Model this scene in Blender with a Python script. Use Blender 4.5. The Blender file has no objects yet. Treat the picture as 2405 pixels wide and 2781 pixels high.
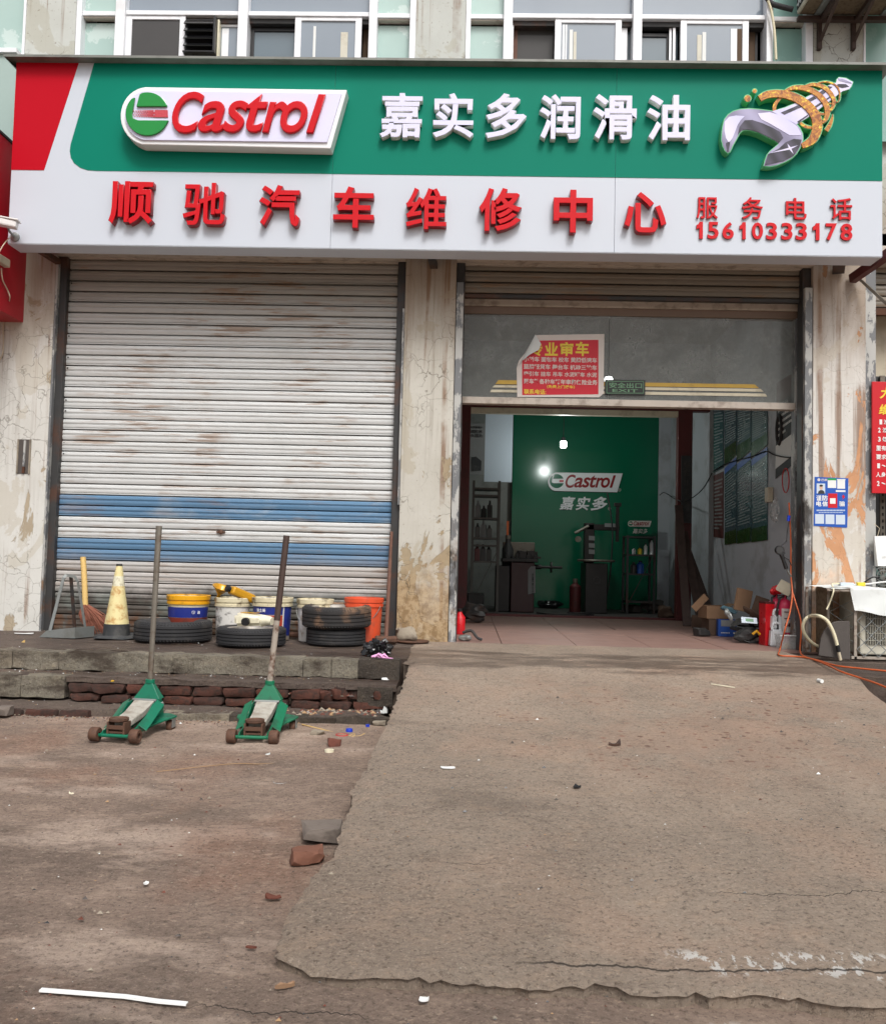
import bpy, bmesh, math, random
from mathutils import Vector, Matrix, noise as mnoise
R = random.Random(7)
S = bpy.context.scene
COL = S.collection

# ------------------------------------------------------------------ camera
FPX, W0, H0 = 2408.0, 2405.0, 2781.0
YAW, PITCH, ROLL = map(math.radians, (-1.572, 2.875, 1.418))
CAM = Vector((0.0, -7.2, 0.687))
_f = Vector((math.sin(YAW)*math.cos(PITCH), math.cos(YAW)*math.cos(PITCH), math.sin(PITCH)))
_r = Vector((math.cos(YAW), -math.sin(YAW), 0))
_u = _r.cross(_f)
CR = _r*math.cos(ROLL) + _u*math.sin(ROLL)
CU = -_r*math.sin(ROLL) + _u*math.cos(ROLL)
CF = _f
cd = bpy.data.cameras.new('camera')
cam = bpy.data.objects.new('camera', cd)
COL.objects.link(cam)
cam.matrix_world = Matrix(((CR.x, CU.x, -CF.x, CAM.x), (CR.y, CU.y, -CF.y, CAM.y), (CR.z, CU.z, -CF.z, CAM.z), (0, 0, 0, 1)))
cd.sensor_fit = 'VERTICAL'
cd.sensor_height = 24.0
cd.lens = 24.0*FPX/H0
cd.clip_end = 500
cd.clip_start = 0.05
S.camera = cam

# ------------------------------------------------------------------ world, sun, exposure
SUN_EL, SUN_AZ = math.radians(52), math.radians(18)     # sun behind the camera, a little to its right
w = bpy.data.worlds.new('World'); S.world = w; w.use_nodes = True
nt = w.node_tree; nt.nodes.clear()
sky = nt.nodes.new('ShaderNodeTexSky'); sky.sky_type = 'NISHITA'; sky.sun_disc = False
sky.sun_elevation = SUN_EL; sky.sun_rotation = math.pi - SUN_AZ
sky.air_density = 1.0; sky.dust_density = 6.0; sky.ozone_density = 1.0
hs = nt.nodes.new('ShaderNodeHueSaturation'); hs.inputs['Saturation'].default_value = 0.36
bg = nt.nodes.new('ShaderNodeBackground'); bg.inputs['Strength'].default_value = 0.118
wo = nt.nodes.new('ShaderNodeOutputWorld')
nt.links.new(sky.outputs[0], hs.inputs['Color']); nt.links.new(hs.outputs[0], bg.inputs[0]); nt.links.new(bg.outputs[0], wo.inputs[0])
sl = bpy.data.lights.new('sun', 'SUN'); sl.energy = 1.5; sl.angle = math.radians(16); sl.color = (1, .985, .965)
so = bpy.data.objects.new('sun', sl); COL.objects.link(so)
_sd = Vector((math.sin(SUN_AZ)*math.cos(SUN_EL), -math.cos(SUN_AZ)*math.cos(SUN_EL), math.sin(SUN_EL)))
so.rotation_euler = _sd.to_track_quat('Z', 'Y').to_euler()
so.location = (3, -6, 12)
vs = S.view_settings
vs.view_transform = 'Standard'; vs.look = 'None'; vs.exposure = 0.34; vs.gamma = 1; vs.use_curve_mapping = False

# ------------------------------------------------------------------ real-world planes seen by the camera
def ray(x, y):
    return CR*((x-W0/2)/FPX) - CU*((y-H0/2)/FPX) + CF
def PY(x, y, Y=0.0):
    d = ray(x, y); return CAM + d*((Y-CAM.y)/d.y)
def PX(x, y, X):
    d = ray(x, y); return CAM + d*((X-CAM.x)/d.x)
def PZ(x, y, z=0.0):
    d = ray(x, y); return CAM + d*((z-CAM.z)/d.z)
GZ0, GS = -0.32, 0.052            # lower yard: height at Y=-1.86 and its fall towards the street
def zg(Y): return GZ0 - GS*max(0, (-1.86 - Y))
RZ0, RS = -0.015, 0.124           # ramp
def zr(Y): return RZ0 - RS*max(0, (-1.35 - Y)) + (0 if Y < -1.35 else min(.015, (Y+1.35)*.02))
def PG(x, y, dz=0):
    d = ray(x, y); a = GZ0 + dz - GS*(-1.86)*(-1)     # z = GZ0 + GS*(Y+1.86)
    # CAM.z + t d.z = GZ0+dz + GS*(CAM.y + t d.y + 1.86)
    t = (GZ0 + dz + GS*(CAM.y+1.86) - CAM.z)/(d.z - GS*d.y); return CAM + d*t
def PR(x, y, dz=0):
    d = ray(x, y)
    t = (RZ0 + dz + RS*(CAM.y+1.35) - CAM.z)/(d.z - RS*d.y); return CAM + d*t

# ------------------------------------------------------------------ colour helpers
def lin(c): c /= 255.0; return c/12.92 if c <= .04045 else ((c+.055)/1.055)**2.4
def A(r, g, b, k=1.0): return (min(.9, lin(r)*k), min(.9, lin(g)*k), min(.9, lin(b)*k), 1)

# ------------------------------------------------------------------ material helpers
class NB:
    def __init__(s, name, coord='world'):
        s.m = bpy.data.materials.new(name); s.m.use_nodes = True
        s.t = s.m.node_tree; s.t.nodes.clear()
        s.o = s.t.nodes.new('ShaderNodeOutputMaterial')
        s.b = s.t.nodes.new('ShaderNodeBsdfPrincipled')
        s.t.links.new(s.b.outputs[0], s.o.inputs[0])
        if coord == 'world':
            s.co = s.t.nodes.new('ShaderNodeNewGeometry').outputs['Position']
        else:
            s.co = s.t.nodes.new('ShaderNodeTexCoord').outputs['Object']
    def N(s, typ): return s.t.nodes.new(typ)
    def L(s, a, b):
        if hasattr(a, 'is_output') or isinstance(a, bpy.types.NodeSocket): s.t.links.new(a, b)
        else: b.default_value = a
    def map(s, sc=(1, 1, 1), loc=(0, 0, 0), rot=(0, 0, 0), vec=None):
        n = s.N('ShaderNodeMapping'); s.L(vec or s.co, n.inputs[0])
        n.inputs['Scale'].default_value = sc; n.inputs['Location'].default_value = loc; n.inputs['Rotation'].default_value = rot
        return n.outputs[0]
    def noise(s, scale, det=4, rough=.55, vec=None, dist=0):
        n = s.N('ShaderNodeTexNoise'); s.L(vec or s.co, n.inputs['Vector'])
        n.inputs['Scale'].default_value = scale; n.inputs['Detail'].default_value = det
        n.inputs['Roughness'].default_value = rough; n.inputs['Distortion'].default_value = dist
        return n.outputs['Fac']
    def voro(s, scale, feat='F1', vec=None, out='Distance', rnd=1):
        n = s.N('ShaderNodeTexVoronoi'); n.feature = feat; s.L(vec or s.co, n.inputs['Vector'])
        n.inputs['Scale'].default_value = scale; n.inputs['Randomness'].default_value = rnd
        return n.outputs[out]
    def step(s, v, a, b):       # smooth 0..1 between a and b
        n = s.N('ShaderNodeMapRange'); n.interpolation_type = 'SMOOTHSTEP'; s.L(v, n.inputs[0])
        n.inputs[1].default_value = a; n.inputs[2].default_value = b; return n.outputs[0]
    def math(s, op, a, b=0.0, clamp=False):
        n = s.N('ShaderNodeMath'); n.operation = op; n.use_clamp = clamp; s.L(a, n.inputs[0]); s.L(b, n.inputs[1]); return n.outputs[0]
    def mul(s, a, b): return s.math('MULTIPLY', a, b)
    def mix(s, f, a, b):
        n = s.N('ShaderNodeMix'); n.data_type = 'RGBA'; s.L(f, n.inputs[0]); s.L(a, n.inputs[6]); s.L(b, n.inputs[7]); return n.outputs[2]
    def xyz(s, vec=None):
        n = s.N('ShaderNodeSeparateXYZ'); s.L(vec or s.co, n.inputs[0]); return n.outputs
    def bump(s, h, st=.3, dist=.01):
        n = s.N('ShaderNodeBump'); s.L(h, n.inputs['Height']); n.inputs['Strength'].default_value = st; n.inputs['Distance'].default_value = dist
        s.t.links.new(n.outputs[0], s.b.inputs['Normal']); return s
    def fin(s, col, rough=.6, metal=0, spec=.5, coat=0):
        s.L(col, s.b.inputs['Base Color']); s.L(rough, s.b.inputs['Roughness']); s.L(metal, s.b.inputs['Metallic'])
        s.b.inputs['Specular IOR Level'].default_value = spec; s.b.inputs['Coat Weight'].default_value = coat
        return s.m

def simple(name, c, rough=.55, metal=0, var=.12, scale=25, bump=.0, dirt=None, dirt_amt=.5, dscale=6, coord='obj', spec=.5, coat=0):
    n = NB(name, coord)
    c2 = tuple(x*(1-var) for x in c[:3])+(1,)
    col = n.mix(n.noise(scale, 5), c, c2)
    if dirt:
        f = n.mul(n.step(n.noise(dscale, 6, .65), .48, .68), dirt_amt)
        col = n.mix(f, col, dirt)
    rr = n.math('ADD', n.mul(n.noise(scale*.6, 3), .2), rough-.1)
    if bump: n.bump(n.noise(scale*3, 4), bump, .004)
    return n.fin(col, rr, metal, spec, coat)

# ------------------------------------------------------------------ object helpers
MW = {}; WB = set()
def thing(name, label=None, cat=None, loc=(0, 0, 0), rz=0, group=None, kind=None, rx=0, ry=0):
    o = bpy.data.objects.new(name, None); COL.objects.link(o)
    o.empty_display_size = .1
    o.location = loc; o.rotation_euler = (rx, ry, rz)
    MW[o.name] = Matrix.LocRotScale(Vector(loc), o.rotation_euler, None)
    return tag(o, label, cat, group, kind)
def tag(o, label=None, cat=None, group=None, kind=None):
    if label: o['label'] = label
    if cat: o['category'] = cat
    if group: o['group'] = group
    if kind: o['kind'] = kind
    return o

class MB:
    def __init__(s): s.v = []; s.f = []; s.mi = []; s.m = 0
    def add(s, vs, fs, m=None):
        k = len(s.v); s.v += [Vector(p) for p in vs]
        for f in fs: s.f.append([k+i for i in f]); s.mi.append(s.m if m is None else m)
        return s
    def box(s, x0, x1, y0, y1, z0, z1, m=None):
        return s.add([(x0, y0, z0), (x1, y0, z0), (x1, y1, z0), (x0, y1, z0), (x0, y0, z1), (x1, y0, z1), (x1, y1, z1), (x0, y1, z1)],
                     [(3, 2, 1, 0), (4, 5, 6, 7), (0, 1, 5, 4), (1, 2, 6, 5), (2, 3, 7, 6), (3, 0, 4, 7)], m)
    def bar(s, p0, p1, w, h, m=None, up=(0, 0, 1)):     # box beam from p0 to p1
        p0, p1 = Vector(p0), Vector(p1); d = (p1-p0).normalized(); u = Vector(up)
        if abs(d.dot(u)) > .98: u = Vector((0, 1, 0))
        a = d.cross(u).normalized(); b = a.cross(d).normalized()
        q = [a*(i*w/2)+b*(j*h/2) for i, j in ((-1, -1), (1, -1), (1, 1), (-1, 1))]
        return s.add([p0+x for x in q]+[p1+x for x in q], [(3, 2, 1, 0), (4, 5, 6, 7), (0, 1, 5, 4), (1, 2, 6, 5), (2, 3, 7, 6), (3, 0, 4, 7)], m)
    def tube(s, pts, r, n=8, m=None, cap=True):
        pts = [Vector(p) for p in pts]; rs = r if isinstance(r, (list, tuple)) else [r]*len(pts)
        vs = []; prev = None
        for i, p in enumerate(pts):
            d = (pts[min(i+1, len(pts)-1)]-pts[max(i-1, 0)]).normalized()
            if prev is None:
                a = d.cross(Vector((0, 0, 1)) if abs(d.z) < .9 else Vector((1, 0, 0))).normalized()
            else: a = (prev - d*prev.dot(d)).normalized()
            prev = a; b = d.cross(a)
            vs += [p+(a*math.cos(2*math.pi*k/n)+b*math.sin(2*math.pi*k/n))*rs[i] for k in range(n)]
        fs = []
        for i in range(len(pts)-1):
            for k in range(n): fs.append((i*n+k, i*n+(k+1) % n, (i+1)*n+(k+1) % n, (i+1)*n+k))
        if cap: fs += [tuple(range(n-1, -1, -1)), tuple((len(pts)-1)*n+k for k in range(n))]
        return s.add(vs, fs, m)
    def lathe(s, prof, n=24, c=(0, 0, 0), axis='z', m=None, wob=0):
        c = Vector(c); vs = []
        for (r, z) in prof:
            for k in range(n):
                t = 2*math.pi*k/n
                p = Vector((r*math.cos(t), r*math.sin(t), z))
                if axis == 'x': p = Vector((p.z, p.x, p.y))
                if axis == 'y': p = Vector((p.y, p.z, p.x))
                vs.append(c+p)
        fs = [(i*n+k, i*n+(k+1) % n, (i+1)*n+(k+1) % n, (i+1)*n+k) for i in range(len(prof)-1) for k in range(n)]
        if prof[0][0] > 1e-5 and wob == 0: fs.append(tuple(range(n-1, -1, -1)))
        if prof[-1][0] > 1e-5 and wob == 0: fs.append(tuple((len(prof)-1)*n+k for k in range(n)))
        return s.add(vs, fs, m)
    def prism(s, pts, y0, y1, m=None, side=None):        # outline in (x,z), front y0, back y1
        n = len(pts)
        ar = sum(pts[i][0]*pts[(i+1) % n][1]-pts[(i+1) % n][0]*pts[i][1] for i in range(n))
        if ar < 0: pts = pts[::-1]
        vs = [(p[0], y0, p[1]) for p in pts]+[(p[0], y1, p[1]) for p in pts]
        k = len(s.v); s.v += [Vector(p) for p in vs]
        mm = s.m if m is None else m; ms = mm if side is None else side
        s.f.append([k+i for i in range(n)]); s.mi.append(mm)
        s.f.append([k+n+i for i in range(n-1, -1, -1)]); s.mi.append(ms)
        for i in range(n): s.f.append([k+(i+1) % n, k+i, k+n+i, k+n+(i+1) % n]); s.mi.append(ms)
        return s
    def xf(s, M): s.v = [M @ v for v in s.v]; return s
    def jit(s, a, seed=0):
        for v in s.v:
            v += Vector((mnoise.noise(v*9+Vector((seed, 0, 0))), mnoise.noise(v*9+Vector((0, seed+7, 0))), mnoise.noise(v*9+Vector((0, 3, seed)))))*a
        return s
    def mesh(s, name):
        me = bpy.data.meshes.new(name); me.from_pydata([tuple(v) for v in s.v], [], s.f); return me
    def build(s, name, mats, parent=None, smooth=None, bev=0, world=False, seg=2, fixn=False):
        me = s.mesh(name)
        if not isinstance(mats, (list, tuple)): mats = [mats]
        for m in mats: me.materials.append(m)
        me.polygons.foreach_set('material_index', [min(i, len(mats)-1) for i in s.mi])
        if fixn:
            bm = bmesh.new(); bm.from_mesh(me); bmesh.ops.recalc_face_normals(bm, faces=bm.faces); bm.to_mesh(me); bm.free()
        return link(me, name, parent, smooth, bev, world, seg)
def link(me, name, parent=None, smooth=None, bev=0, world=False, seg=2):
    me.update()
    if smooth is not None:
        me.polygons.foreach_set('use_smooth', [True]*len(me.polygons)); me.set_sharp_from_angle(angle=math.radians(smooth))
    o = bpy.data.objects.new(name, me); COL.objects.link(o)
    if parent is not None:
        o.parent = parent
        if world: o.matrix_parent_inverse = chain(parent).inverted(); WB.add(o.name)
    if bev:
        b = o.modifiers.new('bevel', 'BEVEL'); b.width = bev; b.segments = seg; b.limit_method = 'ANGLE'; b.angle_limit = math.radians(40)
    return o
def chain(p):
    m = Matrix.Identity(4)      # world matrix of a parent; parts built in world coordinates are identity
    while p is not None:
        if p.name in WB: break
        if p.name in MW: m = MW[p.name] @ m
        p = p.parent
    return m
def copy_thing(root, loc, rz, label, rx=0, ry=0):
    def cp(o, par):
        c = o.copy(); COL.objects.link(c); c.parent = par
        for ch in [x for x in o.children]: cp(ch, c)
        return c
    c = cp(root, None); c.location = loc; c.rotation_euler = (rx, ry, rz); c['label'] = label
    MW[c.name] = Matrix.LocRotScale(Vector(loc), c.rotation_euler, None)
    return c

# ------------------------------------------------------------------ lettering
_tc = {}
def _front(me):
    return sum(p.area for p in me.polygons if p.normal.z > .9)
def raw_text(body, bold=0, shear=0, ext=0, bev=0, res=3, width=1.0):
    """thickened lettering; a character whose thickened outline would break is given a slightly thinner one"""
    if bold <= 0: return raw_text0(body, 0, shear, ext, bev, res)
    a0 = _front(raw_text0(body, 0, shear, ext, bev, res)); e = .004
    pe = (_front(raw_text0(body, e, shear, ext, bev, res))-a0)/e
    b = bold
    while b > .3*bold:
        me = raw_text0(body, b, shear, ext, bev, res); ar = _front(me); want = a0+pe*b
        if want*.86 < ar < want*1.16: return me
        b -= .12*bold
    return raw_text0(body, b, shear, ext, bev, res)
def raw_text0(body, bold=0, shear=0, ext=0, bev=0, res=3, width=1.0):
    key = (body, bold, shear, ext, bev, res)
    if key in _tc: return _tc[key].copy()
    c = bpy.data.curves.new('t', 'FONT'); c.body = body; c.offset = bold; c.shear = shear; c.extrude = ext; c.bevel_depth = bev
    c.resolution_u = res; c.bevel_resolution = 1; c.space_line = 1.05
    o = bpy.data.objects.new('t', c); COL.objects.link(o)
    dg = bpy.context.evaluated_depsgraph_get()
    me = bpy.data.meshes.new_from_object(o.evaluated_get(dg))
    bpy.data.objects.remove(o); bpy.data.curves.remove(c)
    me.materials.clear()
    _tc[key] = me
    return me.copy()
def fit_text(body, name, mats, parent, cen, w, h, depth=.01, bold=0, shear=0, bev=0, res=3, ax=None, up=None, world=True, keep=False):
    """lettering w x h centred on cen; ax = reading direction, up = up; it faces ax x up"""
    ax = Vector(ax or (1, 0, 0)).normalized(); up = Vector(up or (0, 0, 1)).normalized(); nn = ax.cross(up)
    me = raw_text(body, bold, shear, .05, bev, res)
    co = [v.co.copy() for v in me.vertices]
    if not co: return None
    x0, x1 = min(v.x for v in co), max(v.x for v in co); y0, y1 = min(v.y for v in co), max(v.y for v in co)
    z0, z1 = min(v.z for v in co), max(v.z for v in co)
    sx, sy = w/(x1-x0), h/(y1-y0)
    if keep: sx = sy = min(sx, sy)
    for v in me.vertices:
        c = v.co
        v.co = Vector(cen)+ax*((c.x-(x0+x1)/2)*sx)+up*((c.y-(y0+y1)/2)*sy)+nn*((c.z-z0)/(z1-z0)*depth)
    if not isinstance(mats, (list, tuple)): mats = [mats]
    for m in mats: me.materials.append(m)
    if len(mats) > 1:
        me.update()
        for p in me.polygons: p.material_index = 0 if p.normal.dot(nn) > .6 else 1
    o = link(me, name, parent, None, 0, world)
    return o
def txt(body, name, mats, parent, box, Y, depth=.01, bold=0, shear=0, bev=0, res=3):
    """lettering inside a box given on the wall plane y=Y; sits proud of it towards the street"""
    x0, y0, x1, y1 = box; xm, ym = (x0+x1)/2, (y0+y1)/2
    c = PY(xm, ym, Y); w = PY(x1, ym, Y).x-PY(x0, ym, Y).x; h = PY(xm, y0, Y).z-PY(xm, y1, Y).z
    return fit_text(body, name, mats, parent, c, w, h, depth, bold, shear, bev, res)
def poly(pts, Y, f=None):
    return [(lambda p: (p.x, p.z))(PY(*(f(*q) if f else q), Y)) for q in pts]
# ================================================================== materials
def mk_plaster(name, base, under, lowline, lowcol, crack=.5, rust=(120, 84, 55), peel_hi=.62, streak=.5, seed=0):
    n = NB(name); X, Yy, Z = n.xyz()
    big = n.noise(1.1, 6, .6, n.map(loc=(seed, 0, 0)))
    col = n.mix(n.noise(2.3, 7, .7, n.map(loc=(seed, 3, 0))), A(*base), A(base[0]-34, base[1]-36, base[2]-40))
    st = n.step(n.noise(1, 7, .7, n.map((22, 22, .8), (seed, 0, 0)), .5), .5, .7)
    stz = n.mul(st, n.step(n.math('ADD', Z, n.mul(big, 1.2)), .8, 2.9))
    col = n.mix(n.mul(stz, streak), col, A(118, 104, 88))
    rz = n.mul(n.step(n.noise(1, 4, .55, n.map((13, 13, .35), (seed+5, 0, 0))), .53, .64), n.step(n.noise(1.7, 5, .6, n.map(loc=(seed, 1, 0))), .38, .56))
    col = n.mix(n.mul(rz, .75), col, A(*rust))
    gp = n.step(n.noise(1.3, 8, .6, n.map((1.3, 1.3, .9), (seed*2.3, 5, 1)), .8), .54, .555)
    col = n.mix(n.mul(gp, .6), col, A(base[0]-32, base[1]-38, base[2]-48))
    # peeled flakes: sharp-edged islands, taller than wide
    pv = n.noise(2.1, 9, .62, n.map((1.5, 1.5, .8), (seed*1.7, 1, 2)), 1.1)
    zz = n.math('MULTIPLY_ADD', Z, -.055) 
    zn = n.N('ShaderNodeMath'); zn.operation = 'MULTIPLY_ADD'; n.L(Z, zn.inputs[0]); zn.inputs[1].default_value = -.05; zn.inputs[2].default_value = .06
    pv2 = n.math('ADD', pv, zn.outputs[0])
    pm = n.step(pv2, peel_hi-.012, peel_hi+.012)
    under_c = n.mix(n.noise(9, 5), A(*under), A(under[0]-40, under[1]-38, under[2]-36))
    col = n.mix(pm, col, under_c)
    tg = n.mul(n.step(n.math('ADD', Z, n.mul(n.noise(2.2, 7, .7, n.map((2.2, 2.2, .5), (seed, 2, 2))), 1.3)), 2.75, 3.6), n.step(Z, 3.9, 3.4))
    col = n.mix(n.mul(tg, .55), col, A(134, 108, 84))
    # low grime
    lg = n.step(n.math('ADD', Z, n.mul(n.noise(4, 7, .7), 1.1)), lowline+.75, lowline+.3)
    lowc = n.mix(n.step(n.noise(11, 8, .75), .42, .6), A(*lowcol), A(lowcol[0]-45, lowcol[1]-48, lowcol[2]-48))
    col = n.mix(n.mul(lg, .82), col, lowc)
    # mud splash specks
    col = n.mix(n.mul(n.step(n.noise(38, 4, .7), .62, .68), .5), col, A(110, 90, 70))
    # hairline cracks
    cv = n.voro(7.5, 'DISTANCE_TO_EDGE', n.map((1, 1, 1.1), vec=None)); 
    nz = n.N('ShaderNodeVectorMath'); nz.operation = 'ADD'
    nn = n.N('ShaderNodeTexNoise'); nn.inputs['Scale'].default_value = 4; nn.inputs['Detail'].default_value = 4; n.L(n.co, nn.inputs['Vector'])
    sc = n.N('ShaderNodeVectorMath'); sc.operation = 'SCALE'; n.L(nn.outputs['Color'], sc.inputs[0]); sc.inputs['Scale'].default_value = .35
    n.L(n.co, nz.inputs[0]); n.L(sc.outputs[0], nz.inputs[1])
    cv = n.voro(6.5, 'DISTANCE_TO_EDGE', nz.outputs[0])
    cm = n.math('SUBTRACT', 1, n.step(cv, .0, .03))
    cm = n.mul(cm, n.step(n.noise(1.6, 3, .5, n.map(loc=(seed, 9, 4))), .46, .6))
    col = n.mix(n.mul(cm, crack), col, A(92, 84, 72))
    h = n.math('SUBTRACT', n.math('SUBTRACT', n.mul(n.noise(30, 5), .25), n.mul(pm, .8)), n.mul(cm, .5))
    n.bump(h, .55, .006)
    return n.fin(col, .82, 0, .3)
M = {}
M['pillar_left'] = mk_plaster('pillar_left_plaster', (220, 220, 216), (186, 172, 150), -.2, (200, 190, 172), .5, seed=1.3, peel_hi=.585, streak=.4)
M['pillar_mid'] = mk_plaster('pillar_mid_plaster', (204, 202, 194), (176, 160, 134), .55, (176, 152, 118), .75, seed=6.1, peel_hi=.575, streak=.55)
M['pillar_right'] = mk_plaster('pillar_right_plaster', (222, 220, 216), (212, 162, 124), .5, (226, 180, 140), .15, seed=11.7, peel_hi=.54, streak=.5)
M['upper_wall'] = mk_plaster('upper_plaster', (206, 210, 206), (190, 192, 184), -5, (200, 190, 172), 1.0, seed=21, peel_hi=.74, streak=.0)
M['interior_wall'] = simple('interior_plaster', A(186, 191, 197), .8, var=.15, scale=3, dirt=A(120, 118, 112), dirt_amt=.45, dscale=2.5, coord='world')
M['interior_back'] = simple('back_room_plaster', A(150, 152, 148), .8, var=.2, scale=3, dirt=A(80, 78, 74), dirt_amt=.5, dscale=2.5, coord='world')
M['ceiling'] = simple('ceiling_plaster', A(170, 170, 165), .9, coord='world')

def mk_frost(name, c, c2, seed=0):
    n = NB(name); X, Yy, Z = n.xyz()
    f = n.step(n.noise(2.6, 8, .7, n.map(loc=(seed, 0, 0))), .56, .575)
    col = n.mix(n.noise(3, 3), A(*c), A(c[0]-14, c[1]-12, c[2]-12))
    col = n.mix(n.mul(f, .6), col, A(*c2))
    return n.fin(col, .22, 0, .5)
M['frost'] = mk_frost('frosted_green_glass', (176, 200, 194), (205, 218, 214), 2.2)
M['frost_b'] = mk_frost('frosted_teal_glass', (140, 176, 168), (148, 182, 176), 9)
def mk_pane(name, c, r=.06, k=.35):
    n = NB(name)
    col = n.mix(n.noise(1.5, 3), A(*c), A(max(0, c[0]-18), max(0, c[1]-16), max(0, c[2]-14)))
    return n.fin(col, r, 0, .7, .3)
M['pane_dark'] = mk_pane('dark_window_glass', (62, 58, 54))
M['pane_grey'] = mk_pane('grey_window_glass', (140, 150, 160))  # bright sky reflected in the sash panes is put into this base colour
M['pane_mid'] = mk_pane('blue_grey_window_glass', (108, 122, 130))
M['mesh_screen'] = mk_pane('insect_screen', (62, 60, 58), .8)
M['curtain'] = simple('brown_curtain', A(92, 74, 58), .9, scale=30)
M['alu'] = simple('white_aluminium', A(238, 240, 244), .35, var=.04, scale=6, dirt=A(170, 168, 160), dirt_amt=.2, coord='world')
M['alu_old'] = simple('old_aluminium', A(196, 186, 174), .5, var=.12, scale=7, dirt=A(120, 104, 88), dirt_amt=.6, dscale=9, coord='world')
M['alu_brown'] = simple('brown_channel', A(124, 104, 90), .6, var=.2, coord='world')
M['dark_gap'] = simple('dark_cavity', A(28, 28, 28), .9, coord='world')
M['steel_dark'] = simple('dark_steel_channel', A(66, 66, 66), .5, .3, var=.3, scale=12, dirt=A(98, 62, 42), dirt_amt=.6, dscale=3, bump=.1, coord='world')
M['rust'] = simple('rusty_steel', A(96, 62, 44), .8, .2, var=.4, scale=18, dirt=A(54, 42, 36), dirt_amt=.7, dscale=14, bump=.4)
M['maroon'] = simple('maroon_steel', A(96, 40, 40), .5, .1, var=.25, dirt=A(60, 40, 36), dirt_amt=.5, coord='world')
def mk_track(name):
    n = NB(name); X, Yy, Z = n.xyz()
    f = n.step(n.noise(5, 8, .7, n.map((1.6, 1.6, .7))), .47, .51)
    col = n.mix(f, A(176, 176, 172), A(112, 114, 116))
    f2 = n.mul(n.step(n.noise(3, 6, .7, n.map((1, 1, .5), (4, 0, 2))), .56, .64), n.step(Z, 2.4, 1.2))
    col = n.mix(f2, col, A(58, 54, 50))
    f3 = n.mul(n.step(n.noise(4, 6, .7, n.map(loc=(8, 0, 2))), .5, .62), n.step(Z, 1.1, .3))
    col = n.mix(f3, col, A(128, 100, 76)); n.bump(f, .4, .003)
    return n.fin(col, .55, .1)
M['track'] = mk_track('chipped_painted_track')

# sign board
M['sign_white'] = simple('sign_white_sheet', A(198, 205, 215), .38, var=.03, scale=2, coord='world', spec=.4)
M['sign_green'] = simple('sign_green_film', A(0, 124, 102, 1), .5, var=.08, scale=1.2, coord='world', spec=.12)
M['sign_red'] = simple('sign_red_film', A(190, 8, 32, .95), .5, var=.06, scale=2, coord='world', spec=.12)
M['visor'] = simple('sign_visor_metal', A(128, 130, 124), .5, .2, var=.2, scale=3, dirt=A(84, 80, 74), dirt_amt=.4, coord='world')
M['letter_face'] = simple('lilac_white_acrylic', A(218, 218, 246), .16, var=.02, scale=4, spec=.5, coat=.2)
M['letter_rim'] = simple('white_letter_trim', A(236, 238, 240), .35, var=.03)
M['letter_red'] = simple('red_acrylic', A(206, 2, 20, .95), .16, var=.05, scale=5, spec=.25, coat=.15)
M['letter_red_side'] = simple('dark_red_letter_side', A(160, 2, 18, .8), .35, var=.08)
M['logo_green'] = simple('bright_green_acrylic', A(0, 150, 56, .8), .18, var=.05, spec=.5, coat=.2)
M['logo_greenback'] = simple('green_cutout_side', A(96, 190, 130), .4, var=.05)
M['print_dot'] = simple('red_print', A(196, 66, 78), .3)
def mk_chrome(name, a, b, k=3):
    n = NB(name); 
    wv = n.N('ShaderNodeTexWave'); wv.inputs['Scale'].default_value = k; wv.inputs['Distortion'].default_value = 2.5; n.L(n.map(rot=(0, .6, 0)), wv.inputs[0])
    return n.fin(n.mix(wv.outputs['Fac'], A(*a), A(*b)), .25)
M['chrome_print'] = mk_chrome('printed_chrome', (168, 164, 196), (128, 124, 152), 1.4)
M['chrome_light'] = mk_chrome('printed_light_chrome', (222, 218, 250), (206, 204, 240), 1)
M['chrome_dark'] = mk_chrome('printed_dark_chrome', (34, 32, 44), (70, 66, 84), 3)
def mk_oil(name):
    n = NB(name)
    f = n.noise(24, 5, .6, n.map((1, 1, 1)), 1.5)
    col = n.mix(n.step(f, .38, .5), A(136, 76, 34), A(190, 124, 44))
    col = n.mix(n.step(f, .56, .64), col, A(236, 206, 60))
    return n.fin(col, .25)
M['oil'] = mk_oil('printed_amber_oil')

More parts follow.
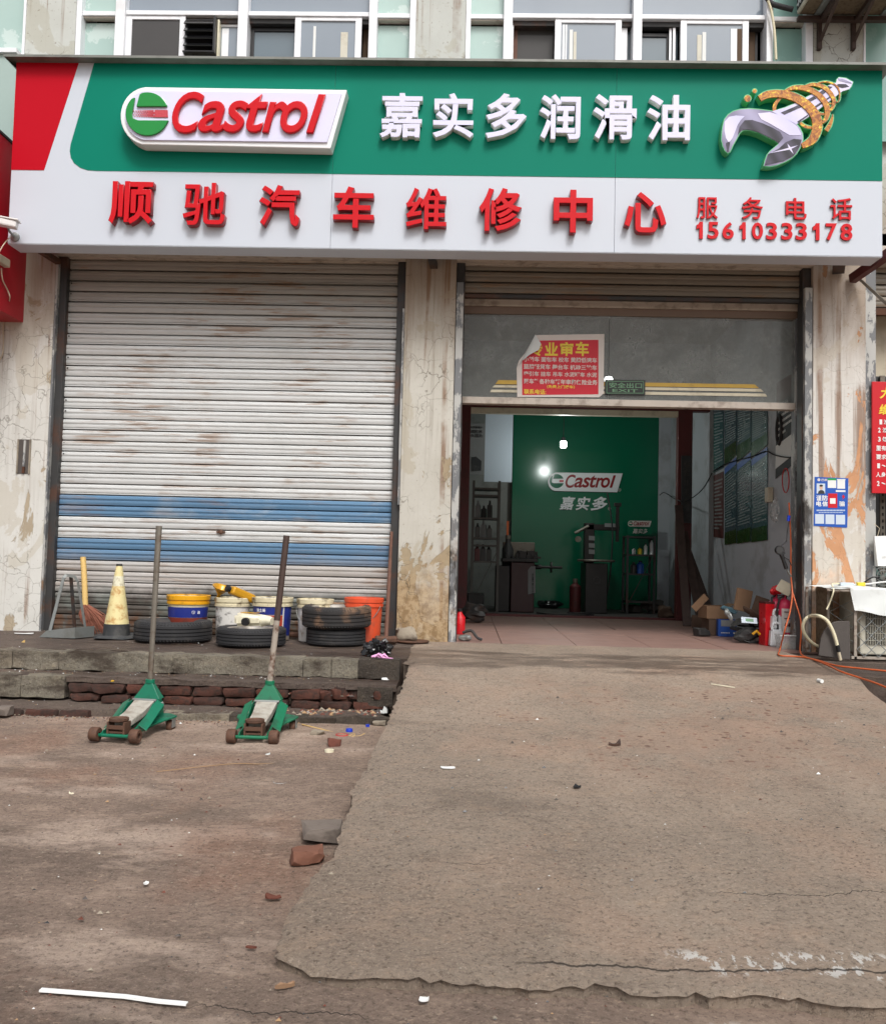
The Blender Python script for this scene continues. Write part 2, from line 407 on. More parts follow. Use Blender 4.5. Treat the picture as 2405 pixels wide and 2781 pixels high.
# roller shutter
def mk_slat(name, c, dirtk, low=False):
    n = NB(name); X, Yy, Z = n.xyz()
    col = n.mix(n.noise(2.5, 6, .7, n.map((.7, 1, 5))), A(*c), A(c[0]-36, c[1]-38, c[2]-42))
    col = n.mix(n.mul(n.step(n.noise(1.4, 6, .7, n.map((1.2, 1, 3), (6, 0, 1))), .5, .7), .35), col, A(184, 186, 184))
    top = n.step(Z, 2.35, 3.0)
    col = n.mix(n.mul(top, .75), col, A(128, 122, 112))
    f = n.mul(n.step(n.noise(1, 7, .7, n.map((1.7, 1, 26), (3, 0, 0))), .5, .6), n.step(n.noise(1.1, 4, .6, n.map(loc=(2, 0, 5))), .44, .58))
    col = n.mix(n.mul(f, dirtk), col, A(140, 104, 70))
    f = n.step(n.noise(1, 6, .75, n.map((3, 1, 30), (9, 0, 4))), .6, .72)
    col = n.mix(n.mul(f, dirtk*.7), col, A(84, 80, 72))
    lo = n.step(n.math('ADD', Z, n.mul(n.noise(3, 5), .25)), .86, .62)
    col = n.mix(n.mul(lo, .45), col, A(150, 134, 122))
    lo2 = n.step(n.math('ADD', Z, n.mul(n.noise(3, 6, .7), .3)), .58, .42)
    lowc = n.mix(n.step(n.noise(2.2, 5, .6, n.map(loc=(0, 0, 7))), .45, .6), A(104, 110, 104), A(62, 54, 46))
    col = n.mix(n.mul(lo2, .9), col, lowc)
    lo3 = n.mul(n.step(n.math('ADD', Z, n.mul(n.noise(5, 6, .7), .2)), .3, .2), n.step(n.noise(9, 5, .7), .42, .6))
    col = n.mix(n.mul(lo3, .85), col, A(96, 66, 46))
    n.bump(n.noise(40, 4), .12, .003)
    return n.fin(col, n.math('ADD', n.mul(n.noise(6, 4), .25), .36), .15, .4)
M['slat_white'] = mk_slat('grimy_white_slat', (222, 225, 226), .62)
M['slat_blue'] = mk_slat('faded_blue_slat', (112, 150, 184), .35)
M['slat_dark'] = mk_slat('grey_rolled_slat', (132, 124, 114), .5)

# ground
def mk_ground(name, tones, wet=None, paint=None, crack=None, seed=0, spots=.5, streaky=False, bstr=1.0, K=.78, pits=None, grime=0):
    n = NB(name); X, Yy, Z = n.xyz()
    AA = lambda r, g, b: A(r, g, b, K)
    t = [AA(*c) for c in tones]
    vv = n.map((1, 1.0, 1), (seed, seed*.7, 0))
    vs_ = n.map((.45, 1.3, 1), (seed, 0, 0), (0, 0, .35)) if streaky else vv
    col = n.mix(n.step(n.noise(.9, 8, .62, vs_), .36, .62), t[0], t[1])
    col = n.mix(n.mul(n.step(n.noise(1.7, 9, .68, n.map((.6, 1.5, 1), (seed+3, 1, 0), (0, 0, .4)) if streaky else n.map(loc=(seed+3, 1, 0))), .5, .66), .75), col, t[2])
    col = n.mix(n.mul(n.step(n.noise(.7, 7, .65, n.map(loc=(seed+9, 4, 0))), .52, .66), .6), col, t[3])
    fine = n.noise(95, 6, .8, vv)
    col = n.mix(n.mul(n.step(fine, .5, .72), .8), col, AA(tones[0][0]+52, tones[0][1]+50, tones[0][2]+46))
    col = n.mix(n.mul(n.step(n.noise(60, 7, .82, n.map(loc=(4, seed, 0))), .5, .68), .85), col, AA(66, 56, 48))
    # grit and pitted aggregate
    vo = n.voro(34, 'F1', n.map((1, 1, 1), (seed, 0, 0)))
    dm = n.mul(n.math('SUBTRACT', 1, n.step(vo, .08, .2)), n.step(n.noise(1.5, 5, .6, n.map(loc=(seed+2, 8, 0))), .44, .62))
    col = n.mix(n.mul(dm, spots), col, AA(88, 66, 54))
    vo2 = n.voro(13, 'F1', n.map((1, 1.6, 1), (seed+4, 0, 0)))
    d2 = n.mul(n.math('SUBTRACT', 1, n.step(vo2, .04, .16)), n.step(n.noise(2.2, 4, .6, n.map(loc=(seed+12, 8, 0))), .5, .62))
    col = n.mix(n.mul(d2, .6), col, AA(64, 56, 50))
    vo3 = n.voro(26, 'F1', n.map((1, 1, 1), (seed+14, 5, 0)))
    col = n.mix(n.mul(n.math('SUBTRACT', 1, n.step(vo3, .03, .07)), .8), col, AA(206, 196, 182))
    # stains
    sm = n.step(n.noise(1.3, 6, .6, n.map((.8, 1.2, 1), (seed+20, 2, 0))), .58, .66)
    col = n.mix(n.mul(sm, .3), col, AA(84, 74, 66))
    md = n.noise(7, 8, .72, n.map((.8, 1.3, 1), (seed+6, 3, 0)))
    col = n.mix(n.mul(n.step(md, .5, .66), .22), col, AA(tones[2][0]+14, tones[2][1]+10, tones[2][2]+4))
    col = n.mix(n.mul(n.step(md, .46, .32), .26), col, AA(84, 72, 62))
    gr = n.noise(42, 8, .8, n.map((.8, 1.1, 1), (seed+8, 3, 0)))
    col = n.mix(n.mul(n.step(gr, .54, .66), .36), col, AA(tones[2][0]+24, tones[2][1]+20, tones[2][2]+12))
    col = n.mix(n.mul(n.step(gr, .46, .37), .42), col, AA(78, 64, 54))
    if grime:
        gm_ = n.step(n.noise(2.6, 8, .7, n.map((1, 1, 2.2), (seed, 7, 3))), .44, .62)
        col = n.mix(n.mul(gm_, grime), col, AA(66, 54, 46))
    if pits:    # worn patch of exposed reddish aggregate
        x0, x1, y0, y1 = pits
        pm = n.mul(n.mul(n.step(X, x0, x0+.5), n.step(X, x1, x1-.5)), n.mul(n.step(Yy, y0, y0+.7), n.step(Yy, y1, y1-.3)))
        pm = n.mul(pm, n.step(n.noise(1.9, 7, .7, n.map(loc=(seed+7, 1, 0))), .42, .56))
        vp = n.voro(19, 'F1', n.map((1, 1.2, 1), (seed+1, 0, 0)), 'Color'); vd = n.voro(19, 'F1', n.map((1, 1.2, 1), (seed+1, 0, 0)))
        sx_ = n.N('ShaderNodeSeparateColor'); n.L(vp, sx_.inputs[0])
        cc_ = n.mix(sx_.outputs[0], AA(150, 116, 98), AA(104, 82, 72))
        col = n.mix(n.mul(pm, .32), col, AA(168, 136, 116))
        col = n.mix(n.mul(n.mul(pm, n.math('SUBTRACT', 1, n.step(vd, .2, .34))), n.step(sx_.outputs[1], .45, .55)), col, cc_)
    rough = .86
    if wet:     # (y0, y1, x0): a wet strip lying across the drive
        y0, y1, x0 = wet
        yn = n.math('ADD', Yy, n.mul(n.math('SUBTRACT', n.noise(2.2, 8, .72, n.map((.5, 1.6, 1))), .5), .62))
        wm = n.mul(n.mul(n.step(yn, y0-.06, y0+.03), n.step(yn, y1+.05, y1-.05)), n.step(X, x0, x0+.5))
        wm = n.mul(wm, n.step(n.noise(3.1, 8, .75, n.map((.6, 2.2, 1), (3, 0, 0))), .36, .56))
        col = n.mix(n.mul(wm, .62), col, AA(70, 52, 42))
        rough = n.math('SUBTRACT', .86, n.mul(wm, .45))
    if paint:   # chipped white paint spots (x0,x1,y0,y1)
        for (x0, x1, y0, y1, th) in paint:
            m = n.mul(n.mul(n.step(X, x0, x0+.12), n.step(X, x1, x1-.1)), n.mul(n.step(Yy, y0, y0+.03), n.step(Yy, y1, y1-.04)))
            m = n.mul(m, n.step(n.noise(17, 6, .7, n.map((1.5, .8, 1), (7, 2, 0))), th, th+.025))
            col = n.mix(m, col, A(214, 210, 204))
    if crack:
        for (yc, x0, x1, amp, wd) in crack:
            sx = n.N('ShaderNodeCombineXYZ'); n.L(X, sx.inputs[0]); sx.inputs[1].default_value = yc*3
            dn = n.math('SUBTRACT', n.noise(1.6, 6, .72, sx.outputs[0]), .5)
            dy = n.math('ABSOLUTE', n.math('SUBTRACT', n.math('SUBTRACT', Yy, yc), n.mul(dn, amp)))
            cm = n.mul(n.math('SUBTRACT', 1, n.step(dy, wd*.4, wd)), n.mul(n.step(X, x0, x0+.15), n.step(X, x1, x1-.15)))
            col = n.mix(n.mul(cm, .85), col, AA(38, 32, 28))
    h = n.math('ADD', n.math('ADD', n.mul(gr, .8), n.mul(md, .5)), n.mul(fine, .4))
    h = n.math('SUBTRACT', h, n.mul(dm, .35))
    n.bump(h, bstr, .02)
    return n.fin(col, rough, 0, .35)
M['yard'] = mk_ground('yard_concrete', [(128, 111, 99), (160, 139, 124), (208, 186, 169), (160, 124, 104)], seed=2, spots=.3, streaky=True, K=.93,
                      paint=[(.6, .78, -4.95, -4.84, .5)], crack=[(-4.88, -.75, -.15, .3, .004)])
M['ramp'] = mk_ground('ramp_concrete', [(146, 132, 118), (165, 149, 133), (168, 145, 127), (136, 121, 107)], seed=14, spots=.7, K=1.04, pits=(-.1, 3.2, -3.6, -1.5), wet=(-1.42, -.62, -.9),
                      paint=[(.55, 1.5, -4.73, -4.57, .55)], crack=[(-4.69, .12, 1.6, .2, .007), (-4.25, .75, 1.7, .3, .003), (-4.12, -.1, .2, .2, .003)])
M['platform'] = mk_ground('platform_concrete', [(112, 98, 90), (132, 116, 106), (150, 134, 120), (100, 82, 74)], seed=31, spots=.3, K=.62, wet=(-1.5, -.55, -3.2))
M['kerb'] = mk_ground('kerb_concrete', [(138, 132, 118), (118, 108, 96), (172, 162, 142), (82, 70, 60)], seed=41, spots=.3, K=.92, grime=.85)
M['kerb_dark'] = mk_ground('dark_wet_kerb_concrete', [(92, 84, 76), (78, 70, 62), (120, 108, 94), (56, 48, 42)], seed=47, spots=.3, K=.7)
def mk_brick(name, a, b, d):
    # a and b: the two ends of the batch's colour, d: soot and mud
    n = NB(name, 'obj')
    inf = n.N('ShaderNodeObjectInfo').outputs['Random']
    col = n.mix(inf, A(*a), A(*b))
    col = n.mix(n.mul(n.step(n.noise(14, 8, .7), .46, .62), .8), col, A(*d))
    n.bump(n.noise(40, 8, .75), .8, .012)
    return n.fin(col, .9, 0, .25)
M['brick'] = mk_brick('old_red_brick', (92, 58, 48), (72, 52, 46), (54, 46, 42))
M['mortar'] = simple('crumbling_mortar', A(84, 72, 62), .95, var=.4, scale=30, bump=.8, dirt=A(52, 44, 38), dirt_amt=.8, dscale=12, coord='world')
M['tile'] = simple('pink_floor_tile', A(146, 116, 106), .5, var=.12, scale=6, dirt=A(120, 98, 92), dirt_amt=.55, dscale=3, coord='world')
M['grout'] = simple('floor_grout', A(84, 70, 66), .9, coord='world')
M['floor_dark'] = simple('back_floor_concrete', A(88, 84, 82), .7, var=.3, scale=3, coord='world')

# generic object stuff
def P(name, c, rough=.5, **k): M[name] = simple(name, A(*c), rough, **k); return M[name]
P('black_rubber', (46, 46, 48), .75, var=.3, scale=30, dirt=A(86, 80, 74), dirt_amt=.4)
P('muddy_rubber', (50, 48, 48), .8, var=.3, scale=30, dirt=A(150, 116, 88), dirt_amt=.85, dscale=4)
P('black_plastic', (30, 30, 32), .4)
P('shiny_black', (22, 22, 24), .22, coat=.3)
P('alloy', (170, 166, 160), .4, metal=.4, dirt=A(110, 96, 80), dirt_amt=.5)
P('galvanised', (150, 154, 152), .42, metal=.5, var=.2, scale=30, dirt=A(110, 104, 92), dirt_amt=.4)
P('grey_steel', (128, 122, 112), .5, metal=.4, var=.25, scale=30, dirt=A(92, 70, 52), dirt_amt=.6, dscale=12)
P('rust_paint', (168, 158, 146), .6, metal=.2, dirt=A(92, 60, 42), dirt_amt=.95, dscale=18)
P('dark_pole', (78, 62, 56), .55, metal=.3, dirt=A(54, 40, 34), dirt_amt=.6, dscale=12)
P('jack_green', (4, 110, 82), .35, var=.2, scale=14, dirt=A(30, 70, 54), dirt_amt=.5, dscale=10, spec=.5)
P('jack_green_old', (14, 112, 78), .4, var=.2, scale=14, dirt=A(40, 60, 48), dirt_amt=.7, dscale=10)
P('worn_grey_paint', (176, 172, 162), .55, var=.12, scale=24, dirt=A(124, 112, 98), dirt_amt=.7, dscale=9)
P('rusty_iron', (104, 74, 58), .75, metal=.2, var=.35, scale=30, dirt=A(60, 46, 40), dirt_amt=.7, dscale=20, bump=.3)
P('bucket_yellow', (232, 168, 24), .35, dirt=A(110, 76, 24), dirt_amt=.75, dscale=12)
P('bucket_cream', (214, 204, 172), .45, dirt=A(80, 60, 30), dirt_amt=.9, dscale=12)
P('bucket_white', (206, 204, 200), .45, dirt=A(120, 100, 72), dirt_amt=.8, dscale=10)
P('bucket_streaked', (216, 214, 208), .5, dirt=A(52, 48, 44), dirt_amt=.9, dscale=16)
P('bucket_navy', (34, 48, 130), .35, dirt=A(16, 18, 40), dirt_amt=.4)
P('bucket_brick', (176, 62, 40), .4, dirt=A(90, 40, 28), dirt_amt=.5)
P('bucket_dark_red', (120, 48, 36), .45, dirt=A(60, 36, 28), dirt_amt=.7)
P('bucket_orange', (222, 84, 48), .42, dirt=A(150, 84, 64), dirt_amt=.6)
P('oily_black', (20, 18, 16), .2)
P('print_white', (232, 232, 236), .5)
P('gold', (208, 152, 30), .3, metal=.2, coat=.2)
P('jug_cream', (232, 226, 200), .4, dirt=A(170, 156, 120), dirt_amt=.35)
P('jug_white', (222, 224, 226), .4, dirt=A(170, 170, 168), dirt_amt=.3)
P('cone_yellow', (226, 212, 156), .55, dirt=A(176, 120, 52), dirt_amt=.8, dscale=14)
P('cone_white', (226, 222, 196), .5, dirt=A(130, 110, 70), dirt_amt=.7, dscale=14)
P('cone_black', (52, 54, 56), .7, dirt=A(100, 98, 94), dirt_amt=.5)
P('straw', (222, 186, 116), .8, var=.3, scale=60)
P('bristle', (150, 92, 72), .85, var=.5, scale=40)
P('wood_brown', (112, 78, 64), .8, var=.35, scale=20, dirt=A(60, 42, 34), dirt_amt=.6)
P('wood_tan', (168, 136, 100), .8, var=.3, scale=16)
P('cardboard', (138, 108, 82), .85, var=.2, scale=10, dirt=A(120, 92, 66), dirt_amt=.4)
P('cardboard_dark', (92, 72, 58), .85, var=.25, scale=10)
P('box_blue', (36, 84, 168), .5, dirt=A(20, 50, 110), dirt_amt=.3)
P('ext_red', (206, 26, 36), .3, coat=.3, dirt=A(150, 30, 36), dirt_amt=.3)
P('ext_pink', (218, 52, 92), .4, dirt=A(180, 60, 80), dirt_amt=.4)
P('hose_orange', (196, 92, 44), .45, var=.12)
P('hose_cream', (226, 218, 186), .45, var=.08)
P('paper_white', (226, 228, 226), .7, var=.05)
P('cloth_white', (216, 220, 218), .75, var=.06, scale=8, dirt=A(170, 168, 160), dirt_amt=.5, dscale=4)
P('ac_beige', (206, 202, 186), .5, dirt=A(150, 136, 110), dirt_amt=.5)
P('slate', (86, 80, 76), .85, var=.25, scale=30, bump=.3)
P('poster_red', (200, 16, 42), .5, var=.06)
P('poster_paper', (214, 206, 200), .6, var=.06)
P('poster_yellow', (232, 206, 60), .5)
P('poster_blue', (24, 84, 176), .45, var=.08)
P('poster_green', (30, 158, 70), .5)
P('exit_black', (22, 26, 24), .35)
P('exit_green', (104, 148, 112), .4)
P('tape_gold', (196, 160, 60), .4, dirt=A(140, 110, 50), dirt_amt=.4)
P('tape_cream', (214, 206, 182), .5, dirt=A(150, 140, 116), dirt_amt=.5)
P('neighbour_red', (176, 14, 36), .4, var=.25, scale=2)
P('neighbour_panel', (164, 184, 178), .4, var=.06)
P('sign_crimson', (196, 10, 28), .4, var=.05)
P('cctv_white', (226, 224, 222), .35)
P('plastic_beige', (192, 182, 160), .5, dirt=A(140, 126, 100), dirt_amt=.4)
P('wire_beige', (196, 184, 160), .5)
P('wire_black', (24, 24, 24), .5)
P('backdrop_green', (0, 104, 74), .17, var=.1, scale=1, coord='world')
P('board_white', (196, 208, 220), .5, var=.05)
P('dark_machine', (40, 38, 37), .45, metal=.2, dirt=A(30, 28, 26), dirt_amt=.6)
P('dark_red_machine', (62, 28, 28), .45)
P('shelf_steel', (84, 82, 78), .5, metal=.3)
P('can_grey', (66, 66, 64), .4, metal=.3)
P('pale_box', (132, 134, 134), .6)
P('tile_edge', (170, 140, 132), .6)
P('concrete_lump', (150, 140, 124), .9, bump=.8, dirt=A(88, 80, 72), dirt_amt=.6, dscale=8, scale=16)
P('concrete_dark', (112, 102, 94), .9, bump=.8, dirt=A(70, 62, 56), dirt_amt=.6, dscale=8, scale=16)
P('brick_orange', (112, 74, 58), .9, bump=.7, dirt=A(110, 70, 52), dirt_amt=.5, dscale=12, scale=20)
P('brick_dark', (112, 66, 54), .9, bump=.7, dirt=A(70, 48, 42), dirt_amt=.6)
P('pebbledash', (128, 112, 90), .95, bump=1, var=.5, scale=40, dirt=A(70, 58, 46), dirt_amt=.8, dscale=30)
P('pink_plastic', (226, 160, 208), .45)
P('blue_cap', (24, 60, 190), .35)
P('label_lilac', (180, 184, 226), .5)
P('leaf_dry', (92, 48, 34), .8)
P('yellow_scrap', (230, 182, 30), .6)
P('poster_teal', (70, 96, 106), .25, var=.2, scale=2, coat=.3)
P('poster_grass', (48, 82, 30), .25, var=.4, scale=8, coat=.3)
P('poster_text', (160, 172, 172), .4)
P('skin_print', (214, 178, 156), .5)
P('red_wire', (190, 40, 40), .45)
def mk_glass(name, alpha, dust):
    n = NB(name)
    n.b.inputs['Base Color'].default_value = A(*dust); n.b.inputs['Roughness'].default_value = .12
    n.b.inputs['Specular IOR Level'].default_value = .5
    tr = n.N('ShaderNodeBsdfTransparent'); mx = n.N('ShaderNodeMixShader')
    f = n.math('ADD', n.mul(n.step(n.noise(3.2, 9, .78), .42, .72), .42), alpha)
    f = n.math('ADD', f, n.mul(n.step(n.noise(24, 6, .8), .62, .7), .2))
    n.L(f, mx.inputs[0]); n.L(tr.outputs[0], mx.inputs[1]); n.L(n.b.outputs[0], mx.inputs[2]); n.L(mx.outputs[0], n.o.inputs[0])
    return n.m
M['dusty_glass'] = mk_glass('dusty_transom_glass', .36, (124, 128, 124))
M['clear_plastic'] = mk_glass('clear_tub_plastic', .35, (190, 192, 190))
bulb = bpy.data.materials.new('lit_bulb'); bulb.use_nodes = True
_b = bulb.node_tree.nodes['Principled BSDF']; _b.inputs['Emission Color'].default_value = (.95, 1, .96, 1); _b.inputs['Emission Strength'].default_value = 14
M['bulb'] = bulb
# ================================================================== ground, ramp, platform, steps
def grid(nx, ny, fn, name, mat, kind='structure', skirt=0, under=0):
    vs = [fn(i/nx, j/ny) for j in range(ny+1) for i in range(nx+1)]
    fs = [(j*(nx+1)+i, j*(nx+1)+i+1, (j+1)*(nx+1)+i+1, (j+1)*(nx+1)+i) for j in range(ny) for i in range(nx)]
    if skirt:
        ring = [i for i in range(nx+1)]+[j*(nx+1)+nx for j in range(1, ny+1)]+[ny*(nx+1)+i for i in range(nx-1, -1, -1)]+[j*(nx+1) for j in range(ny-1, 0, -1)]
        k = len(vs); cx = sum(vs[i][0] for i in ring)/len(ring)
        # the broken edge is hollow underneath
        vs += [(vs[i][0]+under*(1 if i % (nx+1) == 0 else 0), vs[i][1]+(under*1.3 if i <= nx else 0), vs[i][2]-(.004 if under else skirt)) for i in ring]; n = len(ring)
        if under:
            fs += [(ring[(a+1) % n], ring[a], k+a, k+(a+1) % n) for a in range(n)]; ring = list(range(k, k+n)); k = len(vs)
            vs += [(vs[i][0]+under*.3, vs[i][1], vs[i][2]-skirt) for i in ring]
        fs += [(ring[(a+1) % n], ring[a], k+a, k+(a+1) % n) for a in range(n)]
    me = bpy.data.meshes.new(name); me.from_pydata(vs, [], fs); me.materials.append(mat)
    me.polygons.foreach_set('use_smooth', [True]*len(me.polygons)); me.set_sharp_from_angle(angle=math.radians(50))
    o = bpy.data.objects.new(name, me); COL.objects.link(o); o['kind'] = kind; return o
def nz(x, y, s, o=0): return mnoise.noise(Vector((x*s, y*s, o)))
def yard_fn(u, v):
    X = -7+14*u; Y = -9.2+7.5*v
    b = nz(X, Y, .8)*.018+nz(X, Y, 3.2, 4)*.006+nz(X, Y, 12, 9)*.0025
    return (X, Y, zg(Y)+b*min(1, abs(Y+1.7)*2)-.002)
grid(220, 130, yard_fn, 'ground', M['yard'])
MB().box(-40, 40, -60, -9.2, -.9, -.648).build('road', M['yard'])['kind'] = 'structure'
MB().box(-7, 7, -1.74, 0, -.9, -.345).build('ground', M['yard'])['kind'] = 'structure'
MB().box(-40, -7, -9.2, 0, -.9, -.5).build('ground', M['yard'])['kind'] = 'structure'
MB().box(7, 40, -9.2, 0, -.9, -.5).build('ground', M['yard'])['kind'] = 'structure'

# concrete drive sloping up to the right-hand doorway: its broken outline, from the top left corner down
edgeL = [(1112, 1798), (1100, 1838), (1086, 1876), (1072, 1905), (1058, 1945), (1038, 1985), (1022, 2015), (1004, 2052), (992, 2085), (975, 2112),
         (958, 2140), (952, 2180), (930, 2240), (912, 2300), (880, 2340), (846, 2375), (828, 2420), (800, 2455), (776, 2480), (768, 2515), (752, 2560), (746, 2600)]
edgeB = [(746, 2604), (800, 2624), (880, 2640), (960, 2650), (1040, 2653), (1090, 2660), (1180, 2664), (1300, 2672), (1400, 2680), (1450, 2686), (1530, 2680), (1575, 2690),
         (1650, 2672), (1690, 2690), (1760, 2706), (1850, 2706), (1890, 2695), (1925, 2716), (1990, 2705), (2060, 2700), (2130, 2716), (2200, 2734), (2280, 2740), (2405, 2738), (2600, 2745)]
LP_ = [PR(*p) for p in edgeL]; BP_ = [PR(*p) for p in edgeB]
def interp(pts, key, val, q):
    for a, b in zip(pts, pts[1:]):
        ka, kb = getattr(a, key), getattr(b, key)
        if min(ka, kb) <= q <= max(ka, kb) and ka != kb: return getattr(a, val)+(getattr(b, val)-getattr(a, val))*(q-ka)/(kb-ka)
    return getattr(pts[0], val) if abs(q-getattr(pts[0], key)) < abs(q-getattr(pts[-1], key)) else getattr(pts[-1], val)
XR = 3.9
edgeRc = [(2328, 1838), (2350, 1868), (2370, 1888), (2405, 1912), (2460, 1950)]
RP_ = [PR(*p) for p in edgeRc]
Ytop = -.02
def ramp_fn(u, v):
    # v 0 = street end, 1 = doorway
    Yl = BP_[0].y; Y = Yl+(Ytop-Yl)*v
    xl = interp(LP_, 'y', 'x', Y) if Y < LP_[0].y else LP_[0].x-.02
    if Y > -1.30: xl = -.40
    xr = RP_[0].x if Y > RP_[0].y else (interp(RP_, 'y', 'x', Y) if Y > RP_[-1].y else RP_[-1].x+(RP_[-1].y-Y)*.6)
    xl += nz(0, Y, 7, 3)*.014+nz(0, Y, 19, 3)*.014+nz(0, Y, 40, 3)*.012
    X = xl+(xr-xl)*u
    yb = interp(BP_, 'x', 'y', X)+nz(X, 0, 5, 5)*.016+abs(nz(X, 0, 15, 5))*.04+nz(X, 0, 60, 5)*.008
    Y2 = Y+(yb-Yl)*(1-v)**2.0 if v < 1 else Y
    e = nz(X, Y2, 1.3, 2)*.012+nz(X, Y2, 5, 8)*.004+nz(X, Y2, 17, 3)*.0025
    z = zr(Y2)
    zgr = zg(Y2)
    if Y2 < -1.35: z = max(z, zgr+.014+.026*max(0, min(1, (X+.4)/.8)))
    ed = min(u*(xr-xl), (Y2-yb) if Y2 < -3 else 9)
    z -= max(0, .012-ed)*.7+(abs(nz(X, Y2, 22, 6))*.012 if ed < .05 else 0)
    return (X, Y2, z+e*min(1, max(0, (-.2-Y2)*4)))
grid(150, 240, ramp_fn, 'driveway', M['ramp'], skirt=.5, under=.008)

# raised platform before the closed shutter
def plat_fn(u, v):
    X = -6+(5.62)*u; Y = -1.22+(1.3)*v
    return (X, Y, nz(X, Y, 2, 1)*.006+nz(X, Y, 9, 1)*.002-.004)
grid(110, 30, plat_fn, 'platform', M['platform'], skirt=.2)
steps = thing('steps', kind='structure')
def slab(name, x0, x1, y0, y1, z0, z1, mat, seed, rough=.006, nx=None, par=None, bev=.006):
    bm = bmesh.new(); bmesh.ops.create_cube(bm, size=1)
    for v in bm.verts: v.co = Vector((x0+(x1-x0)*(v.co.x+.5), y0+(y1-y0)*(v.co.y+.5), z0+(z1-z0)*(v.co.z+.5)))
    bmesh.ops.subdivide_edges(bm, edges=[e for e in bm.edges if abs((e.verts[0].co-e.verts[1].co).x) > .01], cuts=max(2, int((x1-x0)/.04)) if nx is None else nx, use_grid_fill=True)
    bmesh.ops.subdivide_edges(bm, edges=[e for e in bm.edges if abs((e.verts[0].co-e.verts[1].co).z) > .01], cuts=3, use_grid_fill=True)
    for v in bm.verts:
        c = v.co; k = rough*(1.8 if abs(c.z-z1) < .004 and c.y < y0+.01 else 1.2)
        v.co += Vector((0, mnoise.noise(c*9+Vector((seed, 0, 0)))*k+mnoise.noise(c*34+Vector((seed, 0, 0)))*k*.5, mnoise.noise(c*8+Vector((0, seed, 0)))*k*.8+mnoise.noise(c*30+Vector((0, seed, 0)))*k*.5))
    me = bpy.data.meshes.new(name); bm.to_mesh(me); bm.free(); me.materials.append(mat)
    return link(me, name, par or steps, 40)
def xs(pxs, y, z): return [PZ(p, y, z).x for p in pxs]
# top kerb
jx = xs([-260, 8, 150, 490, 848, 923, 993], 1790, -.05)+[-.42]
for i in range(len(jx)-1):
    slab('kerb_stone', jx[i]+.002, jx[i+1]-.002, -1.34+R.uniform(-.006, .006), -1.21, -.125, -.003+R.uniform(-.004, .003), M['kerb_dark'] if i >= 6 else M['kerb'], i*3.3, .011)
# second tread and its bricks
slab('tread', -6, -.42, -1.60, -1.335, -.165, -.13, M['platform'], 50, .008)
bl = xs([-200, 60, 190], 1860, -.19)
for i in range(2): slab('kerb_stone', bl[i]+.002, bl[i+1]-.002, -1.625, -1.50, -.262, -.128, M['kerb'], 61+i, .008)
MB().box(bl[2], -.4, -1.56, -1.35, -.27, -.166).build('mortar_bed', M['mortar'], steps)
def brick_mesh(seed, w=.2, d=.1, h=.055):
    bm = bmesh.new(); bmesh.ops.create_cube(bm, size=1); bmesh.ops.subdivide_edges(bm, edges=bm.edges[:], cuts=3, use_grid_fill=True)
    for v in bm.verts:
        q = v.co.copy(); e = sum(1 for a in q if abs(a) > .45)
        q *= (1-.06*(e >= 2)-.05*(e == 3))
        v.co = Vector((q.x*w, q.y*d, q.z*h)); c = v.co*22+Vector((seed*5, 0, 0))
        v.co += Vector((mnoise.noise(c), mnoise.noise(c+Vector((9, 0, 0))), mnoise.noise(c+Vector((0, 9, 0)))))*.011
    me = bpy.data.meshes.new('brick'); bm.to_mesh(me); bm.free(); me.materials.append(M['brick'])
    me.polygons.foreach_set('use_smooth', [True]*len(me.polygons)); me.set_sharp_from_angle(angle=math.radians(38)); return me
BR = [brick_mesh(i) for i in range(5)]
def put_brick(X, Y, Z, par, sx=1, rz=0, seed=None, sz=1):
    o = bpy.data.objects.new('brick', R.choice(BR)); COL.objects.link(o); o.parent = par
    o.location = (X, Y, Z); o.rotation_euler = (R.uniform(-.12, .12), R.uniform(-.06, .06), rz+R.uniform(-.1, .1)+(math.pi if R.random() < .5 else 0)); o.scale = (sx, 1, sz); return o
x = bl[2]+.10
while x < -.9:
    wb = R.uniform(.8, 1.06)
    if R.random() < .94: put_brick(x, -1.575+R.uniform(-.022, .022), -.197, steps, wb)
    x += .198*wb+.012
x = bl[2]+.13
while x < -.55:
    wb = R.uniform(.86, 1.06); put_brick(x, -1.59+R.uniform(-.018, .022), -.257, steps, wb, sz=.8); x += .198*wb+.012
for i in range(9): put_brick(R.uniform(-.95, -.5), R.uniform(-1.6, -1.5), R.uniform(-.22, -.18), steps, R.uniform(.3, .6), R.uniform(-.8, .8))
slab('kerb_stone', -.66, -.44, -1.62, -1.45, -.26, -.145, M['kerb_dark'], 71, .012)
# third low tread
slab('tread', -6, -.5, -1.87, -1.55, -.345, -.285, M['platform'], 80, .012)
bx = xs([285, 620, 915, 1050], 1950, -.3)
slab('kerb_stone', bx[0]+.01, bx[1], -1.90, -1.80, -.36, -.285, M['kerb'], 90, .01)
slab('kerb_stone', bx[1]+.004, bx[2], -1.90, -1.80, -.36, -.288, M['kerb_dark'], 92, .01)
slab('kerb_stone', bx[2]+.004, bx[3]+.05, -1.895, -1.80, -.36, -.283, M['kerb_dark'], 94, .012)
x = PZ(-60, 1925, -.3).x
while x < bx[0]-.05:
    put_brick(x, -1.85, -.315, steps, R.uniform(.8, 1), sz=.9); x += .2
MB().box(-6, bx[0], -1.83, -1.6, -.37, -.33).build('mortar_bed', M['mortar'], steps)

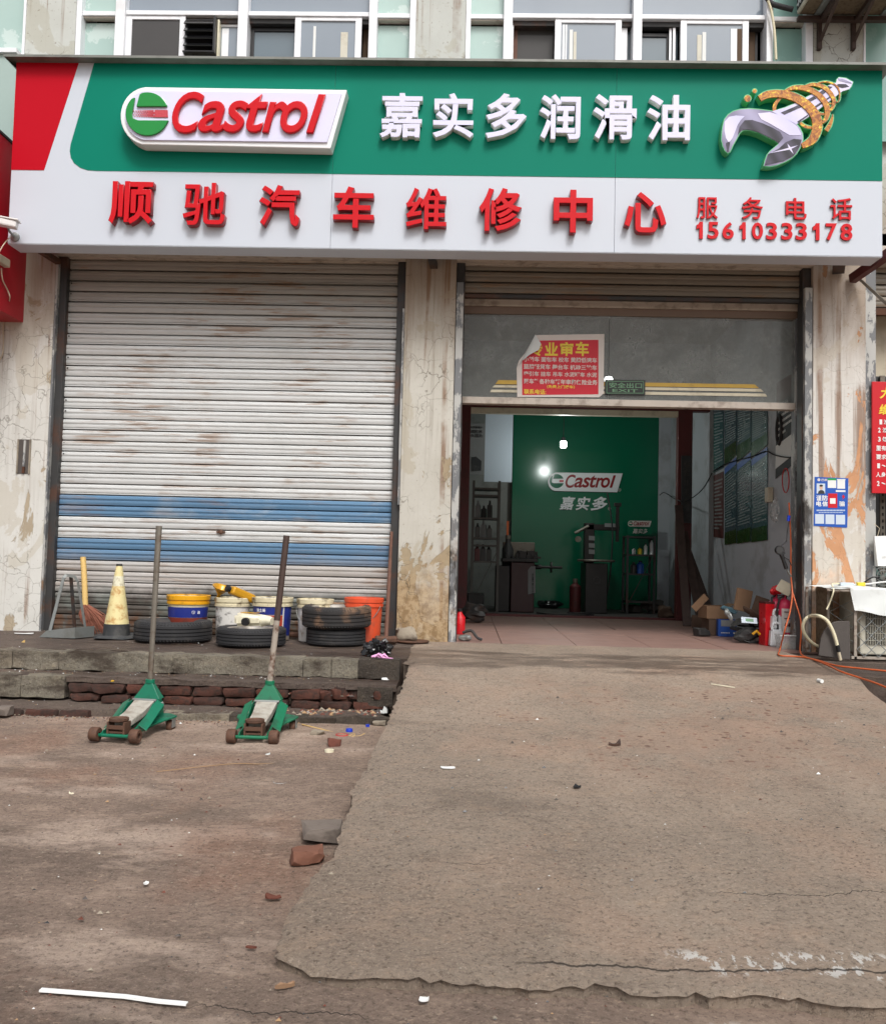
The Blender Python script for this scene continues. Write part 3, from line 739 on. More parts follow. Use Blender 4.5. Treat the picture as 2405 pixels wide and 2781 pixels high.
# ================================================================== the shop building
bld = thing('shop_building', 'old shopfront building with peeling plaster pillars and white framed upper windows', 'building')
def pillar(x0, x1, mat, zt=3.3, y0=0, y1=.42):
    return MB().box(x0, x1, y0, y1, -.35, zt).build('pillar', mat, bld, None, .006)
pillar(-3.92, -3.475, M['pillar_left'])
pillar(-.553, -.135, M['pillar_mid'])
pillar(2.772, 3.195, M['pillar_right'])
# a recess broken into the left pillar: plate with rusty pipe ends
c0, c1 = PY(52, 1193, -.003), PY(79, 1287, -.003)
MB().box(c0.x, c1.x, -.004, .0, c1.z, c0.z).build('recess_hole', M['slate'], bld)
m = MB(); m.box(c0.x-.008, c0.x+.004, -.012, 0, c1.z, c0.z); m.box(c1.x-.004, c1.x+.008, -.012, 0, c1.z, c0.z)
m.build('recess_edge', M['concrete_lump'], bld)
MB().bar(((c0.x+c1.x)/2+.006, -.010, c1.z+.06), ((c0.x+c1.x)/2+.008, -.010, c0.z-.01), .016, .012).build('conduit_stub', M['track'], bld)
MB().bar(((c0.x+c1.x)/2+.004, -.010, c1.z+.004), ((c0.x+c1.x)/2+.006, -.010, c1.z+.058), .02, .012).build('conduit_stub', M['rust'], bld)
# lintels / soffits over both bays, and the wall above
for (x0, x1) in ((-3.475, -.553), (-.135, 2.772)):
    m = MB()
    for k in range(4): m.box(x0+.0, x1-.0, -.14+.07*k, -.075+.07*k, 3.125-.004*(k % 2), 3.3)
    m.build('soffit', M['alu_old'], bld, None, .004)
MB().box(-6.5, 6.5, .12, .42, 3.3, 4.25).build('upper_wall', M['upper_wall'], bld)
MB().box(-6.5, 6.5, .0, .4, 5.55, 7.2).build('upper_wall', M['upper_wall'], bld)
MB().box(-6.6, 6.6, -.25, .42, 7.2, 7.35).build('roof', M['ceiling'], bld)
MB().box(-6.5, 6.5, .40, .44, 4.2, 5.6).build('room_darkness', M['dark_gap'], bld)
ZB, ZT = 4.2, 5.55      # window zone
def ux(p): return PY(p, 100, .0).x
def upper_pillar(p0, p1): MB().box(ux(p0), ux(p1), -.01, .40, ZB, ZT).build('upper_pillar', M['upper_wall'], bld, None, .004)
upper_pillar(71, 206); upper_pillar(1128, 1264); upper_pillar(2206, 2341)
ztr = PY(1200, 36, .0).z; ztb = PY(1200, 48, .0).z   # white transom rail
def rail(p0, p1, z0=None, z1=None, y0=-.0, par=None, name='transom_rail'):
    return MB().box(ux(p0), ux(p1), y0, .10, z0 or ztb, z1 or ztr).build(name, M['alu'], par or bld, None, .004)
def mull(p0, p1, y0=-.02, par=None, name='mullion'):
    return MB().box(ux(p0), ux(p1), y0, .12, ZB, ZT).build(name, M['alu'], par or bld, None, .004)
def pane(p0, p1, z0, z1, mat, y=.06, par=None, name='pane', yb=None):
    return MB().box(ux(p0), ux(p1), y, y+.008, z0, z1).build(name, mat, par or bld)
def sash(p0, p1, z1, mat, y=.02, fw=14, par=None, bars=(), top=10):
    x0, x1 = ux(p0), ux(p1); k = (x1-x0)/(p1-p0); f = fw*k
    fr = MB(); fr.box(x0, x0+f, y, y+.035, ZB, z1); fr.box(x1-f, x1, y, y+.035, ZB, z1); fr.box(x0+f, x1-f, y+.001, y+.034, z1-top*k, z1)
    fo = fr.build('sash', M['alu'], par, None, .003)
    MB().box(x0+f, x1-f, y+.014, y+.020, ZB, z1-top*k).build('pane', mat, fo)
    for (a, b, mm, off) in bars:     # things seen behind the glass edge: inner frames, blinds
        MB().box(ux(a), ux(b), y+.009, y+.0135, ZB, z1-(top+off)*k).build('glazing_strip', mm, fo)
    return fo
# far left neighbour glazing
MB().box(-6.5, ux(64), .05, .058, ZB, ZT).build('pane', M['frost'], bld); mull(64, 71)
# fixed side lights
def sidelight(p0, p1, mat):
    wn = MB().box(ux(p0), ux(p1), .05, .056, ztr, ZT).build('side_window', mat, bld)
    MB().box(ux(p0), ux(p1), .07, .078, ZB, ztb-.03).build('pane', mat, wn)
    MB().box(ux(p0), ux(p1), .02, .08, ztb-.012, ztb-.001).build('frame', M['alu_old'], wn)
    rail(p0-2, p1+2, par=bld, y0=.005)
mull(208, 222); sidelight(222, 316, M['frost']); mull(316, 342, -.04)
mull(2076, 2094, -.04); sidelight(2094, 2184, M['frost_b']); mull(2184, 2204)
mull(1112, 1128); sidelight(1024, 1112, M['frost']); mull(1002, 1024, -.04)
mull(1264, 1277); sidelight(1277, 1366, M['frost']); mull(1366, 1390, -.04)
mull(648, 674, -.04); mull(1716, 1740, -.04)
MB().box(ux(2347), 6.5, .05, .058, ZB, ZT).build('pane', M['frost_b'], bld); mull(2341, 2347)
# upper fixed lights
for (a, b) in ((342, 648), (674, 1002), (1390, 1716), (1740, 2076)):
    pane(a, b, ztr, ZT, M['pane_grey'], .05, name='fanlight'); rail(a, b, y0=-.01)
    rail(a, b, ztb-.045, ztb-.001, .03, name='head_track').data.materials[0] = M['steel_dark']
# the four sliding windows
zt = ztb-.002
W1 = sash(342, 502, zt, M['pane_dark'], .0, 15, bld)
W1b = sash(560, 650, zt-.03, M['pane_grey'], .045, 8, bld, bars=((598, 616, M['alu'], 4),))
W2 = sash(674, 805, zt-.05, M['pane_mid'], .075, 10, bld); W2.data.materials[0] = M['black_plastic']
W2b = sash(800, 981, zt, M['pane_grey'], .0, 17, bld, bars=((850, 857, M['paper_white'], 14), (925, 944, M['ac_beige'], 30)))
pane(981, 1003, ZB, zt, M['curtain'], .12)
pane(1390, 1506, ZB, zt-.02, M['mesh_screen'], .10); pane(1395, 1406, ZB, zt-.045, M['wood_brown'], .085, name='curtain_edge')
pane(1388, 1394, ZB, zt-.02, M['alu'], .03, name='inner_frame')
W3 = sash(1506, 1687, zt, M['pane_grey'], .0, 17, bld, bars=((1527, 1533, M['alu'], 4), (1535, 1539, M['alu'], 4), (1546, 1555, M['paper_white'], 18), (1557, 1565, M['ac_beige'], 24)))
pane(1689, 1705, ZB, zt-.02, M['alu'], .05, name='inner_frame'); pane(1706, 1716, ZB, zt-.05, M['pane_mid'], .09)
W4 = sash(1740, 1820, zt-.07, M['pane_mid'], .075, 5, bld); W4.data.materials[0] = M['black_plastic']
pane(1820, 1826, ZB, zt-.02, M['alu'], .05, name='inner_frame'); pane(1829, 1836, ZB, zt-.015, M['alu'], .04, name='inner_frame'); pane(1838, 1846, ZB, zt-.04, M['pane_mid'], .09)
W5 = sash(1847, 2032, zt, M['pane_grey'], .0, 17, bld, bars=((1893, 1905, M['ac_beige'], 30), (1907, 1917, M['paper_white'], 22), (1984, 2001, M['alu'], 12), (2001, 2014, M['curtain'], 12)))
pane(2032, 2060, ZB, zt-.04, M['curtain'], .10, name='curtain'); pane(2060, 2066, ZB, zt-.05, M['steel_dark'], .095)
# louvred vent hood in the first window
vh = thing('vent_hood', 'black louvred extractor fan hood poking out of the first upper window', 'vent', PY(545, 140, -.1))
x0, x1 = ux(503), ux(583); zt_, zb_ = PY(545, 36, -.08).z, PY(545, 132, -.08).z
m = MB(); m.box(x0, x1+.02, .0, .11, zb_, zt_); m.build('casing', M['black_plastic'], vh, None, .004, True)
for k in range(4):
    z1 = zt_-.01-k*(zt_-zb_-.05)/4
    m = MB(); m.add([(x0, -.005, z1), (x1, -.005, z1), (x1, -.05, z1-.055), (x0, -.05, z1-.055), (x0, .0, z1-.006), (x1, .0, z1-.006), (x1, -.045, z1-.061), (x0, -.045, z1-.061)],
                    [(0, 3, 2, 1), (4, 5, 6, 7), (0, 1, 5, 4), (3, 7, 6, 2), (1, 2, 6, 5), (0, 4, 7, 3)])
    m.build('louvre', M['shiny_black'], vh, None, 0, True)
m = MB(); m.box(x1+.001, x1+.02, -.055, .0, zb_, zt_); m.box(x0-.002, x1+.02, -.055, 0, zb_-.012, zb_); m.build('cheek', M['black_plastic'], vh, None, .003, True)
m = MB(); m.box(x1+.021, x1+.036, -.0, .1, zb_-.03, zt_); m.box(x0, x1+.03, -.0, .1, zb_-.035, zb_-.016); m.build('surround', M['jug_cream'], vh, None, .003, True)

# ================================================================== interior
MB().box(-.6, 2.95, -.04, 3.42, -.05, -.012).build('shop_floor', M['grout'])
sf = bpy.data.objects['shop_floor']; sf['kind'] = 'structure'
tx = [-.18, .30, .90, 1.50, 2.10, 2.70, 2.88]
tm = {}
for j in range(6):
    for i in range(6):
        a, b = tx[i]+.003, tx[i+1]-.003; c, d = -.03+.575*j+.003, -.03+.575*(j+1)-.003
        key = round(b-a, 3)
        if key not in tm: 
            mb = MB().box(0, b-a, 0, d-c, -.012, 0); me = mb.mesh('tile'); me.materials.append(M['tile']); tm[key] = me
        o = bpy.data.objects.new('floor_tile', tm[key]); COL.objects.link(o); o.parent = sf; o.location = (a, c, R.uniform(-.002, .001))
MB().box(-.6, 3.2, 3.42, 6.2, -.06, -.004).build('floor', M['floor_dark'])['kind'] = 'structure'
MB().box(2.86, 3.0, .36, 6.0, -.1, 3.3).build('wall', M['interior_wall'])['kind'] = 'structure'
MB().box(-.72, -.6, .18, 6.0, -.1, 3.3).build('wall', M['interior_back'])['kind'] = 'structure'
MB().box(-.72, 3.0, 5.6, 5.75, -.1, 3.3).build('wall', M['interior_back'])['kind'] = 'structure'
MB().box(-6.5, 6.5, .12, 6.0, 3.3, 3.45).build('ceiling', M['ceiling'])['kind'] = 'structure'
# red portal frame half way in, plaster above it
zbm = PY(1550, 1112, 3.4).z
pl, pr = PY(1272, 1400, 3.4).x, PY(1836, 1400, 3.4).x
MB().box(-.6, 2.86, 3.38, 3.5, zbm+.05, 3.3).build('wall', M['interior_wall'])['kind'] = 'structure'
fr = thing('portal_frame', 'dark red steel door frame half way inside the workshop', 'door frame', ((pl+pr)/2, 3.4, 0))
MB().box(-.6, 2.86, 3.36, 3.47, zbm, zbm+.05).build('beam', M['maroon'], fr, None, .003, True)
MB().box(pl-.14, pl, 3.36, 3.47, 0, zbm).build('post', M['maroon'], fr, None, .003, True)
MB().box(pr, pr+.17, 3.36, 3.47, 0, zbm).build('post', M['maroon'], fr, None, .003, True)
MB().box(pl-.14, pr+.17, 3.38, 3.46, -.004, .025).build('threshold', M['maroon'], fr, None, .003, True)
MB().box(pl, pr, 3.37, 3.45, zbm-.07, zbm-.001).build('head_trim', M['tape_cream'], fr, None, .003, True)
MB().box(-.6, pl-.14, 3.38, 3.46, 0, zbm).build('side_panel', M['interior_wall'], fr, None, 0, True)
YB = 5.45
gx0, gx1 = PY(1391, 1300, YB).x, PY(1786, 1300, YB).x; gz1 = PY(1590, 1119, YB).z
bd = thing('green_backdrop', 'dark green display wall with white lettering at the back of the workshop', 'display wall', ((gx0+gx1)/2, YB, 0))
MB().box(gx0, gx1, YB, YB+.06, 0, gz1).build('panel', M['backdrop_green'], bd, None, 0, True)
MB().box(gx1+.002, gx1+.28, YB-.02, YB+.08, 0, 3.2).build('wall', M['interior_wall'])['kind'] = 'structure'

# ================================================================== roller shutter, closed
sh = thing('roller_shutter', 'closed white roller shutter with two faded blue bands and grimy slats', 'shutter', (-2.0, .12, 0))
SX0, SX1, SP = -3.405, -.622, .0905
def slat_mesh(L, mat, p=SP, lip=False):
    prof = [(.024, 1.0), (-.012, .985), (-.019, .90), (-.021, .70), (-.015, .56), (-.012, .545), (-.018, .53), (-.020, .36), (-.017, .25)]
    prof += [(-.006, .235), (-.006, .215), (-.019, .20), (-.019, .105), (.026, .10), (.026, .0)] if lip else [(-.014, .12), (.026, .10), (.026, .0)]
    m = MB(); vs = []; nx = 6
    for i in range(nx+1):
        for (y, z) in prof: vs.append((L*i/nx, y, z*p))
    k = len(prof); fs = [(i*k+j, i*k+j+1, (i+1)*k+j+1, (i+1)*k+j) for i in range(nx) for j in range(k-1)]
    m.add(vs, fs); me = m.mesh('slat'); me.materials.append(mat)
    me.polygons.foreach_set('use_smooth', [True]*len(me.polygons)); me.set_sharp_from_angle(angle=math.radians(28)); return me
sm = {(k, lp): slat_mesh(SX1-SX0, M[k], SP, lp) for k in ('slat_white', 'slat_blue') for lp in (True, False)}
zb1, zb0 = PY(600, 1357, .11).z, PY(600, 1412, .11).z; zb3, zb2 = PY(600, 1474, .11).z, PY(600, 1537, .11).z
nsl = int(3.13/SP)+1; off = (zb0 % SP)
for k in range(-1, nsl):
    z = off+k*SP
    if z < -.01: z = max(z, -.01)
    mid = z+SP/2
    blue = zb0-.01 < mid < zb1+.01 or zb2-.01 < mid < zb3+.01
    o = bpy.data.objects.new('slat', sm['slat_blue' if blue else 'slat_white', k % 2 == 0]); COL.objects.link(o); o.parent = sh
    o.location = (SX0+2.0, .0+R.uniform(-.002, .002)+(.004*math.sin(k*1.7)), z); o.rotation_euler = (R.uniform(-.02, .02), R.uniform(-.0006, .0006), R.uniform(-.0006, .0006))
    if blue: o['label'] = 'faded blue slat'
p = PY(600, 1445, .095); m = MB(); m.lathe([(.019, 0), (.019, .01), (.009, .016)], 16, (0, 0, 0), 'y'); m.xf(Matrix.Rotation(math.pi, 4, 'X'))
m.box(-.036, .036, -.004, .004, -.009, .009); m.xf(Matrix.Translation(p)); m.build('lock_plate', M['rusty_iron'], sh, 40, 0, True)
m = MB()
for k in range(19):
    q = Vector((SX0+.02, .100, off+(34-k)*SP-.02)); m.lathe([(.0065, 0), (.0065, .004)], 8, q, 'y')
m.build('rivet_hole', M['black_plastic'], sh, None, 0, True)['kind'] = 'stuff'  # flat black discs stand in for the dark holes at the slat ends
MB().box(SX0-.055, SX1+.05, .155, .175, -.3, 3.12).build('backing', M['dark_gap'], sh, None, 0, True)
for (x0, x1) in ((-3.474, -3.40), (-.622, -.554)):
    m = MB(); m.box(x0, x1, .045, .16, -.02, 3.125); g = m.build('guide_channel', M['steel_dark'], sh, None, .004, True)
x0 = -3.474
m = MB(); m.box(x0+.001, x0+.016, .0, .05, -.02, 3.08); m.build('edge_strip', M['track'], sh, None, .002, True)
m = MB(); m.box(-.5705, -.5545, .0, .05, 1.1, 2.72); m.build('edge_strip', M['track'], sh, None, .002, True)

# ================================================================== roller shutter, rolled up over the doorway
s2 = thing('roller_shutter', 'rolled up grey roller shutter above the open workshop doorway', 'shutter', (1.3, .12, 2.9))
RX0, RX1 = -.062, 2.70
zs0 = PY(1700, 806, .13).z
m2 = slat_mesh(RX1-RX0, M['slat_dark'], .095)
k = 0; z = zs0
while z < 3.14:
    o = bpy.data.objects.new('slat', m2); COL.objects.link(o); o.parent = s2; o.location = (RX0-1.3, .012, z-2.9); z += .095
MB().box(RX0, RX1, .10, .15, zs0-.035, zs0-.004).build('bottom_rail', M['steel_dark'], s2, None, .004, True)
MB().box(-.134, -.064, .045, .16, -.02, 3.125).build('guide_channel', M['steel_dark'], s2, None, .004, True)
MB().box(2.702, 2.771, .045, .16, -.02, 3.125).build('guide_channel', M['steel_dark'], s2, None, .004, True)
MB().box(-.13, -.072, .005, .044, -.02, 2.95).build('edge_strip', M['track'], s2, None, .003, True)
MB().box(2.708, 2.766, .0, .044, -.02, 2.95).build('edge_strip', M['track'], s2, None, .003, True)

# ================================================================== glazed transom frame
YT = .26
tf = thing('transom_frame', 'aluminium door frame with dusty glass transom above the open doorway', 'window', (1.3, YT, 2.0))
z_a, z_b = PY(1700, 812, YT).z, PY(1700, 838, YT).z
z_c = PY(1700, 858, YT).z; z_d, z_e = PY(1700, 1086, YT).z, PY(1700, 1104, YT).z
MB().box(-.13, 2.859, YT-.02, YT+.1, z_b, z_a+.3).build('head_rail', M['alu_old'], tf, None, .003, True)
MB().box(-.13, 2.859, YT-.0, YT+.1, z_c, z_b-.001).build('head_channel', M['alu_brown'], tf, None, .003, True)
MB().box(-.13, 2.724, YT-.01, YT+.08, z_e, z_d).build('mid_rail', M['alu_old'], tf, None, .003, True)
MB().box(-.13, -.065, YT-.01, YT+.08, -.01, z_c).build('jamb', M['steel_dark'], tf, None, .003, True)
m = MB(); m.box(2.725, 2.859, YT-.01, YT+.09, -.01, z_c); m.build('jamb', M['track'], tf, None, .003, True)
xm = PY(1653, 950, YT).x
MB().box(-.065, xm-.002, YT+.02, YT+.026, z_d, z_c).build('pane', M['dusty_glass'], tf, None, 0, True)
MB().box(xm+.002, 2.724, YT+.02, YT+.026, z_d, z_c).build('pane', M['dusty_glass'], tf, None, 0, True)
def strip(pts, mat, name):
    MB().prism(poly(pts, YT+.015), YT+.0145, YT+.0195).build(name, mat, tf, None, 0, True)
strip([(1353, 1032), (2048, 1044), (2060, 1054), (1344, 1043)], M['tape_gold'], 'stripe')
strip([(1342, 1046), (2064, 1056), (2072, 1064), (1336, 1052)], M['tape_cream'], 'stripe')
strip([(1334, 1058), (2076, 1069), (2082, 1077), (1330, 1065)], M['tape_cream'], 'stripe')
# ================================================================== main sign board
YS = -.5
sg = thing('shop_sign', 'long green and white sign board with raised lettering across the shopfront', 'sign', (-.26, -.4, 3.04))
SZ0, SZ1 = 3.039, 4.49
sx0, sx1 = -3.625, 3.097
seam = [sx0, PY(905, 400, YS).x, PY(1671, 400, YS).x, sx1]
for a, b in zip(seam, seam[1:]):
    MB().box(a+.0008, b-.0008, YS, -.302, SZ0, SZ1).build('board_panel', M['sign_white'], sg, None, .003, True)
MB().box(sx0+.003, sx1-.003, YS+.003, -.301, SZ0-.004, SZ0-.0005).build('underside', M['sign_white'], sg, None, 0, True)
# red wedge and green field with a rounded lower left corner
def gp(x, y): q = PY(x, y, YS-.003); return (q.x, q.z)
zt = SZ1-.004
redp = [(sx0+.002, zt), gp(214, 172), gp(120, 462), gp(30, 459)]
redp[1] = (redp[1][0], zt); redp[3] = (sx0+.002, redp[2][1])
MB().prism(redp, YS-.003, YS+.001).build('red_panel', M['sign_red'], sg, None, 0, True)
zg0 = (gp(260, 464)[1]+gp(2395, 491)[1])/2
gl = [gp(256, 172), gp(192, 393)]
gl[0] = (gl[0][0], zt)
arc = [gp(x, y) for x, y in ((190, 410), (193, 428), (202, 443), (218, 455), (238, 462), (262, 465))]
arc[-1] = (arc[-1][0], zg0)
first = [gl[0], gl[1]]+arc+[(seam[1]-.001, zg0), (seam[1]-.001, zt)]
MB().prism(first, YS-.003, YS+.001).build('green_panel', M['sign_green'], sg, None, 0, True)
MB().prism([(seam[1]+.001, zt), (seam[1]+.001, zg0), (seam[2]-.001, zg0), (seam[2]-.001, zt)], YS-.003, YS+.001).build('green_panel', M['sign_green'], sg, None, 0, True)
MB().prism([(seam[2]+.001, zt), (seam[2]+.001, zg0), (sx1-.003, zg0), (sx1-.003, zt)], YS-.003, YS+.001).build('green_panel', M['sign_green'], sg, None, 0, True)
# rain visor
m = MB(); m.box(sx0-.06, sx1+.06, YS-.085, -.3, SZ1, SZ1+.012); m.box(sx0-.06, sx1+.06, YS-.088, YS-.083, SZ1-.006, SZ1+.013)
m.add([(sx0-.06, YS-.083, SZ1), (sx0-.06, -.3, SZ1), (sx0-.002, -.3, SZ1-.05), (sx0-.002, YS, SZ1-.05)], [(0, 1, 2, 3)])
m.build('rain_visor', M['visor'], sg, None, 0, True)
for k in range(9):
    X = sx0+.3+k*.78
    MB().box(X, X+.04, -.3, .12, 3.22, 3.26).build('wall_bracket', M['rust'], sg, None, 0, True)

def logo(parent, F, Y, d, body, mw, mr, mg, edge, names, cham=0, dots=True):
    """capsule-shaped plate with a green disc and slanted red lettering; F maps the plate's own units to the wall"""
    out = [(F(600+118*math.cos(t)*.94, 470-118*math.sin(t))) for t in [math.radians(a) for a in range(95, 266, 9)]]
    outline = out+[F(1340, 602), F(1407, 364)]
    P2 = lambda pts, YY: [(lambda p: (p.x, p.z))(PY(*q, YY)) for q in pts]
    o = MB().prism(P2(outline, Y), Y, Y+d).build(names[0], edge, parent, None, cham, True)
    inn = [(F(602+102*math.cos(t)*.94, 468-102*math.sin(t))) for t in [math.radians(a) for a in range(95, 266, 9)]]
    MB().prism(P2(inn+[F(1326, 577), F(1386, 378)], Y-.012*d/.1), Y-.012*d/.1, Y).build('plate_face', mw, o, None, cham*.6, True)
    yf = Y-.012*d/.1; e = .016*d/.1
    cx, cy, r = 597, 461, 88
    def P1(u, v): return F(u, v)
    top = []
    for a in range(0, 181, 8):
        u, v = cx+r*math.cos(math.radians(a)), cy-r*math.sin(math.radians(a))
        if v < 431 and u > 553+(432-v)*.3: top.append((u, v))
    top = [(676, 431)]+[q for q in top if q[1] < 428]+[(566, 376+6), (553, 431)]
    MB().prism(P2([F(*q) for q in top], yf-e), yf-e, yf).build('disc_top', mg, o, None, cham*.6, True)
    bot = [(cx+r*math.cos(math.radians(a)), cy-r*math.sin(math.radians(a))) for a in range(128, 344, 8)]
    bot = [(547, 394)]+[q for q in bot if not (q[1] < 394)]+[(683, 487), (560, 487), (538, 478), (536, 462)]
    MB().prism(P2([F(*q) for q in bot], yf-e), yf-e, yf).build('disc_lower', mg, o, None, cham*.6, True)
    band = [(628, 446), (680, 446), (681, 475), (628, 475)]
    MB().prism(P2([F(*q) for q in band], yf-e*.4), yf-e*.4, yf).build('red_band', M['print_dot'], o, None, 0, True)
    if dots:
        m = MB()
        for i in range(9):
            for j in range(4):
                u = 543+i*9.5+(j % 2)*4.5; v = 450+j*7; s_ = 1.6+i*.32
                m.prism(P2([F(u-s_, v-s_), F(u+s_, v-s_), F(u+s_, v+s_), F(u-s_, v+s_)], yf-e*.3), yf-e*.3, yf)
        m.build('dot_print', M['print_dot'], o, None, 0, True)['kind'] = 'stuff'
    L = [('C', 703, 378, 828, 546), ('a', 808, 416, 914, 542), ('s', 908, 414, 1008, 543), ('t', 1000, 387, 1088, 543),
         ('r', 1068, 418, 1168, 543), ('o', 1139, 416, 1249, 546), ('l', 1246, 389, 1320, 545)]
    for ch, a, b, c_, d_ in L:
        q0, q1 = F(a, b), F(c_, d_)
        txt(ch, 'letter', mr, o, (q0[0], q0[1], q1[0], q1[1]), yf, e*1.6, bold=.006, shear=.28, bev=.012, res=5)
    return o
logo(sg, lambda u, v: (u/1.4933, v/1.4933), -.62, .115, None, M['letter_face'], M['letter_red'], M['logo_green'], M['letter_rim'], ['logo_plate'], .006)

WH = [M['letter_face'], M['letter_rim']]; RD = [M['letter_red'], M['letter_red_side']]
for ch, b in (('嘉', (1033, 263, 1147, 384)), ('实', (1176, 263, 1286, 384)), ('多', (1318, 264, 1428, 386)), ('润', (1462, 266, 1573, 388)), ('滑', (1606, 266, 1724, 389)), ('油', (1751, 268, 1868, 391))):
    txt(ch, 'character', WH, sg, b, YS-.003, .06, bold=.015, bev=.008)
for ch, b in (('顺', (305, 501, 424, 618)), ('驰', (504, 505, 618, 620)), ('汽', (708, 511, 818, 623)), ('车', (908, 515, 1018, 627)), ('维', (1103, 519, 1213, 631)),
              ('修', (1300, 519, 1415, 636)), ('中', (1500, 524, 1606, 640)), ('心', (1690, 530, 1804, 640))):
    txt(ch, 'character', RD, sg, b, YS, .065, bold=.010 if ch in '维驰' else .019, bev=.008)
RS2 = [M['letter_red'], M['letter_red_side']]
for ch, b in (('服', (1889, 538, 1947, 596)), ('务', (2012, 538, 2069, 597)), ('电', (2131, 540, 2187, 598)), ('话', (2251, 540, 2310, 599))):
    txt(ch, 'character', RS2, sg, b, YS, .018, bold=.009)
for ch, a, b in zip('15610333178', (1889, 1919, 1959, 2006, 2039, 2078, 2119, 2158, 2204, 2239, 2279), (1907, 1949, 1990, 2023, 2069, 2107, 2149, 2188, 2223, 2269, 2311)):
    ys = 604+(a-1889)*.0125
    if ch == '1':
        u = lambda fx, fy: (a+(b-a)*fx, ys+46*fy)
        MB().prism(poly([u(.45, 0), u(.95, 0), u(.95, 1), u(.42, 1), u(.42, .36), u(.0, .44), u(.0, .2), u(.3, .13)], YS), YS-.015, YS, 0, 1).build('digit', RS2, sg, None, 0, True); continue
    txt(ch, 'digit', RS2, sg, (a+(2 if ch == '1' else 0), ys, b, ys+46), YS, .015, bold=.022 if ch != '1' else .008)

# ------------------------------------------------------------------ spanner wrapped in oil, raised cut-out
Yw = -.575
def wf(x, y): return (1920+x/4.267, 180+y/4.267)
wr = thing('spanner_emblem', 'chrome spanner wrapped in a swirl of amber oil, raised on the green sign board', 'emblem', tuple(PY(2130, 330, Yw)))
def WP(pts, Y): return poly(pts, Y, wf)
def grow(pts, g):
    cx = sum(p[0] for p in pts)/len(pts); n = len(pts); out = []
    ar = sum(pts[i][0]*pts[(i+1) % n][1]-pts[(i+1) % n][0]*pts[i][1] for i in range(n)); sg_ = 1 if ar > 0 else -1
    for i in range(n):
        a, b, c = Vector(pts[i-1]), Vector(pts[i]), Vector(pts[(i+1) % n])
        d = ((b-a).normalized()+(c-b).normalized()); 
        if d.length < 1e-6: out.append(pts[i]); continue
        d.normalize(); out.append((b.x+d.y*g*sg_, b.y-d.x*g*sg_))
    return out
head = [(745, 520), (600, 502), (480, 492), (380, 500), (300, 522), (240, 562), (200, 612), (182, 680), (170, 760), (165, 850), (180, 920), (205, 975), (235, 1003), (262, 985),
        (290, 920), (330, 850), (372, 772), (405, 742), (460, 735), (520, 745), (600, 770), (700, 820), (780, 860), (828, 897), (780, 940), (720, 990), (690, 1030), (670, 1090),
        (652, 1152), (720, 1158), (800, 1143), (900, 1103), (980, 1058), (1030, 1008), (1065, 950), (1092, 900), (1105, 840), (1098, 780), (1070, 720), (1030, 670)]
shank = [(745, 522), (900, 478), (1050, 413), (1200, 328), (1320, 268), (1440, 203), (1488, 190), (1500, 150), (1520, 130), (1600, 138), (1684, 182), (1664, 232), (1640, 264), (1560, 290),
         (1420, 397), (1310, 482), (1160, 592), (1060, 652), (1030, 672)]
body = MB(); body.prism(WP(grow(head, 9), Yw), Yw, YS-.003); bo = body.build('backing', M['logo_greenback'], wr, None, 0, True)
body = MB(); body.prism(WP(grow(shank, 8), Yw+.004), Yw+.004, YS-.003); body.build('backing', M['logo_greenback'], wr, None, 0, True)
def layer(pts, k, mat, nm, par): return MB().prism(WP(pts, Yw-.002*k), Yw-.002*k, Yw-.002*k+.0022).build(nm, mat, par, None, 0, True)
jaw = layer(head, 1, M['chrome_print'], 'jaw', wr)
layer([(200, 640), (250, 585), (330, 570), (430, 578), (385, 622), (348, 680), (318, 760), (290, 830), (262, 868), (240, 875), (212, 830), (195, 740)], 2, M['chrome_light'], 'highlight', jaw)
layer([(582, 545), (720, 532), (830, 562), (950, 630), (1040, 700), (1085, 780), (1078, 800), (950, 798), (850, 738), (720, 662), (620, 612)], 2, M['chrome_light'], 'highlight', jaw)
layer([(430, 625), (520, 622), (640, 660), (760, 715), (840, 760), (878, 830), (828, 885), (700, 815), (560, 752), (470, 730), (398, 735), (352, 795), (372, 700)], 2.7, M['chrome_dark'], 'inner_wall', jaw)
layer([(905, 880), (1000, 840), (1092, 850), (1062, 940), (1000, 1035), (880, 1100), (665, 1145), (700, 1022), (830, 950)], 2.7, M['chrome_dark'], 'inner_wall', jaw)
layer([(215, 890), (236, 878), (262, 880), (245, 985), (228, 985)], 2.7, M['chrome_dark'], 'inner_wall', jaw)
layer([(700, 1010), (940, 945), (925, 895), (962, 938), (1050, 915), (972, 955), (995, 1015), (950, 965)], 3.4, M['chrome_light'], 'star_glint', jaw)
sk = layer(shank, 1, M['chrome_light'], 'shank', wr)
for q in ([(850, 535), (1060, 445), (1095, 470), (890, 560)], [(1110, 410), (1235, 345), (1262, 372), (1150, 432)], [(1290, 305), (1395, 228), (1450, 238), (1325, 335)],
          [(1040, 640), (1160, 560), (1165, 575), (1052, 655)], [(1230, 470), (1420, 345), (1426, 360), (1245, 490)], [(1505, 205), (1600, 205), (1640, 235), (1560, 250), (1500, 235)]):
    layer(q, 2, M['chrome_dark'], 'dark_band', sk)
layer([(1510, 140), (1560, 143), (1660, 185), (1668, 200), (1600, 185), (1520, 165)], 2, M['chrome_print'], 'end_face', sk)
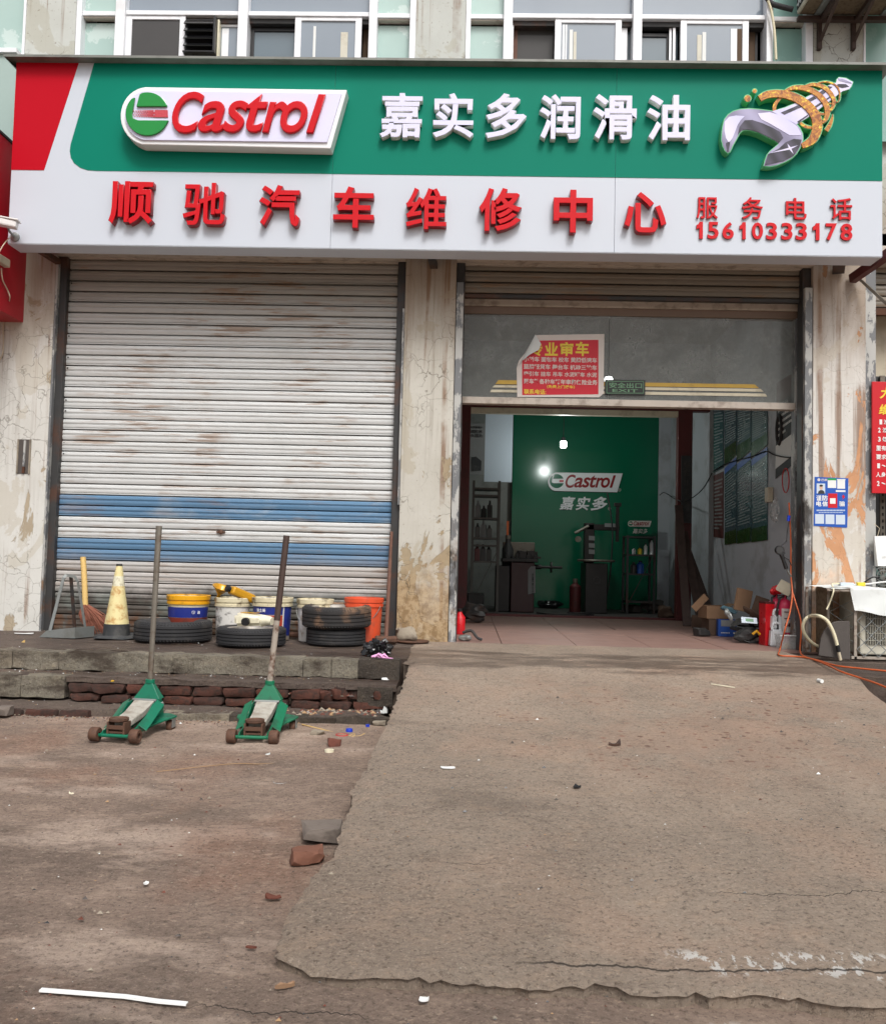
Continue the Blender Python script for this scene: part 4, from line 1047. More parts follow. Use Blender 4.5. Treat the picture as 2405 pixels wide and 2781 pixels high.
def ribbon(pts, ws, nm, k, back=True, w0=9):
    P_ = [Vector((p[0], p[1])) for p in pts]
    # resample with Catmull-Rom
    Q, WW = [], []
    for i in range(len(P_)-1):
        p0, p1, p2, p3 = P_[max(i-1, 0)], P_[i], P_[i+1], P_[min(i+2, len(P_)-1)]
        for t in (0, .25, .5, .75):
            Q.append(.5*((2*p1)+(p2-p0)*t+(2*p0-5*p1+4*p2-p3)*t*t+(3*p1-p0-3*p2+p3)*t**3)); WW.append(ws[i]*(1-t)+ws[i+1]*t)
    Q.append(P_[-1]); WW.append(ws[-1])
    def side(g):
        a, b = [], []
        for i, q in enumerate(Q):
            d = (Q[min(i+1, len(Q)-1)]-Q[max(i-1, 0)]).normalized(); n_ = Vector((-d.y, d.x)); h = WW[i]/2+g
            a.append(tuple(q+n_*h)); b.append(tuple(q-n_*h))
        return a, b
    def strip_(g, y0, y1, mat, name):
        a, b = side(g); m = MB()
        A_, B_ = WP(a, y0), WP(b, y0); n = len(A_)
        vs = [(p[0], y0, p[1]) for p in A_]+[(p[0], y0, p[1]) for p in B_]+[(p[0], y1, p[1]) for p in A_]+[(p[0], y1, p[1]) for p in B_]
        fs = []
        for i in range(n-1): fs += [(i, i+1, n+i+1, n+i), (i, 2*n+i, 2*n+i+1, i+1), (n+i, n+i+1, 3*n+i+1, 3*n+i), (2*n+i, 3*n+i, 3*n+i+1, 2*n+i+1)]
        fs += [(0, n, 3*n, 2*n), (n-1, 3*n-1, 4*n-1, 2*n-1)]
        return m.add(vs, fs).build(name, mat, wr, None, 0, True, fixn=True)
    if back: strip_(w0, Yw+.003, YS-.003, M['logo_greenback'], 'backing')
    return strip_(0, Yw-.002*k, Yw-.002*k+.002 if not back else Yw+.003, M['oil'], nm)
ribbon([(775, 515), (780, 450), (830, 380), (900, 330)], [40, 42, 36, 30], 'oil_coil', .3, False)
ribbon([(1075, 655), (1130, 695), (1215, 712)], [30, 34, 26], 'oil_coil', .3)
ribbon([(1285, 540), (1335, 553), (1365, 545)], [26, 26, 20], 'oil_coil', .3)
ribbon([(1385, 430), (1445, 430)], [16, 14], 'oil_coil', .3)
ribbon([(1285, 190), (1380, 178), (1480, 215), (1528, 290), (1525, 390), (1490, 420)], [10, 14, 18, 18, 14, 6], 'oil_coil', 3.4)
ribbon([(1115, 238), (1215, 208), (1330, 232), (1420, 305), (1465, 400), (1445, 480), (1415, 520)], [22, 36, 46, 50, 46, 32, 16], 'oil_coil', 3.8)
ribbon([(880, 298), (990, 248), (1130, 252), (1260, 310), (1350, 400), (1390, 500), (1375, 600), (1330, 655)], [20, 44, 60, 62, 66, 64, 50, 20], 'oil_coil', 4.4)
ribbon([(605, 372), (700, 325), (860, 318), (1020, 362), (1160, 452), (1250, 570), (1272, 700), (1230, 830), (1160, 890), (1095, 920)], [70, 84, 86, 96, 104, 112, 116, 100, 80, 56], 'oil_coil', 5)
ribbon([(1375, 745), (1410, 690), (1440, 620), (1450, 555)], [46, 46, 30, 10], 'oil_drop', 2)
for (cx, cy, r_) in ((465, 372, 38), (546, 286, 24)):
    c = [(cx+r_*math.cos(t*math.pi/8), cy+r_*math.sin(t*math.pi/8)) for t in range(16)]; c2 = [(cx+(r_+9)*math.cos(t*math.pi/8), cy+(r_+9)*math.sin(t*math.pi/8)) for t in range(16)]
    MB().prism(WP(c2, Yw), Yw, YS-.003).build('backing', M['logo_greenback'], wr, None, 0, True)
    MB().prism(WP(c, Yw-.004), Yw-.004, Yw).build('oil_drop', M['oil'], wr, None, 0, True)

# ================================================================== lettering inside the workshop
def F1(u, v): return (1487+(u-488)*(1690-1487)/(1407-488)-(v-475)*.0, 1283+(v-352)*(1337-1283)/(602-352)+(u-488)*.0)
logo(bd, F1, YB-.03, .03, None, M['letter_rim'], M['letter_red_side'], M['backdrop_green'], M['letter_rim'], ['logo_plate'], .003, dots=False)
for ch, b in (('嘉', (1518, 1349, 1561, 1385)), ('实', (1562, 1349, 1602, 1386)), ('多', (1603, 1349, 1648, 1387))):
    txt(ch, 'character', M['letter_rim'], bd, b, YB, .02, bold=.03, shear=.25)
for b in ((1676, 1326, 1685, 1335), (1650, 1377, 1658, 1386)): txt('®', 'trademark_sign', M['poster_paper'], bd, b, YB, .004)
def F2(u, v): return (1704+(u-488)*(1768-1704)/919, 1414+(v-352)*(1431-1414)/250)
# ------------------------------------------------------------------ left neighbour: signs, camera, junction box
xN = PY(72, 720, 0).x
nb = thing('neighbour_sign_box', 'deep red end of the neighbouring sign box above the left pillar', 'sign', (xN-.6, -.2, 2.4))
zA, zB = PY(62, 876, 0).z, PY(45, 437, 0).z
m = MB(); m.box(xN-2.2, xN, -.9, -.002, zA, zB-.005); m.build('box', M['neighbour_red'], nb, None, .003, True)
m = MB(); m.box(xN-2.2, xN+.005, -.95, 0, zB, zB+.02); m.build('cap_strip', M['steel_dark'], nb, None, 0, True)
nb2 = thing('neighbour_glazing_box', 'pale green boxed panel of the neighbouring shop above its red sign', 'panel', (xN-.6, -.1, 3.8))
zC = PY(20, 160, -.05).z
MB().box(xN-2.2, PY(42, 300, -.12).x, -.12, -.004, zB+.025, zC).build('panel', M['neighbour_panel'], nb2, None, 0, True)
MB().box(xN-2.2, PY(42, 300, -.12).x, -.15, 0, zC+.001, zC+.04).build('sill', M['alu'], nb2, None, .003, True)
# CCTV camera
Yc = -.62
cc = thing('cctv_camera', 'white bullet security camera mounted at the lower left corner of the big sign', 'camera', tuple(PY(39, 640, YS-.01)))
a, b = PY(8, 604, Yc), PY(48, 613, Yc)
d = (b-a).normalized()
m = MB(); A0, B0 = a-Vector((.06, .04, 0)), b
m.bar(A0, B0, .075, .055); m.build('body', M['cctv_white'], cc, None, .012, True)
m = MB(); m.bar(A0+Vector((-.03, 0, .033)), B0+Vector((.015, 0, .033)), .09, .012); m.build('sun_shield', M['cctv_white'], cc, None, .004, True)
m = MB(); m.lathe([(.024, 0), (.026, .006), (.018, .012)], 16, (0, 0, 0), 'x'); m.xf(Matrix.Translation(A0-Vector((.012, 0, 0)))); m.build('lens', M['shiny_black'], cc, 30, 0, True)
p = PY(39, 642, YS-.02)
m = MB(); m.lathe([(.036, 0), (.036, .012), (.012, .02)], 20, (0, 0, 0), 'y'); m.xf(Matrix.Rotation(math.pi, 4, 'Z')); m.xf(Matrix.Translation(p+Vector((0, .02, 0)))); m.build('mount_plate', M['galvanised'], cc, 40, 0, True)
m = MB(); m.tube([p, p+Vector((-.01, -.05, .02)), p+Vector((-.012, -.09, .05))], .009, 8); m.build('arm', M['galvanised'], cc, 40, 0, True)
jb = thing('junction_box', 'beige plastic junction box on the red sign end under the camera', 'box', tuple(PX(12, 705, xN)))
q0, q1 = PX(-2, 690, xN+.03), PX(22, 728, xN+.03)
MB().box(xN, xN+.05, q0.y-.03, q1.y, q1.z, q0.z).build('case', M['plastic_beige'], jb, None, .008, True)
def cable(name, pts, r, mat, label=None, cat=None, parent=None, n=6, group=None):
    P_ = [Vector(p) for p in pts]; Q = []
    for i in range(len(P_)-1):
        p0, p1, p2, p3 = P_[max(i-1, 0)], P_[i], P_[i+1], P_[min(i+2, len(P_)-1)]
        for k in range(6):
            t = k/6; Q.append(.5*((2*p1)+(p2-p0)*t+(2*p0-5*p1+4*p2-p3)*t*t+(3*p1-p0-3*p2+p3)*t**3))
    Q.append(P_[-1])
    o = MB().tube(Q, r, n).build(name, mat, parent, 60, 0, parent is not None)
    if label: tag(o, label, cat, group)
    return o
yj = q1.y-.06
cable('camera_cable', [PY(30, 642, -.54), PY(10, 665, -.60), PY(-4, 690, -.62)], .004, M['wire_beige'], 'beige wire sagging from the security camera to the junction box', 'cable')
cable('sign_wire', [PX(4, 728, xN+.02), PX(8, 760, xN+.02), PX(22, 790, xN+.02), PX(27, 812, xN+.02), PY(14, 850, -.02), PY(9, 900, -.02), PY(10, 915, -.02), PY(8, 960, -.02), PY(-5, 985, -.02)], .005, M['wire_beige'],
      'beige wire hanging from the junction box down the left pillar edge', 'cable')
# steel brackets under the sign
def under_bracket(label, p0, p1, mat, w_=.045, Y0=-.02, Y1=-.3):
    o = MB().bar(PY(*p0, Y0), PY(*p1, Y1), w_, .04).build('sign_bracket', mat, None, None, .002)
    return tag(o, label, 'bracket')
under_bracket('rusty steel bracket slanting under the sign at the left pillar', (160, 712), (112, 682), M['rust'], .05, -.02, -.28)
under_bracket('dark steel bracket under the sign at the top of the middle pillar', (1178, 724), (1172, 700), M['steel_dark'], .06, -.0, -.22)
under_bracket('dark angle bracket under the sign at the top of the right pillar', (2275, 738), (2278, 712), M['steel_dark'], .09, -.01, -.18)
o = MB().bar(PY(2312, 758, -.03), PY(2420, 683, -.45), .06, .07).build('sign_strut', M['maroon'], None, None, .003); tag(o, 'maroon square steel arm rising to the right from the top of the right pillar', 'bracket')
o = MB().bar(PY(2322, 748, -.03), PY(2420, 838, -.25), .02, .022).build('brace_rod', M['grey_steel'], None, None, .002); tag(o, 'thin grey steel brace slanting down beside the maroon arm', 'brace')

# ================================================================== upper right air conditioner
ac = thing('air_conditioner_unit', 'cream outdoor air conditioner on rusty brackets above the right end of the sign', 'air conditioner', tuple(PY(2300, 0, -.3)))
zA0 = PY(2150, 55, -.02).z
p0 = PY(2157, 52, -.02); pF = PZ(2185, 18, zA0)
X0 = p0.x+.0; X1 = X0+.86; yF = -.42
MB().box(X0, X1, yF, -.06, zA0+.02, zA0+.62).build('case', M['ac_beige'], ac, None, .01, True)
m = MB()
for k in range(7): m.box(X0-.006, X0-.001, yF+.03+k*.045, yF+.04+k*.045, zA0+.06, zA0+.56)
for k in range(6): m.box(X0-.008, X0-.002, yF+.02, -.08, zA0+.08+k*.085, zA0+.092+k*.085)
m.build('side_grille', M['alu'], ac, None, 0, True)
m = MB(); m.box(X0-.004, X0-.0005, yF+.025, -.075, zA0+.05, zA0+.57); m.build('side_opening', M['dark_gap'], ac, None, 0, True)
m = MB(); m.box(X0+.02, X1-.02, yF+.01, -.08, zA0+.012, zA0+.0195); m.build('base_pan', M['pebbledash'], ac, None, 0, True)
for xx in (.13, .66): MB().box(X0+xx, X0+xx+.05, yF+.02, -.08, zA0-.006, zA0+.0115).build('foot', M['galvanised'], ac, None, .003, True)
for (px_, dx) in ((2222, 0), (2314, 0)):
    X = PY(px_, 100, -.02).x
    bk = MB(); zl = PY(px_, 137, -.02).z
    bk.box(X-.016, X+.016, -.05, -.011, zl, zA0-.02); bk.box(X-.016, X+.016, -.50, -.05, zA0-.045, zA0-.008)
    bk.bar((X, -.045, zl+.06), (X, -.44, zA0-.04), .028, .01)
    bk.build('wall_bracket', M['dark_pole'], ac, None, .002, True)
MB().box(X0-.0, X1-.06, -.10, -.055, zA0-.043, zA0-.007).build('rear_rail', M['dark_pole'], ac, None, .002, True)
MB().box(X0+.02, X1+.05, -.50, -.45, zA0-.007, zA0+.05).build('front_rail', M['maroon'], ac, None, .002, True)
cable('refrigerant_pipe', [PY(2152, 26, -.12), PY(2120, 18, -.10), PY(2095, 10, -.06), PY(2080, -8, -.05)], .022, M['black_rubber'], 'black wrapped pipe running from the upper air conditioner to the window frame', 'pipe', n=8)
cable('drain_tube', [PY(2084, 2, -.09), PY(2094, 35, -.08), PY(2102, 90, -.08), PY(2106, 162, -.08)], .011, M['hose_cream'], 'pale drain tube hanging beside the upper window at the right', 'tube', n=8)
# ================================================================== things on the platform
def base(px, py, z=0.0): p = PZ(px, py, z); return (p.x, p.y, z)
def mpp(p): return (Vector(p)-CAM).dot(CF)/FPX       # metres per source pixel at p

# ---- tyres
def tyre_mesh(Ro, Ri, w_, mat, seed=0, ng=4):
    prof = []; n = 10
    h = w_/2
    pts = [(Ri, -h*.62), (Ri+.012, -h*.80), ((Ri+Ro)/2, -h*1.0), (Ro-.028, -h*.93), (Ro-.006, -h*.74)]
    tread = []
    for g in range(ng):
        a = -h*.68+g*(h*1.36/ng); b = a+h*1.36/ng
        tread += [(Ro, a+.004), (Ro, b-.004), (Ro-.009, b-.003), (Ro-.009, b+.003)]
    tread = tread[:-2]
    pts += tread+[(Ro-.006, h*.74), (Ro-.028, h*.93), ((Ri+Ro)/2, h*1.0), (Ri+.012, h*.80), (Ri, h*.62), (Ri-.0, -h*.0), (Ri, -h*.62)]
    m = MB(); N_ = 72
    m.lathe(pts, N_, wob=1)
    # shoulder lugs
    for k in range(N_):
        t = 2*math.pi*(k+.5)/N_; c, s_ = math.cos(t), math.sin(t)
        for sg_ in (-1, 1):
            z0, z1 = sg_*h*.72, sg_*h*.93
            m.bar((Ro*c-.001*c, Ro*s_, z0), ((Ro-.022)*c, (Ro-.022)*s_, z1), .009, .006, up=(c, s_, 0))
    return m
def tyre(px, pyb, label, Ro, Ri, w_, mat, rim=None, z=0.0, tilt=(0, 0), dx=0, dy=0, loc=None):
    b = loc or base(px, pyb)
    t = thing('car_tyre', label, 'tyre', (b[0]+dx, b[1]+dy, z+w_/2+.002), R.uniform(0, 3), 'old car tyres lying on the platform', rx=tilt[0], ry=tilt[1])
    tyre_mesh(Ro, Ri, w_, mat).build('tread', mat, t, 30)
    if rim:
        m = MB(); h = w_/2
        m.lathe([(Ri+.012, h*.86), (Ri-.004, h*.80), (Ri-.012, h*.5), (Ri-.03, h*.42), (.11, h*.25), (.07, h*.42), (.035, h*.40), (.03, h*.1), (.001, h*.1)], 40, wob=1)
        r_ = m.build('rim', rim, t, 30)
        m = MB()
        for k in range(5):
            a = k*2*math.pi/5; m.lathe([(.011, 0), (.011, .018)], 8, (.052*math.cos(a), .052*math.sin(a), h*.40))
        m.build('wheel_bolts', M['rusty_iron'], r_, None)
    return t
tyre(470, 1740, 'flat lying black car tyre without a rim beside the traffic cone', .285, .18, .155, M['black_rubber'])
tp = base(682, 1752)
tyre(682, 1752, 'car wheel lying under the cream jerrycan', .252, .165, .135, M['black_rubber'], M['alloy'])
tb = base(912, 1750)
tyre(0, 0, 'bare black tyre under the muddy wheel', .225, .15, .13, M['black_rubber'], loc=tb)
tyre(0, 0, 'muddy car wheel with pale rim, lying on top of another tyre', .262, .18, .165, M['muddy_rubber'], M['alloy'], z=.133, tilt=(.03, -.02), loc=tb)

# ---- buckets
BY = -.22
def bucket(name, label, px, py, Rt, H, body, lid, bands=(), handle=False, rimmat=None, content=None, wz=0, full=False):
    b = (PY(px, 1650, BY).x, BY, 0.0)
    t = thing(name, label, 'bucket', b, wz, 'paint buckets standing before the shutter')
    Rb = Rt*.86; f = lambda z: Rb+(Rt*.965-Rb)*z/H
    m = MB(); m.lathe([(Rb-.004, .0), (Rb, .006), (f(H*.86), H*.86), (Rt*.965, H-.01), (Rt*.94, H-.01), (Rb-.008, .012), (.001, .012)], 40, wob=1)
    m.build('body', body, t, 30)
    for (z0, z1, mt, a0, a1) in bands:
        m = MB(); n = 30; vs = []
        for k in range(n+1):
            a = a0+(a1-a0)*k/n
            for z in (z0, z1): r_ = f(z)+.0015; vs.append((r_*math.cos(a), r_*math.sin(a), z))
        m.add(vs, [(2*k, 2*k+2, 2*k+3, 2*k+1) for k in range(n)]); m.build('label_band', mt, t, 60)
    rm = rimmat or lid
    m = MB(); m.lathe([(Rt*.93, H-.07), (Rt*1.0, H-.068), (Rt*1.005, H-.05), (Rt*.975, H-.048), (Rt*.975, H-.036), (Rt*1.02, H-.034), (Rt*1.025, H-.004), (Rt*1.0, H), (Rt*.96, H), (Rt*.95, H-.012)], 40, wob=1)
    m.build('rim', rm, t, 30)
    if content is not None:
        m = MB(); m.lathe([(.001, H-.02), (Rt*.95, H-.024)], 32, wob=1); m.build('lid', content, t, 30)
    if handle:
        pts = [(Rt*1.03*math.cos(a), -.0+Rt*.25*math.sin(a)*0-.10*math.sin(a), H-.06-.16*math.sin(a)) for a in [math.pi*k/12 for k in range(13)]]
        m = MB(); m.tube(pts, .003, 6); m.build('wire_handle', M['galvanised'], t, 60)
    return t
pi = math.pi
b1 = bucket('paint_bucket', 'yellow rimmed paint bucket with navy and red label behind the first tyre', 512, 1705, .165, .335, M['bucket_cream'], M['bucket_yellow'],
       [(.165, .245, M['bucket_navy'], -pi, 0), (.05, .163, M['bucket_dark_red'], -pi, 0)], content=M['cardboard_dark'])
fit_text('①', 'emblem_print', M['print_white'], b1, (.085, -.1445, .208), .026, .026, .002, .01, ax=(.85, .5, 0), world=False)
fit_text('沾', 'character_print', M['print_white'], b1, (.118, -.119, .208), .022, .024, .002, .02, ax=(.74, .67, 0), world=False)
bucket('paint_bucket', 'streaked white bucket holding a gold oil bottle and funnel', 632, 1708, .140, .325, M['bucket_streaked'], M['bucket_cream'])
b3 = bucket('paint_bucket', 'open paint bucket with navy label and white lettering, oily black rim', 740, 1712, .158, .335, M['bucket_white'], M['bucket_cream'],
       [(.205, .27, M['bucket_navy'], -pi, -.25*pi), (.04, .2, M['bucket_brick'], -pi, -.25*pi), (.04, .27, M['bucket_navy'], -.22*pi, 0)], content=M['oily_black'])
for i, ch in enumerate('洁士美'):
    a = -math.pi*.69+i*.185; rr = .1505
    fit_text(ch, 'character_print', M['print_white'], b3, (rr*math.cos(a), rr*math.sin(a), .238), .026, .028, .002, .02, ax=(-math.sin(a), math.cos(a), 0), world=False)
bucket('paint_bucket', 'plain whitish lidded bucket behind the stacked tyres', 856, 1715, .143, .33, M['bucket_white'], M['bucket_cream'], handle=True, content=M['bucket_cream'])
bucket('plastic_bucket', 'orange plastic bucket with wire handle beside the stacked tyres', 988, 1726, .152, .35, M['bucket_orange'], M['bucket_orange'], handle=True, wz=-.5)

# gold bottle and funnel in the streaked bucket
bz = (PY(632, 1650, BY).x, BY, 0)
t = thing('oil_bottle', 'gold oil bottle with black cap leaning out of the streaked bucket', 'bottle', (bz[0]+.055, bz[1]-.02, .34))
m = MB(); p1 = Vector((-.05, -.09, .05)); p0 = Vector((.10, .04, -.03))
m.bar(p0, p1, .09, .07); m.build('body', M['gold'], t, None, .02)
m = MB(); dd = (p1-p0).normalized(); m.tube([p1, p1+dd*.012, p1+dd*.014, p1+dd*.036], [.02, .02, .026, .026], 16); m.build('cap', M['black_plastic'], t, 40)
t = thing('funnel', 'gold plastic funnel lying in the streaked bucket', 'funnel', (bz[0]-.10, bz[1]-.04, .345), rx=.2, ry=.35)
m = MB(); m.lathe([(.012, -.06), (.014, -.0), (.06, .055), (.07, .058), (.072, .066), (.066, .066), (.056, .058), (.01, .0)], 24, wob=1); m.build('cone', M['gold'], t, 40)

# ---- jerrycan on the wheel
jz = .14
p = PY(684, 1712, tp[1]-.02)
t = thing('jerrycan', 'cream plastic jerrycan lying on its side on the car wheel', 'jerrycan', (p.x, tp[1]-.03, jz), -.25)
bm = bmesh.new(); bmesh.ops.create_cube(bm, size=1)
for v in bm.verts: v.co = Vector((v.co.x*.22, v.co.y*.16, (v.co.z+.5)*.10))
for v in bm.verts:
    if v.co.x > 0: v.co.y *= .66; v.co.z = .012+v.co.z*.72
bmesh.ops.bevel(bm, geom=bm.edges[:], offset=.022, segments=3, affect='EDGES')
me = bpy.data.meshes.new('body'); bm.to_mesh(me); bm.free(); me.materials.append(M['jug_cream']); link(me, 'body', t, 60)
m = MB(); m.tube([(.08, -.0, .045), (.13, -.005, .05), (.17, -.01, .045)], [.045, .034, .03], 14); m.build('shoulder', M['jug_cream'], t, 50)
m = MB(); m.tube([(.0, -.075, .04), (.0, -.083, .04), (.0, -.084, .04), (.0, -.108, .04)], [.026, .026, .03, .029], 18); m.build('cap', M['black_plastic'], t, 40)
m = MB(); m.box(-.08, .05, -.03, .03, .0975, .1015); m.build('handle_recess', M['gold'], t, None, .004)

# ---- dustpan
b = base(192, 1731)
t = thing('dustpan', 'grey sheet metal dustpan with an upright three-legged handle by the left pillar', 'dustpan', b, -.1)
w_, dpt, hh = .245, .20, .085
m = MB(); x0, x1 = -.20, .12
def sheet(m, pts, th=.002): 
    a = [Vector(q) for q in pts]; n = (a[1]-a[0]).cross(a[2]-a[0]).normalized()*th
    k = len(a); m.add(a+[q+n for q in a], [tuple(range(k))[::-1], tuple(range(k, 2*k))]+[(i, (i+1) % k, k+(i+1) % k, k+i) for i in range(k)])
sheet(m, [(x0, -.09, .003), (x1-.035, -.09, .003), (x1+.02, .09, .003), (x0+.06, .09, .003)])
sheet(m, [(x0, -.09, .003), (x1-.035, -.09, .003), (x1-.035, -.09, hh), (x0+.06, -.09, .055)])
sheet(m, [(x1-.035, -.09, .003), (x1+.02, .09, .003), (x1+.02, .09, hh), (x1-.035, -.09, hh)])
sheet(m, [(x0+.06, .09, .003), (x1+.02, .09, .003), (x1+.02, .09, hh), (x0+.10, .09, .055)])
m.build('pan', M['galvanised'], t, None, 0, fixn=False)
top = .475
m = MB(); m.bar((-.115, -.092, .05), (-.06, -.03, top-.02), .024, .006, up=(0, 1, 0)); m.bar((-.06, -.03, top-.02), (-.045, -.02, top), .024, .006, up=(0, 1, 0))
m.bar((-.045, -.02, top), (.02, -.01, top-.012), .022, .006, up=(0, 1, 0)); m.bar((.02, -.01, top-.012), (.045, -.01, top-.05), .02, .006, up=(0, 1, 0)); m.bar((.045, -.01, top-.05), (.095, .04, .07), .018, .006, up=(0, 1, 0))
m.build('handle_frame', M['galvanised'], t)
m = MB(); m.bar((-.012, .085, .02), (-.02, .0, top-.005), .022, .014, up=(0, 1, 0)); m.build('handle_bar', M['steel_dark'], t)

# ---- broom
p0 = PY(226, 1514, -.03); p1 = PY(232, 1652, -.12); p2 = PZ(240, 1722, .01)
t = thing('broom', 'short straw broom standing upright against the shutter', 'broom', (p2.x, -.2, 0))
m = MB(); n = 17; pts = []; rs = []
for i in range(n*2):
    s_ = i/(n*2-1); q = p0.lerp(p1, s_); pts.append(q+Vector((math.sin(s_*3)*.003, 0, 0))); rs.append(.021 if i % 2 else .024)
m.tube(pts, rs, 10); m.build('handle', M['straw'], t, 50, 0, True)
m = MB()
for i in range(230):
    a = R.uniform(-1, 1); bb = R.uniform(-1, 1)
    e = Vector((p2.x+.02+a*.105+(.03 if a > 0 else 0), -.17+bb*.035, R.uniform(.0, .07)+(.05 if a < -.3 else 0)))
    s_ = p1+Vector((a*.02, bb*.02, R.uniform(0, .03)))
    mid = s_.lerp(e, .5)+Vector((a*.02+R.uniform(-.01, .01), bb*.01, .01))
    m.tube([s_, mid, e+Vector((R.uniform(-.015, .015), 0, 0))], [.003, .0036, .002], 4, cap=False)
m.build('bristles', M['bristle'], t, None, 0, True)
m = MB()
for i in range(40):
    a = R.uniform(-1, 1); s_ = p1+Vector((a*.018, -.02, 0)); m.tube([s_, s_+Vector((a*.02, -.01, -.06))], [.004, .003], 4, cap=False)
m.build('binding_straw', M['straw'], t, None, 0, True)

# ---- traffic cone
b = base(316, 1733)
t = thing('traffic_cone', 'worn yellowish white traffic cone with black rubber foot before the shutter', 'traffic cone', b, .2, ry=-.0)
Hc = .565
def cr(z): return .022+(.088-.022)*(1-(z-.1)/(Hc-.1))
m = MB(); m.lathe([(cr(.10)+.004, .09), (cr(.10), .125), (cr(.45), .45), (cr(Hc), Hc), (cr(Hc)-.004, Hc), (cr(.3)-.004, .3)], 28, wob=1); m.build('body', M['cone_yellow'], t, 40)
for (a, b_, nm) in ((.13, .19, 0), (.40, .475, 1)):
    m = MB(); m.lathe([(cr(a)+.0012, a), (cr(b_)+.0012, b_)], 28, wob=1); m.build('pale_sleeve', M['cone_white'], t, 60)
m = MB(); m.lathe([(cr(Hc)+.002, Hc-.012), (cr(Hc)+.001, Hc+.003), (cr(Hc)-.006, Hc+.003)], 20, wob=1); m.build('mouth', M['black_plastic'], t, 40)
m = MB(); m.lathe([(.098, .02), (.094, .11), (.086, .112)], 28, wob=1)
pts = [(-.15, -.10), (-.12, -.13), (.08, -.14), (.15, -.1), (.15, .12), (.1, .14), (-.13, .13), (-.16, .08)]
k = len(pts); m.add([(x, y, .002+.008*(i % 2)) for i, (x, y) in enumerate(pts)]+[(x*.95, y*.95, .02+.006*(i % 3)) for i, (x, y) in enumerate(pts)]+[(0, 0, .026)],
                   [(i, (i+1) % k, k+(i+1) % k, k+i) for i in range(k)]+[(k+i, k+(i+1) % k, 2*k) for i in range(k)])
m.build('foot', M['cone_black'], t, 30)

# ---- hammer, plank, lump, plate, sack
p = PZ(1046, 1752, .0)
t = thing('sledgehammer', 'sledgehammer standing on its head with a long wooden handle leaning on the shutter guide', 'hammer', (p.x, p.y+.05, 0))
m = MB(); vs = []
for i, x in enumerate((-.085, -.07, -.03, .03, .07, .085)):
    r_ = (.026, .034, .03, .03, .034, .026)[i]
    for k in range(8): a = k*pi/4+pi/8; vs.append((x, r_*math.cos(a), .036+r_*math.sin(a)))
m.add(vs, [(i*8+k, (i+1)*8+k, (i+1)*8+(k+1) % 8, i*8+(k+1) % 8) for i in range(5) for k in range(8)]+[tuple(range(8)), tuple(range(47, 39, -1))])
m.build('head', M['rusty_iron'], t, 30)
q = PY(1063, 1445, .03); m = MB(); m.tube([(0, 0, .05), ((q.x-p.x)*.5, (q.y-p.y-.05)*.5, q.z*.5+.02), (q.x-p.x, q.y-p.y-.05, q.z)], [.016, .015, .013], 8)
m.build('handle', M['wood_brown'], t, 40)
def chunk(name, mat, size, loc, seed, rz=0, n=26):
    """angular broken piece: the hull of points jittered on a block"""
    r_ = random.Random(seed); bm = bmesh.new()
    for i in range(n):
        q = [r_.uniform(-1, 1) for _ in range(3)]; k = r_.randrange(3); q[k] = math.copysign(r_.uniform(.82, 1), q[k]); k2 = (k+1) % 3; q[k2] = math.copysign(max(abs(q[k2]), r_.uniform(.5, 1)), q[k2])
        bm.verts.new((q[0]*size[0]/2, q[1]*size[1]/2, (q[2]+1)*size[2]/2))
    rs = bmesh.ops.convex_hull(bm, input=bm.verts[:])
    bmesh.ops.delete(bm, geom=list({v for v in rs['geom_interior'] if isinstance(v, bmesh.types.BMVert)}), context='VERTS')
    bmesh.ops.subdivide_edges(bm, edges=bm.edges[:], cuts=2, use_grid_fill=True)
    for v in bm.verts: v.co += Vector((mnoise.noise(v.co*40), mnoise.noise(v.co*40+Vector((5, 0, 0))), mnoise.noise(v.co*40+Vector((0, 5, 0)))))*.004
    me = bpy.data.meshes.new(name); bm.to_mesh(me); bm.free(); me.materials.append(mat)
    o = link(me, name, None, 25); o.location = loc; o.rotation_euler = (0, 0, rz); return o
def rock(name, mat, size, loc, seed, rz=0, sub=3, amp=.25, flat=None):
    bm = bmesh.new(); bmesh.ops.create_icosphere(bm, subdivisions=sub, radius=1)
    for v in bm.verts:
        q = v.co.copy(); k = 1+mnoise.noise(q*1.3+Vector((seed, 0, 0)))*amp*1.6+mnoise.noise(q*4+Vector((seed, 0, 0)))*amp*.35
        m_ = max(abs(q.x), abs(q.y), abs(q.z)); q = q*(.62+.38*(1/m_ if m_ else 1)*.62)
        v.co = Vector((q.x*k*size[0]/2, q.y*k*size[1]/2, q.z*k*size[2]/2))
    zmin = min(v.co.z for v in bm.verts)
    for v in bm.verts: v.co.z -= zmin
    me = bpy.data.meshes.new(name); bm.to_mesh(me); bm.free(); me.materials.append(mat)
    o = link(me, name, None, 35); o.location = loc; o.rotation_euler = (0, 0, rz); return o
p = base(1108, 1736); tag(rock('concrete_lump', M['concrete_lump'], (.2, .13, .135), (p[0], -.075, -.003), 3), 'pale lump of broken mortar stuck at the foot of the middle pillar', 'rubble')
m = MB(); m.lathe([(.001, .012), (.11, .012), (.13, .02), (.134, .016), (.13, .008), (.001, .004)], 28, wob=1); o = m.build('metal_dish', M['rusty_iron'], None, 40)
q = PZ(1118, 1748, .0); o.location = (q.x, q.y+.06, 0); tag(o, 'rusty shallow metal dish lying at the foot of the middle pillar', 'dish')
q0, q1 = PZ(785, 1728, .03), PZ(845, 1730, .03)
m = MB(); m.tube([Vector((q0.x-.05, q0.y+.15, .03)), Vector((q1.x+.08, q1.y+.12, .03))], .024, 10); tag(m.build('wooden_stick', M['wood_brown'], None, 40), 'brown round stick lying between the wheel and the stacked tyres', 'stick')
